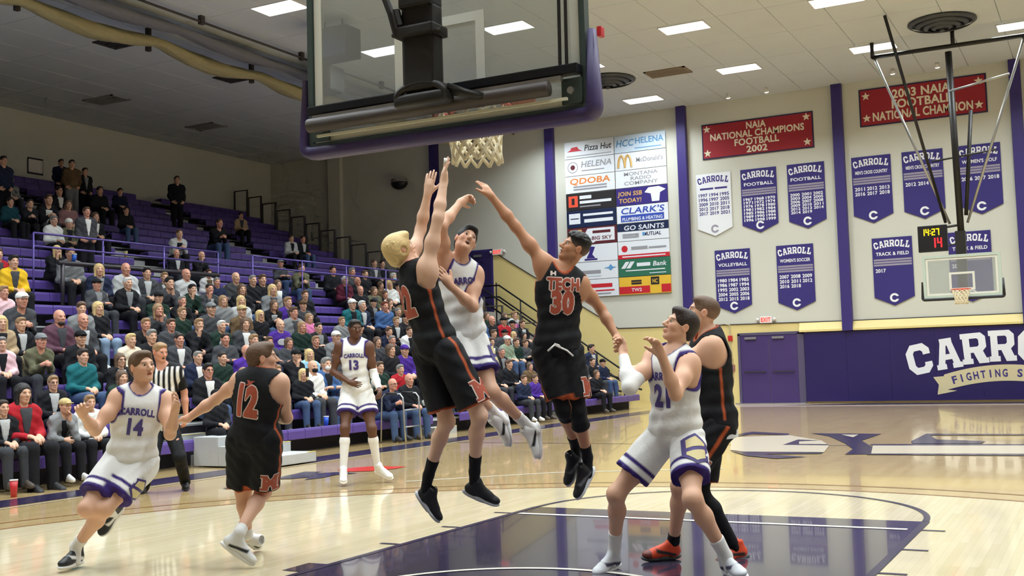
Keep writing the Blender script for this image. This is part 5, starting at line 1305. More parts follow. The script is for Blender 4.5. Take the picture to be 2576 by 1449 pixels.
    V, Q = sculpt([('u', cone(J['neck']+Rc*.085+Fc*.02+U*.005, J['neck']-Fc*.07+Rc*.05+U*.01, .03, .042), 0), ('u', cone(J['neck']-Fc*.07+Rc*.05+U*.01, J['neck']-Fc*.07-Rc*.05+U*.01, .042, .042), .03), ('u', cone(J['neck']-Rc*.085+Fc*.02+U*.005, J['neck']-Fc*.07-Rc*.05+U*.01, .03, .042), .03), ('u', ell(J['neck']-Fc*.12-U*.06, A3(.09, .04, .08), np.stack([Rc, Fc, U])), .04)], .018); xt['hood'] = sdf_mesh('hood', V, Q)
    mk = [('u', ell(hc+F*.062-Uh*.062, A3(.052, .058, .050), np.stack([F, R, Uh])), 0)]; V, Q = sculpt(mk, .012); xt['face_mask'] = sdf_mesh('face_mask', V, Q)
    bd = [('u', ell(hc+F*.055-Uh*.092, A3(.052, .056, .036), np.stack([F, R, Uh])), 0)]; V, Q = sculpt(bd, .011); xt['beard'] = sdf_mesh('beard', V, Q)
    gl = MB()
    for q in (-1, 1):
        gl.tube([hc+F*.104+R*(q*.033+.021*math.cos(a))+Uh*(.002+.015*math.sin(a)) for a in np.linspace(0, 2*math.pi, 14, endpoint=False)], .004, 5, closed=True)
        gl.tube([hc+F*.10+R*q*.054+Uh*.004, hc-F*.005+R*q*.083+Uh*.004], .003, 5)
    xt['glasses'] = gl.mesh('glasses')
    KIT[pose] = dict(xt=xt, body=meb, top=met, legs=mel, shoes=shoes, hair=hairs, J=J)
def skin_mat(nm):
    key = 'crowd_skin_'+nm
    if key in MATS: return MATS[key]
    m = bpy.data.materials.new(key); m.use_nodes = True; nt = m.node_tree; b = nt.nodes['Principled BSDF']
    at = nt.nodes.new('ShaderNodeAttribute'); at.attribute_name = 'Col'; mx = nt.nodes.new('ShaderNodeMix'); mx.data_type = 'RGBA'; mx.blend_type = 'MULTIPLY'; mx.inputs[0].default_value = 1
    mx.inputs[6].default_value = (*SKIN[nm], 1); nt.links.new(at.outputs['Color'], mx.inputs[7]); nt.links.new(mx.outputs[2], b.inputs['Base Color']); b.inputs['Roughness'].default_value = .55
    MATS[key] = m; return m
TOPC = {'black': (30, 31, 35), 'navy': (34, 42, 66), 'grey': (130, 132, 134), 'ltgrey': (186, 188, 188), 'dkgrey': (68, 70, 74), 'white': (226, 226, 222), 'purple': (74, 44, 140), 'teal': (28, 98, 104), 'dkteal': (24, 66, 74), 'red': (168, 34, 44), 'maroon': (96, 36, 54), 'green': (32, 52, 44), 'olive': (98, 98, 76), 'sage': (136, 150, 128), 'tan': (168, 146, 116), 'brown': (104, 84, 60), 'yellow': (222, 178, 40), 'pink': (222, 128, 176), 'ltpink': (226, 190, 196), 'blue': (66, 96, 142), 'ltblue': (150, 196, 220), 'cream': (214, 204, 182), 'plum': (92, 62, 76), 'mauve': (140, 104, 104), 'lime': (206, 226, 120)}
PANT = {'jeans': (66, 84, 116), 'ltjeans': (128, 148, 172), 'black': (28, 28, 32), 'dkgrey': (60, 62, 66), 'khaki': (150, 134, 104), 'grey': (120, 122, 126)}
HATC = {'white': (232, 230, 222), 'grey': (120, 122, 124), 'black': (26, 26, 28), 'tan': (188, 168, 120), 'purple': (74, 44, 140), 'brown': (90, 70, 50)}
def setmat(o, m):
    o.material_slots[0].link = 'OBJECT'; o.material_slots[0].material = m
def cloth(nm, tbl): return mat('crowd_%s_%s' % ('top' if tbl is TOPC else 'leg' if tbl is PANT else 'hat', nm), tbl[nm], .85, 0, .2, bump=(16., .5))
def spectator(X, Y, Z, rz, sc, pose, hair, hairc, top, pants, skin, label, group=None, yawh=0.):
    if pose not in KIT: make_kit(pose)
    K = KIT[pose]; r = empty('spectator', (X, Y, Z), rz); r.scale = (sc, sc*(-1 if len(label) % 2 else 1), sc); tag(r, label, 'person', group)
    def put(nm, me, m):
        if len(me.materials) == 0: me.materials.append(None)
        o = bpy.data.objects.new(nm, me); COL.objects.link(o); o.parent = r; setmat(o, m); return o
    put('body', K['body'], skin_mat(skin)); put('top', K['top'], cloth(top, TOPC)); put('trousers', K['legs'], cloth(pants, PANT))
    for m_ in K['shoes']: put('shoe', m_, mat('crowd_shoe_%d' % (len(label) % 3), ((30, 30, 32), (210, 208, 204), (70, 60, 52))[len(label) % 3], .6))
    lw = label.lower(); rr = random.Random(label)
    if 'jacket' in lw or 'vest' in lw or 'zip' in lw or (rr.random() < .15 and 'print' not in lw): put('shirt_front', K['xt']['shirt_front'], cloth(rr.choice(['white', 'ltgrey', 'grey']) if top in ('black', 'dkgrey', 'navy', 'green') else 'brown' if 'brown vest' in lw else rr.choice(['dkgrey', 'black']), TOPC))
    if 'print' in lw: put('chest_print', K['xt']['chest_print'], cloth('pink' if 'pink' in lw else 'ltgrey', TOPC))
    if 'hood' in lw: put('hood', K['xt']['hood'], cloth(top, TOPC))
    if 'face mask' in lw: put('face_mask', K['xt']['face_mask'], cloth('black' if 'black face' in lw else 'ltblue' if 'blue face' in lw else 'white', TOPC))
    if 'bearded' in lw: put('beard', K['xt']['beard'], mat('crowd_hair_dark', (52, 40, 34), .7))
    if 'glasses' in lw: put('glasses', K['xt']['glasses'], mat('glasses_black', (20, 20, 22), .3))
    if hair in ('cap', 'beanie'):
        put('hat', K['hair'][hair], cloth(hairc, HATC))
        put('hair', K['hair']['crop'], mat('crowd_hair_brown', tuple(int(255*v**(1/2.2)) for v in HAIR['brown']), .6, bump=(60., .5)))
    elif hair != 'bald': put('hair', K['hair'][hair], mat('crowd_hair_'+hairc, tuple(int(255*v**(1/2.2)) for v in HAIR[hairc]), .6, bump=(60., .5)))
    return r
CROWD = [
(-21.1,14.37,5.81,-0.42,0.9,'lap short grey ltgrey dkgrey fair','spectator in a light grey top at the left edge of the upper rows'),
(-21.1,14.64,5.81,-0.31,0.9,'lap crop brown grey dkgrey fair','spectator in a mid grey top in the upper rows by the left edge'),
(-19.12,13.1,4.91,-0.18,0.89,'lap short dark dkteal black fair','spectator in a dark teal shirt in the dim upper rows on the left'),
(-19.12,13.55,4.91,-0.4,0.9,'fwd short black black black fair','spectator in black beside the dark teal shirt in the upper rows'),
(-19.12,14.03,4.91,-0.29,1.1,'fwd short brown black dkgrey fair','brown-haired spectator in black leaning forward left of the standing man in grey'),
(-20.44,15.59,5.51,-0.18,1.03,'lap short dark black black fair','dark-clothed spectator seated just below the man in the tan shirt'),
(-19.12,14.74,4.91,-0.39,1.05,'lap long brown mauve dkgrey fair','spectator in a dusty pink sweater in the upper rows'),
(-18.46,15.0,4.61,-0.28,1.01,'lap long brown black black fair','woman seated right behind the standing man in the dark grey jacket'),
(-17.8,13.24,4.31,-0.14,0.97,'lap short grey white black fair','grey-haired spectator in a white sweater seated behind the purple guard rail'),
(-17.8,13.64,4.31,-0.36,0.94,'lap beanie white olive dkgrey fair','spectator in a white beanie and olive camouflage jacket behind the guard rail'),
(-21.1,17.5,5.81,-0.26,1.04,'lap short dark black black fair','dark-clothed spectator in the top rows, right of the standing group, nearer one'),
(-21.76,18.8,6.11,-0.48,0.9,'lap short dark navy black fair','dark-clothed spectator in the top rows, right of the standing group, farther one'),
(-19.78,17.2,5.21,-0.36,0.89,'lap crop dark black jeans fair','dark-clothed spectator alone in the dim rows right of the standing man in grey'),
(-19.12,19.87,4.91,-0.29,1.1,'fwd crop brown black jeans ruddy','man in black and jeans sitting alone high up beside the third aisle'),
(-21.1,23.2,5.81,-0.49,0.9,'lap short dark tan black fair','spectator in a beige top in the high rows by the end railing'),
(-17.8,16.99,4.31,-0.36,1.01,'fwd crop brown ltgrey black fair','spectator in a light grey shirt sitting alone above the guard rail'),
(-15.82,11.56,3.41,-0.16,0.89,'chin long blond black black fair','blonde woman in black with her chin on her hand below the guard rail'),
(-15.16,11.45,3.11,-0.38,1.12,'lap short brown grey black fair','man in grey drinking from a blue cup below the guard rail'),
(-16.48,15.71,3.71,-0.32,0.88,'lap bald brown black dkgrey ruddy','bald man in an open black jacket behind the dark grey bar'),
(-16.48,16.43,3.71,-0.22,0.89,'chin bald brown black dkgrey fair','bald man with both hands at his mouth above the dark bar'),
(-14.5,9.6,2.81,-0.31,1.08,'lap short black yellow black fair','man in a bright yellow jacket looking down on the left'),
(-15.16,9.78,3.11,-0.19,0.94,'lap short brown red black fair','spectator in a red jacket cut off by the left edge'),
(-14.5,11.58,2.81,-0.45,1.04,'lap long blond navy black fair','woman with long blonde hair in a shiny navy jacket'),
(-14.5,12.29,2.81,-0.35,1.12,'lap bald brown ltgrey dkgrey ruddy','bald man in a light grey jacket behind the white-haired man in black'),
(-13.84,11.73,2.51,-0.23,1.03,'lap crop white black black fair','white-haired man in a black jacket with hands on his knees'),
(-14.5,12.85,2.81,-0.45,1.05,'lap short black dkgrey black fair','dark-haired youth in a black leather jacket'),
(-13.84,12.72,2.51,-0.34,1.11,'chin short black dkgrey jeans fair','dark-haired man in grey with his hand on his chin, in jeans'),
(-14.5,14.02,2.81,-0.23,1.1,'lap bald brown ltgrey black ruddy','bald red-faced man in a light grey hoodie'),
(-15.16,15.39,3.11,-0.46,0.88,'lap short brown white jeans fair','man in a white shirt with a brown vest'),
(-14.5,15.6,2.81,-0.34,1.12,'lap bald brown dkgrey dkgrey fair','bald man in a dark grey sweater in the middle rows'),
(-14.5,16.19,2.81,-0.23,1.08,'lap crop grey black black fair','grey-haired spectator in black next to the bald man in the dark grey sweater'),
(-14.5,16.52,2.81,-0.43,1.12,'lap short brown black black fair','brown-haired man in black, two seats from the bald man in dark grey'),
(-13.84,13.37,2.51,-0.29,0.97,'chin short black green black fair','boy in a dark green hoodie with his hand over his face'),
(-13.84,15.04,2.51,-0.53,1.07,'lap long brown black jeans fair','woman with brown hair in black below the bald man in dark grey'),
(-13.84,16.1,2.51,-0.41,1.12,'lap long blond grey black fair','fair-haired youngster in grey beside the men with folded arms'),
(-16.48,19.63,3.71,-0.29,0.91,'cross cap grey dkgrey jeans ruddy','man in a grey cap with folded arms in the middle rows'),
(-15.82,19.48,3.41,-0.49,1.05,'fwd short brown olive jeans fair','man in an olive jacket and jeans leaning forward beside the folded-arms man'),
(-19.12,23.29,4.91,-0.38,0.91,'lap crop brown ltgrey black fair','spectator in a light grey jacket above the guard rail, right side'),
(-19.12,23.87,4.91,-0.26,0.95,'lap crop dark black jeans ruddy','spectator in black above the guard rail, right of the light grey jacket'),
(-15.82,21.04,3.41,-0.46,1.1,'lap short dark black black ruddy','dark-haired man in black behind the white-haired person in maroon'),
(-15.82,21.96,3.41,-0.34,1.11,'lap short grey dkgrey black ruddy','man in dark grey in the row above the person in maroon, by the end railing'),
(-15.82,22.61,3.41,-0.23,1.07,'lap crop brown black black fair','man in black to the right of the bald man above the person in maroon'),
(-15.16,20.71,3.11,-0.43,1.05,'lap crop white maroon black fair','white-haired person in a maroon jacket beside the second aisle'),
(-15.16,21.31,3.11,-0.32,1.06,'lap bald brown black dkgrey ruddy','bald man in a black and white top right of the maroon jacket'),
(-14.5,20.5,2.81,-0.53,1.02,'lap bald brown black black ruddy','bald man in black directly below the black and white top'),
(-14.5,21.16,2.81,-0.41,1.03,'lap long brown olive black fair',"woman in an olive top left of the blond player's elbow"),
(-15.16,22.44,3.11,-0.29,0.97,'lap long brown brown black fair',"brown-haired woman in brown near the blond player's shoulder"),
(-15.16,22.87,3.11,-0.49,1.03,'lap long blond white black fair','blonde woman in white just left of the blond player'),
(-15.16,23.34,3.11,-0.38,0.97,'lap short dark white black fair',"dark-haired man in a white hoodie just left of the blond player's back"),
(-17.14,24.97,4.01,-0.26,1.04,'lap short brown dkgrey black fair','distant spectator at the far end of the stands below the end railing, left one'),
(-17.14,25.4,4.01,-0.46,1.05,'lap short dark black black fair','distant spectator at the far end of the stands below the end railing, right one'),
(-15.82,24.08,3.41,-0.34,1.07,'lap short white black black fair',"white-haired spectator in a pale blue face mask near the blond player's collar"),
(-13.18,8.39,2.21,-0.09,0.95,'lap short sandy ltpink jeans ruddy','man in a pale pink shirt cut off by the left edge'),
(-12.52,8.09,1.91,-0.3,1.12,'fwd cap white dkgrey black ruddy','man in a white cap looking down on the left'),
(-11.86,7.69,1.61,-0.18,0.93,'lap short sandy black khaki fair','older man in a black and beige jacket on the left'),
(-11.86,7.32,1.61,-0.38,0.95,'lap long blond tan black fair','woman with blond hair cut off by the left edge in the middle rows'),
(-11.2,7.4,1.31,-0.27,0.96,'fwd cap grey olive dkgrey ruddy','man in a grey flat cap and olive sweater leaning forward'),
(-11.86,8.44,1.61,-0.17,1.1,'lap bald brown plum black ruddy','bald bearded man in a plum plaid shirt'),
(-12.52,9.43,1.91,-0.4,0.97,'lap curly brown grey black fair','curly-haired spectator behind the bald man in a dark jacket'),
(-11.86,8.91,1.61,-0.28,1.05,'lap bald brown dkgrey black ruddy','bald man in a dark grey jacket next to the woman in pale jeans'),
(-12.52,9.82,1.91,-0.17,1.0,'lap long blond black ltjeans fair','blonde woman in a black and white top and pale jeans'),
(-11.2,8.28,1.31,-0.36,1.01,'lap cap black black black fair','man in a black cap behind the big man in teal'),
(-10.54,7.76,1.01,-0.23,1.0,'lap short dark teal jeans fair','large man in a teal hooded sweatshirt'),
(-11.2,9.34,1.31,-0.15,0.97,'lap short blond cream black fair','grey-blonde woman in cream behind the striped referee'),
(-11.2,9.79,1.31,-0.38,1.06,'lap short grey black black fair',"grey-haired man just behind the referee's head"),
(-10.54,8.49,1.01,-0.23,0.91,'lap long brown black black fair','woman with long brown hair and glasses in black right of the teal man'),
(-11.2,6.82,1.31,-0.37,0.88,'lap short grey ltpink black fair','older woman in a pale pink vest cut off by the left edge'),
(-11.86,11.5,1.61,-0.38,1.02,'chin short sandy black black fair','youth in a black t-shirt hiding his face in his hand'),
(-11.86,12.24,1.61,-0.28,0.99,'lap crop white green black fair','white-haired man in a dark green sweater with a white print'),
(-11.86,12.9,1.61,-0.49,1.06,'lap long brown dkgrey jeans fair','woman with long brown hair in a grey jacket'),
(-13.18,13.72,2.21,-0.37,1.01,'lap long sandy grey jeans fair','woman in a grey top above the white-haired man in green'),
(-12.52,12.67,1.91,-0.24,1.1,'lap cap grey dkgrey black fair','person in a grey cap in the row above the hidden-face youth'),
(-13.18,14.27,2.21,-0.46,1.03,'lap long blond ltgrey dkgrey fair','blonde woman in a light grey sweater in the middle rows'),
(-12.52,13.57,1.91,-0.34,1.07,'lap cap tan brown black fair','person in a tan cap just above the brown-haired woman in grey'),
(-10.54,11.47,1.01,-0.23,1.08,'lap bald brown purple jeans ruddy',"bald man in a purple hoodie right behind player twelve's head"),
(-9.88,9.75,0.71,-0.41,1.04,'lap short black black jeans ruddy','dark-haired man with glasses in a black jacket left of player twelve'),
(-9.22,5.66,0.41,-0.15,1.12,'lap long black red black fair','woman with long black hair in a red jacket on the left'),
(-9.88,6.65,0.71,-0.39,0.88,'lap short sandy black black fair','boy with glasses in black beside the woman in red'),
(-9.22,5.34,0.41,-0.22,0.89,'lap crop dark black dkgrey fair','man in a black t-shirt in the front row at the left edge'),
(-9.22,6.2,0.41,-0.14,0.88,'chin cap tan grey black fair','boy in a tan cap and grey hoodie in the front row'),
(-9.22,6.72,0.41,-0.37,0.9,'lap short sandy white black fair','child in a white hoodie in the front row behind player fourteen'),
(-9.22,9.23,0.41,-0.35,0.88,'lap beanie black black black fair',"person in a black beanie beside player twelve's outstretched arm"),
(-12.52,14.13,1.91,-0.26,0.97,'lap long blond black black fair','blonde woman in black and sunglasses in the middle rows'),
(-11.86,13.98,1.61,-0.46,1.05,'lap bald brown purple jeans fair','bald man in a purple sweatshirt with a pale print and jeans'),
(-12.52,15.25,1.91,-0.34,1.09,'lap short brown grey jeans ruddy','man in a grey zipped sweater and jeans beside the woman in pink'),
(-13.18,15.86,2.21,-0.23,1.07,'lap short sandy purple black fair','man in a purple jacket above the man in the grey zipped sweater'),
(-13.18,16.39,2.21,-0.43,1.0,'lap cap brown dkgrey black fair','spectator in a brown cap above the woman in pink'),
(-12.52,15.78,1.91,-0.32,0.94,'lap long sandy pink black fair','woman in a bright pink sweater'),
(-13.84,17.29,2.51,-0.53,1.02,'lap short brown black black fair','youngster in black right below the folded-arms man'),
(-10.54,13.26,1.01,-0.41,0.98,'lap long blond ltblue black fair','blonde girl in a light blue shirt near the front row'),
(-9.88,12.54,0.71,-0.29,1.06,'lap bald brown white dkgrey fair','man in a white shirt and black face mask near the front row'),
(-9.88,12.22,0.71,-0.49,0.88,'lap long blond black jeans fair','blonde woman in black holding a phone in the front row'),
(-9.88,13.0,0.71,-0.38,1.12,'cross short grey blue jeans fair','man in a denim blue jacket and white face mask left of the tall player'),
(-12.52,17.0,1.91,-0.26,0.88,'lap short sandy grey black fair','fair-haired man in a grey hoodie behind the tall dark-skinned player'),
(-11.2,15.01,1.31,-0.46,1.1,'lap cap white grey black fair',"man in a white cap just left of the tall player's head"),
(-13.18,18.33,2.21,-0.34,1.12,'lap cap white teal black fair','person in a white hat and teal jacket at the second aisle'),
(-13.18,18.76,2.21,-0.23,1.1,'lap crop white navy black fair','pale-haired person in navy right of the teal jacket'),
(-13.18,19.83,2.21,-0.43,0.88,'lap bald brown black black ruddy',"bald man in a black jacket left of the blond player's back number"),
(-13.84,20.18,2.51,-0.32,0.9,'lap cap black black black fair','spectator in a black cap right of the pale-haired person in navy'),
(-13.18,19.74,2.21,-0.53,1.12,'lap short red blue black ruddy','spectator in blue with reddish hair above the bald man in black'),
(-12.52,19.27,1.91,-0.41,0.94,'lap short sandy black black fair','fair-haired spectator in black below the bald man in the black jacket'),
(-12.52,19.74,1.91,-0.29,1.06,'lap cap black black black fair',"spectator in a black hat close to the blond player's back"),
(-11.86,18.86,1.61,-0.49,0.96,'lap short brown white black fair','man in a white hoodie right of the tall player'),
(-11.2,16.54,1.31,-0.38,0.97,'lap long brown dkgrey black fair',"woman with brown hair just right of the tall player's shoulder"),
(-10.54,16.12,1.01,-0.26,1.1,'lap long brown black black fair',"woman in black right of the tall player's arm"),
(-10.54,16.65,1.01,-0.46,1.08,'lap cap purple purple black fair','person in a purple cap and purple hoodie'),
(-9.88,15.47,0.71,-0.34,0.92,'lap short grey red black fair','grey-haired person in red behind the two men at the walking frame'),
(-9.22,13.91,0.41,-0.23,0.98,'fwd bald brown navy jeans ruddy','bald man with glasses in navy leaning over by the walking frame'),
(-9.22,14.8,0.41,-0.43,1.04,'lap bald brown black jeans ruddy','bald man in black right of the walking frame'),
(-13.84,21.65,2.51,-0.32,1.04,'lap long black brown black fair',"dark-haired woman in brown beside the blond player's number"),
(-11.2,17.12,1.31,-0.53,1.01,'lap crop grey black black ruddy','man in black between the tall player and the white hoodie'),
(-14.5,26.95,2.81,-0.41,0.97,'lap short brown black black fair','distant spectator in black at the foot of the corner stairs'),
(-14.5,26.95,2.81,-0.29,0.97,'lap long brown brown black fair','distant woman in brown at the foot of the corner stairs'),
(-14.5,26.95,2.81,-0.49,1.0,'lap short brown brown black fair','distant man in brown nearest the corner stairs'),
(-12.52,23.66,1.91,-0.38,1.06,'lap bald brown blue black ruddy',"bald man in blue right of the white-shirted leaper's elbow"),
(-12.52,24.29,1.91,-0.26,1.12,'lap bald brown black black ruddy','red-faced bald man in black between the leaping players'),
(-12.52,25.01,1.91,-0.46,1.1,'lap cap black red black fair','spectator in a black cap and red top between the leaping players'),
(-13.18,26.95,2.21,-0.34,1.05,'lap short sandy ltgrey black fair','spectator in a light grey hoodie with a pink print'),
(-11.86,24.39,1.61,-0.23,0.9,'lap long blond ltgrey black fair','fair-haired child in pale grey beside player thirty'),
(-11.86,25.0,1.61,-0.43,0.88,'lap long black black black fair','woman with black hair in black beside player thirty'),
(-11.2,22.75,1.31,-0.32,1.06,'lap cap white sage jeans fair','man in a white cap and sage green hoodie'),
(-11.2,21.82,1.31,-0.53,0.99,'lap short brown dkgrey black fair','man in dark grey left of the sage green hoodie'),
(-10.54,20.54,1.01,-0.41,0.98,'lap bald brown ltblue black ruddy',"bald man in light blue leaning, right of the leaping player's shorts"),
(-9.88,19.69,0.71,-0.29,0.93,'lap long black black dkgrey fair','dark-haired woman in black left of player thirty'),
(-9.88,21.46,0.71,-0.49,0.88,'lap long brown brown black fair',"woman in brown right beside player thirty's shorts"),
(-9.22,19.85,0.41,-0.38,0.88,'lap short brown navy dkgrey fair','man in navy in the front row beside player thirty'),
(-9.22,20.45,0.41,-0.26,0.88,'lap short brown purple black fair',"spectator in purple just left of player thirty's legs"),
(-13.18,26.95,2.21,-0.46,0.95,'lap short brown purple black fair','spectator in purple high behind player thirty'),
(-12.52,23.38,1.91,-0.34,0.95,'lap crop grey black black fair',"spectator in black half hidden by the leaping player's arm"),
(-10.54,26.95,1.01,-0.23,1.12,'lap short dark navy black fair','person in navy by the corner stairs, right of player thirty'),
(-9.22,24.24,0.41,-0.43,0.93,'lap long brown black black fair','person in a black and white outfit at the end of the front row'),
(-9.88,24.77,0.71,-0.32,1.07,'lap short brown dkgrey black fair',"spectator in grey half hidden behind player thirty's hip"),
(-21.7,17.01,5.7,-0.46,0.98,'stand short black brown grey fair','man in a tan brown shirt standing high up near the back wall'),
(-22.36,17.2,6.0,-0.33,0.88,'stand short dark navy black fair','dark figure standing left of the man in the tan shirt'),
(-21.7,17.45,5.7,-0.22,0.89,'stand short dark black black fair','dark-jacketed figure standing right of the man in the tan shirt'),
(-21.7,20.96,5.7,-0.48,1.03,'stand short dark black black fair','lone dark figure standing against the back wall'),
(-17.08,13.48,3.6,-0.3,0.96,'stand short brown dkgrey black ruddy','man in a dark grey jacket standing behind the guard rail'),
(-20.38,13.82,5.1,-0.15,1.02,'stand short dark navy black fair','dark figure standing at the top left edge by the back wall')]
for X_, Y_, Z_, R_, S_, st, lb in CROWD:
    po, ha, hc, to, pa, sk = st.split(); spectator(X_, Y_, Z_, R_, S_, po, ha, hc, to, pa, sk, lb, 'spectators in the stands')

TNAME = {'black': 'black', 'dkgrey': 'dark grey', 'navy': 'navy', 'green': 'dark green'}
taken = [(round((X0-.02-c[0])/RUN), c[1]) for c in CROWD if ' stand' not in ' '+c[5]]; named = [(k_, y_, c[6]) for (k_, y_), c in zip(taken, [c for c in CROWD if ' stand' not in ' '+c[5]])]
def short(t, n):
    t = t.split(',')[0].split(' cut off')[0].split(' beside ')[0].split(' behind ')[0].split(' right ')[0].split(' left ')[0].split(' above ')[0].split(' below ')[0].split(' next ')[0].split(' near ')[0].split(' just ')[0].split(' directly ')[0].split(' in the ')[0].split(' with ')[0].split(' sitting ')[0].split(' at the ')[0].split(' between ')[0]
    return ' '.join(t.split()[:n])
used_l = set(); fr_ = random.Random(11); sn = {}
for k_, y_, t in named: sn.setdefault(short(t, 9), []).append(t)
for k in range(1, 9):
    y = 6.2+.55*k
    while y < 26.6:
        ok = not in_aisle(y, .1) and all(not (kk == k and abs(yy-y) < .50) for kk, yy in taken) and not (17.2 < y < 20.2 and k > 4) and not (7.5 < y < 11. and k > 4)
        if ok and fr_.random() < .45:
            tc_ = fr_.choice(['black', 'black', 'dkgrey', 'navy', 'green', 'dkgrey']); lab = None
            for k_, y_, t in sorted(named, key=lambda q: abs(q[0]-k)*.66+abs(q[1]-y)):
                s_ = short(t, 9)
                if len(sn[s_]) > 1 or len(s_.split()) < 3: continue
                rel = ('right of' if y > y_ else 'left of') if k_ == k else ('behind' if k > k_ else 'in front of')
                if abs(k_-k) > 2 or abs(y_-y) > 2.2: continue
                cand = 'spectator in %s %s the %s' % (TNAME[tc_], rel, s_)
                if cand not in used_l and len(cand.split()) <= 16: lab = cand; break
            if lab:
                used_l.add(lab)
                spectator(X0-RUN*k-.02, y+fr_.uniform(-.05, .05), RISE*k+.41, fr_.uniform(-.5, -.15), fr_.uniform(.92, 1.02), fr_.choice(['lap', 'lap', 'fwd', 'cross', 'chin']), *fr_.choice([('short', 'brown'), ('crop', 'dark'), ('long', 'brown'), ('short', 'sandy'), ('cap', 'black'), ('crop', 'grey'), ('long', 'sandy')]), tc_, fr_.choice(['black', 'jeans', 'dkgrey']), fr_.choice(['fair', 'ruddy']), lab, 'spectators in the stands')
                taken.append((k, y)); y += .5
        y += .12
# ------------------------------------------------------------------ small things in the stands
def cup(X, Y, Z, c, label, h=.16):
    r = empty('paper_cup', (X, Y, Z)); tag(r, label, 'cup', 'paper cups in the stands')
    MB().tube([(X, Y, Z), (X, Y, Z+h)], [.036, .048], 14).build('cup_body', mat('cup_%d_%d_%d' % c, c, .4), r, True)
    MB().tube([(X, Y, Z+h), (X, Y, Z+h+.012)], .051, 14).build('cup_rim', mat('cup_white', (232, 232, 230), .4), r, True)
cup(-9.32, 12.12, 0.42, (30, 80, 190), 'blue paper cup on the front bench left of the tall player')
cup(-9.32, 9.91, 0.42, (60, 110, 200), 'blue paper cup on the front bench behind player twelve')
cup(-11.30, 8.91, 1.32, (50, 90, 200), 'blue cup in the rows behind player fourteen')
cup(-17.90, 15.40, 4.32, (196, 176, 96), 'yellowish cup on an empty upper bench')
cup(-15.92, 16.74, 3.42, (206, 184, 84), 'yellow cup on the bench below the purple guard rail')
cup(-13.28, 16.88, 2.22, (226, 226, 232), 'tall white cup beside the empty purple benches')
cup(-12.62, 8.66, 1.92, (70, 120, 210), 'blue and white carton on the grey aisle steps')
wk = empty('walking_frame', (-8.75, 14.3, 0)); tag(wk, 'aluminium walking frame parked in front of the front row', 'walking frame')
for y in (13.55, 14.1):
    MB().tube([(-8.55, y, .02), (-8.60, y, .86), (-8.66, y, .93), (-9.02, y, .93), (-9.08, y, .86), (-9.12, y, .02)], .017, 8).build('side_frame', M_ALU, wk, True)
    MB().tube([(-8.72, y, .94), (-8.98, y, .94)], .026, 8).build('hand_grip', mat('grip_black', (30, 30, 32), .6), wk, True)
for zz in (.30, .62): MB().tube([(-8.58, 13.55, zz), (-8.58, 14.1, zz)], .013, 8).build('cross_bar', M_ALU, wk, True)
bp = empty('backpack', (-9.95, 7.9, .42+.30)); tag(bp, 'black and grey backpack standing on the bench behind the referee', 'backpack')
bo = [('u', ell((-9.95, 7.9, .93), (.13, .17, .23)), 0), ('u', ell((-9.84, 7.9, .86), (.08, .13, .13)), .05)]
add_part('bag', bo, .02, M_CLOTH, bp, lambda V: np.where((V[:, 0] > -9.86)[:, None], lin((128, 130, 132)), lin((28, 28, 32))))
MB().tube([(-9.9, 7.86, 1.13), (-9.87, 7.88, 1.21), (-9.87, 7.94, 1.21), (-9.9, 7.96, 1.13)], .014, 8).build('handle', mat('strap_grey', (176, 178, 178), .7), bp, True)
MB().tube([(-9.83, 7.74, 1.10), (-9.78, 7.72, .95), (-9.82, 7.74, .74)], .018, 8).build('strap', mat('strap_grey', (176, 178, 178), .7), bp, True)
cup(-8.55, 4.95, 0., (186, 40, 44), 'red cup on the floor beside the white shoes at the left edge', .2)
def held(lbl, build):
    for o in bpy.data.objects:
        if o.get('label') == lbl: return build(o)
def _cup(o):
    L = o.location; c = KIT['lap']['J']['head']; a = o.rotation_euler.z; p = A3(L[0]+math.cos(a)*(c[0]+.15), L[1]+math.sin(a)*(c[0]+.15), L[2]+c[2]-.09)
    r = empty('paper_cup', tuple(p)); tag(r, 'blue cup held up to a mouth below the guard rail', 'cup', 'paper cups in the stands')
    MB().tube([p, p+A3(.03, 0, .15)], [.036, .048], 14).build('cup_body', mat('cup_blue_held', (40, 96, 200), .4), r, True); MB().tube([p+A3(.03, 0, .15), p+A3(.033, 0, .165)], .051, 14).build('cup_rim', mat('cup_white', (232, 232, 230), .4), r, True)
held('man in grey drinking from a blue cup below the guard rail', _cup)
def _phone(o):
    L = o.location; c = KIT['lap']['J']['head']; a = o.rotation_euler.z; p = A3(L[0]+math.cos(a)*(c[0]+.20), L[1]+math.sin(a)*(c[0]+.20), L[2]+c[2]-.06)
    r = empty('phone', tuple(p)); tag(r, 'black phone held up by the blonde woman in the front row', 'phone')
    MB().bbox(tuple(p-A3(.006, .04, .08)), tuple(p+A3(.006, .04, .08)), .003).build('case', mat('phone_black', (16, 16, 18), .3), r); MB().box(tuple(p-A3(.0075, .036, .074)), tuple(p-A3(.0061, -.036, -.074))).build('screen', mat('phone_screen', (30, 36, 48), .1), r)
held('blonde woman in black holding a phone in the front row', _phone)

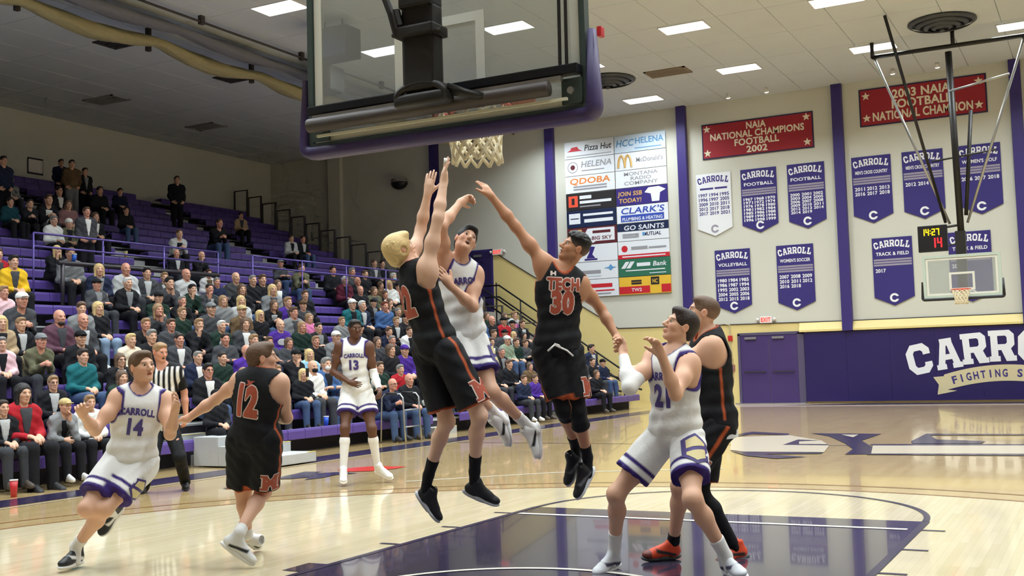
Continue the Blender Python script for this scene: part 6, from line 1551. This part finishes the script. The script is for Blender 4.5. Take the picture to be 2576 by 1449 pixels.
# ------------------------------------------------------------------ players and referee
M_PT = mat('print_team_purple', (60, 46, 112), .6); M_PO = mat('print_orange', (160, 70, 46), .6); M_PW = mat('print_outline_white', (222, 206, 196), .6); M_PG = mat('print_gold', (206, 190, 138), .6); M_LACE = mat('lace_white', (232, 230, 224), .7)
def leg_patch(side, kind, fdir=(1., 0., 0.), t=.75, size=.12):
    """emblem printed on one leg of the shorts; fdir mixes the leg's outer side, front and up"""
    def f(root, J, so, shorts, jo, jersey, fr):
        U, Rc, Fc, Rp, Fp = fr; H, K = J['h'+side], J['k'+side]; d = unit(K-H); out = Rp*(1 if side == 'R' else -1)
        n = out*fdir[0]+Fp*fdir[1]; n = unit(n-d*(n@d)); yd = -d; xd = np.cross(yd, n); org = H+d*np.linalg.norm(K-H)*t+n*.3
        if kind == 'M':
            mk = text_mask('M', size, .0038, .05, size*1.05); mk[:6] |= False
            h_, w_ = mk.shape; bars = np.zeros_like(mk); rowsum = mk.any(1).nonzero()[0]; cs = mk.any(0).nonzero()[0]
            bars[rowsum[-1]-4:rowsum[-1]+1, max(0, cs[0]-4):cs[0]+9] = True; bars[rowsum[-1]-4:rowsum[-1]+1, cs[-1]-8:cs[-1]+4] = True; bars[rowsum[0]:rowsum[0]+5, max(0, cs[0]-4):cs[0]+11] = True; bars[rowsum[0]:rowsum[0]+5, cs[-1]-10:cs[-1]+4] = True
            mk = mk | bars
            paint(shorts, 'emblem_outline', so, dilate(mk, 2), .0038, org, xd, yd, -n, M_PW, .005); paint(shorts, 'emblem', so, mk, .0038, org, xd, yd, -n, M_PO, .0068)
        else:
            N = int(size/.0036*1.5); g = np.zeros((N, int(N*.72)), bool); yy, xx = np.mgrid[0:g.shape[0], 0:g.shape[1]]; a = np.abs(xx/(g.shape[1]-1)*2-1); b = np.abs(yy/(g.shape[0]-1)*2-1)
            hexa = (a <= 1) & (b+a*.45 <= 1.0); inn = (a <= .74) & (b+a*.45 <= .80); st = np.abs((yy/g.shape[0])-(.5+.25*(xx/g.shape[1]-.5))) < .06
            c_in = inn & ~st
            paint(shorts, 'emblem_outline', so, hexa, .0036, org, xd, yd, -n, M_PT, .005); paint(shorts, 'emblem', so, c_in, .0036, org, xd, yd, -n, M_PG, .0068)
    return f
def bow(root, J, so, shorts, jo, jersey, fr):
    U, Rc, Fc, Rp, Fp = fr; p = J['pel']-U*.0+Fc*.155
    MB().tube([p, p-Rc*-.05+U*.02, p+Rc*.10-U*.03], .009, 6).tube([p, p-Rc*.05-U*.02, p-Rc*.10-U*.06], .008, 6).tube([p+Rc*.03+U*.012, p+Rc*.05+U*.03, p+Rc*.02+U*.02, p], .008, 6).build('drawstring', M_LACE, shorts, True)
def both(*fs):
    def f(*a):
        for q in fs: q(*a)
    return f
def tape(root, J, so, shorts, jo, jersey, fr):
    d = unit(J['fR']-J['wR']); p = J['wR']+d*.125; MB().tube([p, p+d*.045], .013, 10).build('finger_tape', M_LACE, root, True)
def small_logo(txt, tpos, lat, size, m, side='f'):
    def f(root, J, so, shorts, jo, jersey, fr):
        U, Rc, Fc, Rp, Fp = fr; Fd = Fc if side == 'f' else -Fc; xd = -Rc if side == 'f' else Rc
        mk = text_mask(txt, size, .004, .06, size*1.5); paint(jersey, 'logo', jo, mk, .004, J['pel']+(J['neck']-J['pel'])*tpos+xd*lat+Fd*.3, xd, U, -Fd, m, .006)
    return f
def waist_band(root, J, so, shorts, jo, jersey, fr):
    U, Rc, Fc, Rp, Fp = fr; c = J['pel']-U*.075; mb = MB()
    ring = [c+Rp*.180*math.cos(a)+Fp*.146*math.sin(a) for a in np.linspace(0, 2*math.pi, 40, endpoint=False)]
    n = 40; V = [p-U*.026 for p in ring]+[p+U*.026 for p in ring]; mb.add(V, [(i, (i+1) % n, n+(i+1) % n, n+i) for i in range(n)]); mb.build('waistband', mat('band_white', (214, 214, 214), .6, bump=(40., .4)), shorts, True)
WHT, BLK = (226, 226, 224), (24, 24, 27)
CW = lambda z=.72: ('CARROLL', z, 0, .048, .255, .05, M_PT, None, .010)
JT = {}
JT['p14'] = dict(pel=A3(-3.333, 1.930, 0.814), hR=A3(-3.405, 1.871, 0.788), hL=A3(-3.266, 1.993, 0.761), sR=A3(-3.348, 1.830, 1.271), sL=A3(-3.121, 2.067, 1.241), neck=A3(-3.243, 1.939, 1.314), head=A3(-3.203, 1.923, 1.501), eR=A3(-3.365, 1.614, 1.037), wR=A3(-3.246, 1.396, 1.171), fR=A3(-3.162, 1.278, 1.291), kR=A3(-3.368, 1.538, 0.472), aR=A3(-3.555, 1.951, 0.389), heelR=A3(-3.569, 2.011, 0.387), toeR=A3(-3.621, 1.948, 0.268), nR=A3(0.697, -0.661, 0.129), eL=A3(-2.961, 1.962, 0.985), wL=A3(-2.790, 1.846, 1.177), fL=A3(-2.671, 1.783, 1.309), kL=A3(-3.299, 1.645, 0.461), aL=A3(-3.647, 1.676, 0.161), heelL=A3(-3.663, 1.711, 0.036), toeL=A3(-3.601, 1.528, 0.036), nL=A3(-0.425, -0.905, -0.018), face=A3(0.936, -0.216, 0.116), hup=A3(-0.071, -0.059, 1.004), cR=0.35, cL=0.25)
JT['p12'] = dict(pel=A3(-2.427, 2.288, 0.944), hR=A3(-2.323, 2.311, 0.925), hL=A3(-2.533, 2.267, 0.933), sR=A3(-2.200, 2.309, 1.351), sL=A3(-2.531, 2.268, 1.371), neck=A3(-2.335, 2.267, 1.409), head=A3(-2.330, 2.282, 1.537), eR=A3(-2.251, 2.457, 1.077), wR=A3(-2.486, 2.608, 1.075), fR=A3(-2.654, 2.683, 1.103), kR=A3(-2.478, 2.437, 0.515), aR=A3(-2.388, 2.066, 0.266), heelR=A3(-2.486, 2.021, 0.177), toeR=A3(-2.343, 2.131, 0.040), nR=A3(-0.798, 0.456, 0.368), eL=A3(-2.815, 2.305, 1.237), wL=A3(-3.027, 2.204, 1.087), fL=A3(-3.205, 2.257, 1.078), kL=A3(-2.655, 2.414, 0.519), aL=A3(-2.648, 2.444, 0.185), heelL=A3(-2.759, 2.524, 0.147), toeL=A3(-2.821, 2.760, 0.045), nL=A3(-0.457, 0.383, -0.758), face=A3(0.687, 0.697, 0.113), hup=A3(-0.030, -0.094, 1.000), cR=0.6, cL=0.2)
JT['p13w'] = dict(pel=A3(-5.188, 7.389, 1.146), hR=A3(-5.270, 7.347, 1.123), hL=A3(-5.104, 7.435, 1.118), sR=A3(-5.333, 7.266, 1.733), sL=A3(-5.025, 7.431, 1.713), neck=A3(-5.173, 7.347, 1.789), head=A3(-5.141, 7.317, 1.949), eR=A3(-5.413, 7.204, 1.403), wR=A3(-5.142, 7.187, 1.267), fR=A3(-4.946, 7.167, 1.225), kR=A3(-5.178, 7.117, 0.695), aR=A3(-5.175, 7.065, 0.197), heelR=A3(-5.228, 7.134, 0.111), toeR=A3(-5.033, 6.869, 0.035), nR=A3(-0.386, 0.933, -0.034), eL=A3(-4.964, 7.471, 1.337), wL=A3(-4.778, 7.312, 1.158), fL=A3(-4.673, 7.175, 1.053), kL=A3(-4.907, 7.306, 0.683), aL=A3(-4.925, 7.436, 0.206), heelL=A3(-4.963, 7.478, 0.131), toeL=A3(-4.733, 7.458, 0.053), nL=A3(-0.810, 0.246, 0.058), face=A3(0.818, -0.581, -0.075), hup=A3(0.058, -0.046, 0.997), cR=0.2, cL=0.4)
JT['ref'] = dict(pel=A3(-7.042, 5.918, 0.819), hR=A3(-7.113, 5.882, 0.792), hL=A3(-6.966, 5.961, 0.787), sR=A3(-7.130, 5.821, 1.469), sL=A3(-6.877, 5.953, 1.490), neck=A3(-7.009, 5.880, 1.539), head=A3(-7.007, 5.833, 1.715), eR=A3(-7.276, 5.900, 1.204), wR=A3(-7.237, 5.925, 0.907), fR=A3(-7.142, 5.858, 0.764), kR=A3(-6.948, 5.648, 0.444), aR=A3(-7.199, 5.752, 0.084), heelR=A3(-7.250, 5.787, 0.011), toeR=A3(-7.117, 5.597, -0.002), nR=A3(0.565, 0.641, -0.003), eL=A3(-6.883, 6.104, 1.216), wL=A3(-6.860, 6.110, 0.895), fL=A3(-6.841, 6.035, 0.728), kL=A3(-6.715, 5.850, 0.429), aL=A3(-6.883, 6.109, 0.102), heelL=A3(-6.944, 6.172, 0.044), toeL=A3(-6.777, 6.013, 0.018), nL=A3(-0.846, -0.112, 0.044), face=A3(0.960, -0.215, -0.166), hup=A3(0.058, -0.046, 0.997), cR=0.5, cL=0.5)
JT['p22'] = dict(pel=A3(-1.152, 2.858, 1.596), hR=A3(-1.031, 2.824, 1.545), hL=A3(-1.257, 2.907, 1.564), sR=A3(-1.114, 2.698, 2.170), sL=A3(-1.365, 2.845, 2.209), neck=A3(-1.280, 2.769, 2.168), head=A3(-1.360, 2.714, 2.326), eR=A3(-1.012, 2.705, 2.529), wR=A3(-1.002, 2.787, 2.814), fR=A3(-0.957, 2.759, 3.053), kR=A3(-0.827, 2.916, 1.064), aR=A3(-0.981, 3.088, 0.637), heelR=A3(-1.092, 3.098, 0.484), toeR=A3(-0.863, 3.240, 0.367), nR=A3(0.726, 0.663, 0.089), eL=A3(-1.366, 3.016, 2.499), wL=A3(-1.271, 2.988, 2.779), fL=A3(-1.209, 2.975, 3.015), kL=A3(-1.132, 2.952, 1.021), aL=A3(-1.363, 3.041, 0.604), heelL=A3(-1.473, 3.027, 0.470), toeL=A3(-1.330, 3.121, 0.239), nL=A3(-0.380, 0.928, 0.065), face=A3(0.501, 0.744, 0.427), hup=A3(-0.207, -0.297, 0.951), cR=0.08, cL=0.12)
JT['pw'] = dict(pel=A3(-1.195, 3.340, 1.680), hR=A3(-1.232, 3.254, 1.649), hL=A3(-1.146, 3.403, 1.635), sR=A3(-1.278, 3.204, 2.276), sL=A3(-1.110, 3.382, 2.163), neck=A3(-1.193, 3.297, 2.245), head=A3(-1.120, 3.288, 2.416), eR=A3(-1.164, 3.006, 2.512), wR=A3(-1.106, 3.205, 2.714), fR=A3(-1.073, 3.378, 2.794), kR=A3(-1.047, 3.180, 1.221), aR=A3(-1.121, 3.625, 1.078), heelR=A3(-1.051, 3.722, 1.040), toeR=A3(-1.004, 3.708, 0.798), nR=A3(0.558, -0.448, -0.655), eL=A3(-1.032, 3.219, 1.888), wL=A3(-1.094, 2.986, 2.048), fL=A3(-1.137, 2.869, 2.195), kL=A3(-0.929, 3.289, 1.230), aL=A3(-0.866, 3.684, 0.978), heelL=A3(-0.789, 3.783, 0.953), toeL=A3(-0.752, 3.733, 0.685), nL=A3(-0.793, 0.232, 0.358), face=A3(0.769, -0.527, 0.352), hup=A3(0.247, 0.401, 0.907), cR=0.75, cL=0.3)
JT['p30'] = dict(pel=A3(-0.525, 3.648, 1.564), hR=A3(-0.599, 3.612, 1.529), hL=A3(-0.450, 3.691, 1.524), sR=A3(-0.574, 3.548, 2.225), sL=A3(-0.350, 3.725, 2.058), neck=A3(-0.462, 3.634, 2.176), head=A3(-0.353, 3.657, 2.330), eR=A3(-0.743, 3.419, 2.510), wR=A3(-0.893, 3.293, 2.760), fR=A3(-1.007, 3.319, 2.914), kR=A3(-0.480, 3.647, 1.072), aR=A3(-0.558, 3.999, 0.767), heelR=A3(-0.551, 4.068, 0.665), toeR=A3(-0.621, 3.989, 0.463), nR=A3(-0.798, 0.405, -0.436), eL=A3(-0.282, 3.974, 1.855), wL=A3(-0.125, 3.915, 1.619), fL=A3(-0.028, 3.792, 1.507), kL=A3(-0.393, 3.695, 1.054), aL=A3(-0.444, 3.973, 0.675), heelL=A3(-0.422, 4.026, 0.575), toeL=A3(-0.509, 3.906, 0.352), nL=A3(-0.898, 0.199, 0.061), face=A3(-0.585, -0.684, 0.423), hup=A3(0.422, 0.156, 0.885), cR=0.12, cL=0.4)
JT['p21'] = dict(pel=A3(0.703, 2.872, 0.957), hR=A3(0.599, 2.888, 0.910), hL=A3(0.794, 2.857, 0.898), sR=A3(0.581, 2.871, 1.452), sL=A3(0.845, 2.788, 1.408), neck=A3(0.731, 2.846, 1.485), head=A3(0.776, 2.856, 1.659), eR=A3(0.487, 2.629, 1.260), wR=A3(0.388, 2.781, 1.479), fR=A3(0.324, 2.904, 1.610), kR=A3(0.323, 2.725, 0.547), aR=A3(0.205, 2.941, 0.152), heelR=A3(0.193, 3.001, 0.027), toeR=A3(0.133, 2.779, -0.019), nR=A3(-0.207, -0.895, -0.130), eL=A3(0.842, 2.529, 1.214), wL=A3(0.800, 2.409, 1.469), fL=A3(0.751, 2.332, 1.636), kL=A3(0.912, 2.568, 0.552), aL=A3(1.042, 2.794, 0.166), heelL=A3(1.038, 2.845, 0.061), toeL=A3(1.167, 2.710, 0.053), nL=A3(-0.266, -0.797, -0.323), face=A3(-0.643, -0.599, 0.390), hup=A3(0.320, 0.097, 0.939), cR=0.75, cL=0.35)
JT['p33'] = dict(pel=A3(0.804, 3.434, 0.984), hR=A3(0.731, 3.490, 0.941), hL=A3(0.841, 3.366, 0.944), sR=A3(0.697, 3.492, 1.552), sL=A3(0.848, 3.280, 1.524), neck=A3(0.803, 3.385, 1.604), head=A3(0.769, 3.356, 1.763), eR=A3(0.458, 3.528, 1.333), wR=A3(0.342, 3.272, 1.398), fR=A3(0.311, 3.083, 1.387), kR=A3(0.648, 3.467, 0.479), aR=A3(0.838, 3.631, 0.081), heelR=A3(0.926, 3.740, 0.011), toeR=A3(0.725, 3.468, -0.055), nR=A3(0.359, -0.086, -0.827), eL=A3(0.568, 3.228, 1.365), wL=A3(0.387, 3.003, 1.373), fL=A3(0.318, 2.825, 1.356), kL=A3(0.592, 3.231, 0.554), aL=A3(0.464, 3.406, 0.137), heelL=A3(0.496, 3.489, 0.024), toeL=A3(0.256, 3.259, 0.026), nL=A3(-0.098, 0.786, -0.559), face=A3(-0.896, -0.324, 0.237), hup=A3(0.146, 0.001, 0.994), cR=0.6, cL=0.6)
person(JT['p14'], 'running player in white with purple number 14, arms raised, at the left', 'fair', ('short', 'brown'), 'white', mouth=.35, front=[CW(), ('14', .50, 0, .112, .115, .05, M_PT, None, 0)],
       shoe=(BLK, (232, 230, 226), (226, 226, 224)), sock=('white', .22), extra=leg_patch('L', 'S', (.8, .5, 0), .5, .13))
person(JT['p12'], 'player in black with orange number 12 on his back, arm stretched left', 'fair', ('short', 'brown'), 'black', back=[('12', .62, 0, .205, .175, .06, M_PO, M_PW, 0)],
       shoe=(WHT, (232, 230, 226), BLK), sock=('white', .13), hl=.86, extra=both(leg_patch('R', 'M', (.75, -.65, 0), .66, .11), small_logo('x', .90, 0, .05, M_PO, 'b')))
person(JT['p13w'], 'tall dark-skinned player in white number 13 standing by the sideline', 'dark', ('crop', 'black'), 'white', front=[CW(), ('13', .54, 0, .11, .12, .05, M_PT, None, 0)],
       shoe=(WHT, (236, 234, 230)), sock=('white', .78), sleeve={'L': (.25, .92)}, hl=.60)
person(JT['ref'], 'referee in a black and white striped shirt and black trousers by the sideline', 'ruddy', ('crop', 'sandy', 1), 'ref', mouth=1., shoe=((18, 18, 20), (20, 20, 22)))
person(JT['p22'], 'blond player in black number 22 leaping with both arms up, seen from behind', 'pale', ('mop', 'blond'), 'black', back=[('22', .62, -.01, .21, .21, .06, M_PO, M_PW, 0)],
       shoe=(BLK, (176, 178, 180)), sock=('black', .30), hl=.84, extra=both(leg_patch('R', 'M', (.9, .3, 0), .68, .13), tape))
person(JT['pw'], 'dark-haired player in white leaping and grimacing behind the blond player', 'fair', ('short', 'black'), 'white', mouth=1., front=[CW(.74)],
       shoe=(WHT, (222, 222, 222), BLK), sock=('white', .2), hl=.66, extra=leg_patch('L', 'S', (.75, .6, 0), .42, .17))
person(JT['p30'], 'player in black Tech jersey number 30 leaping with one arm raised', 'tan', ('curly', 'black', 1), 'black', mouth=.4, beard=.35, front=[('TECH', .80, 0, .085, .25, .05, M_PO, M_PW, 0), ('30', .57, .0, .155, .18, .06, M_PO, M_PW, 0)],
       shoe=(BLK, (206, 206, 208), (90, 92, 96)), sock=('black', .26), legging={'L': .34, 'R': .22}, hl=.80, extra=both(leg_patch('L', 'M', (.9, .4, 0), .62, .12), bow, small_logo('H', .93, -.08, .03, M_PW)))
person(JT['p21'], 'player in white number 21 crouching in front, hands up, white sleeve on one arm', 'fair', ('short', 'dark'), 'white', front=[CW(.70), ('21', .47, 0, .135, .125, .05, M_PT, None, 0)],
       shoe=((206, 208, 212), (232, 232, 232), (60, 56, 84)), sock=('white', .30), sleeve={'R': (.62, .97)}, hl=.66, extra=leg_patch('L', 'S', (.7, .7, 0), .34, .17))
person(JT['p33'], 'player in black with white waistband standing right behind number 21', 'fair', ('crop', 'brown', 1), 'black', back=[('13', .62, 0, .19, .17, .06, M_PO, M_PW, 0)],
       shoe=((214, 74, 40), (52, 60, 60), (40, 40, 40), 1), sock=('black', .14), legging={'R': .97}, hl=.80, extra=both(leg_patch('L', 'M', (.9, .2, 0), .6, .11), waist_band))


# final tags
for o_ in bpy.data.objects:
    if o_.type == 'MESH' and o_.parent is not None and o_.name.split('.')[0] in ('lettering', 'lettering_outline', 'number', 'number_outline', 'logo'): o_['kind'] = 'stuff'
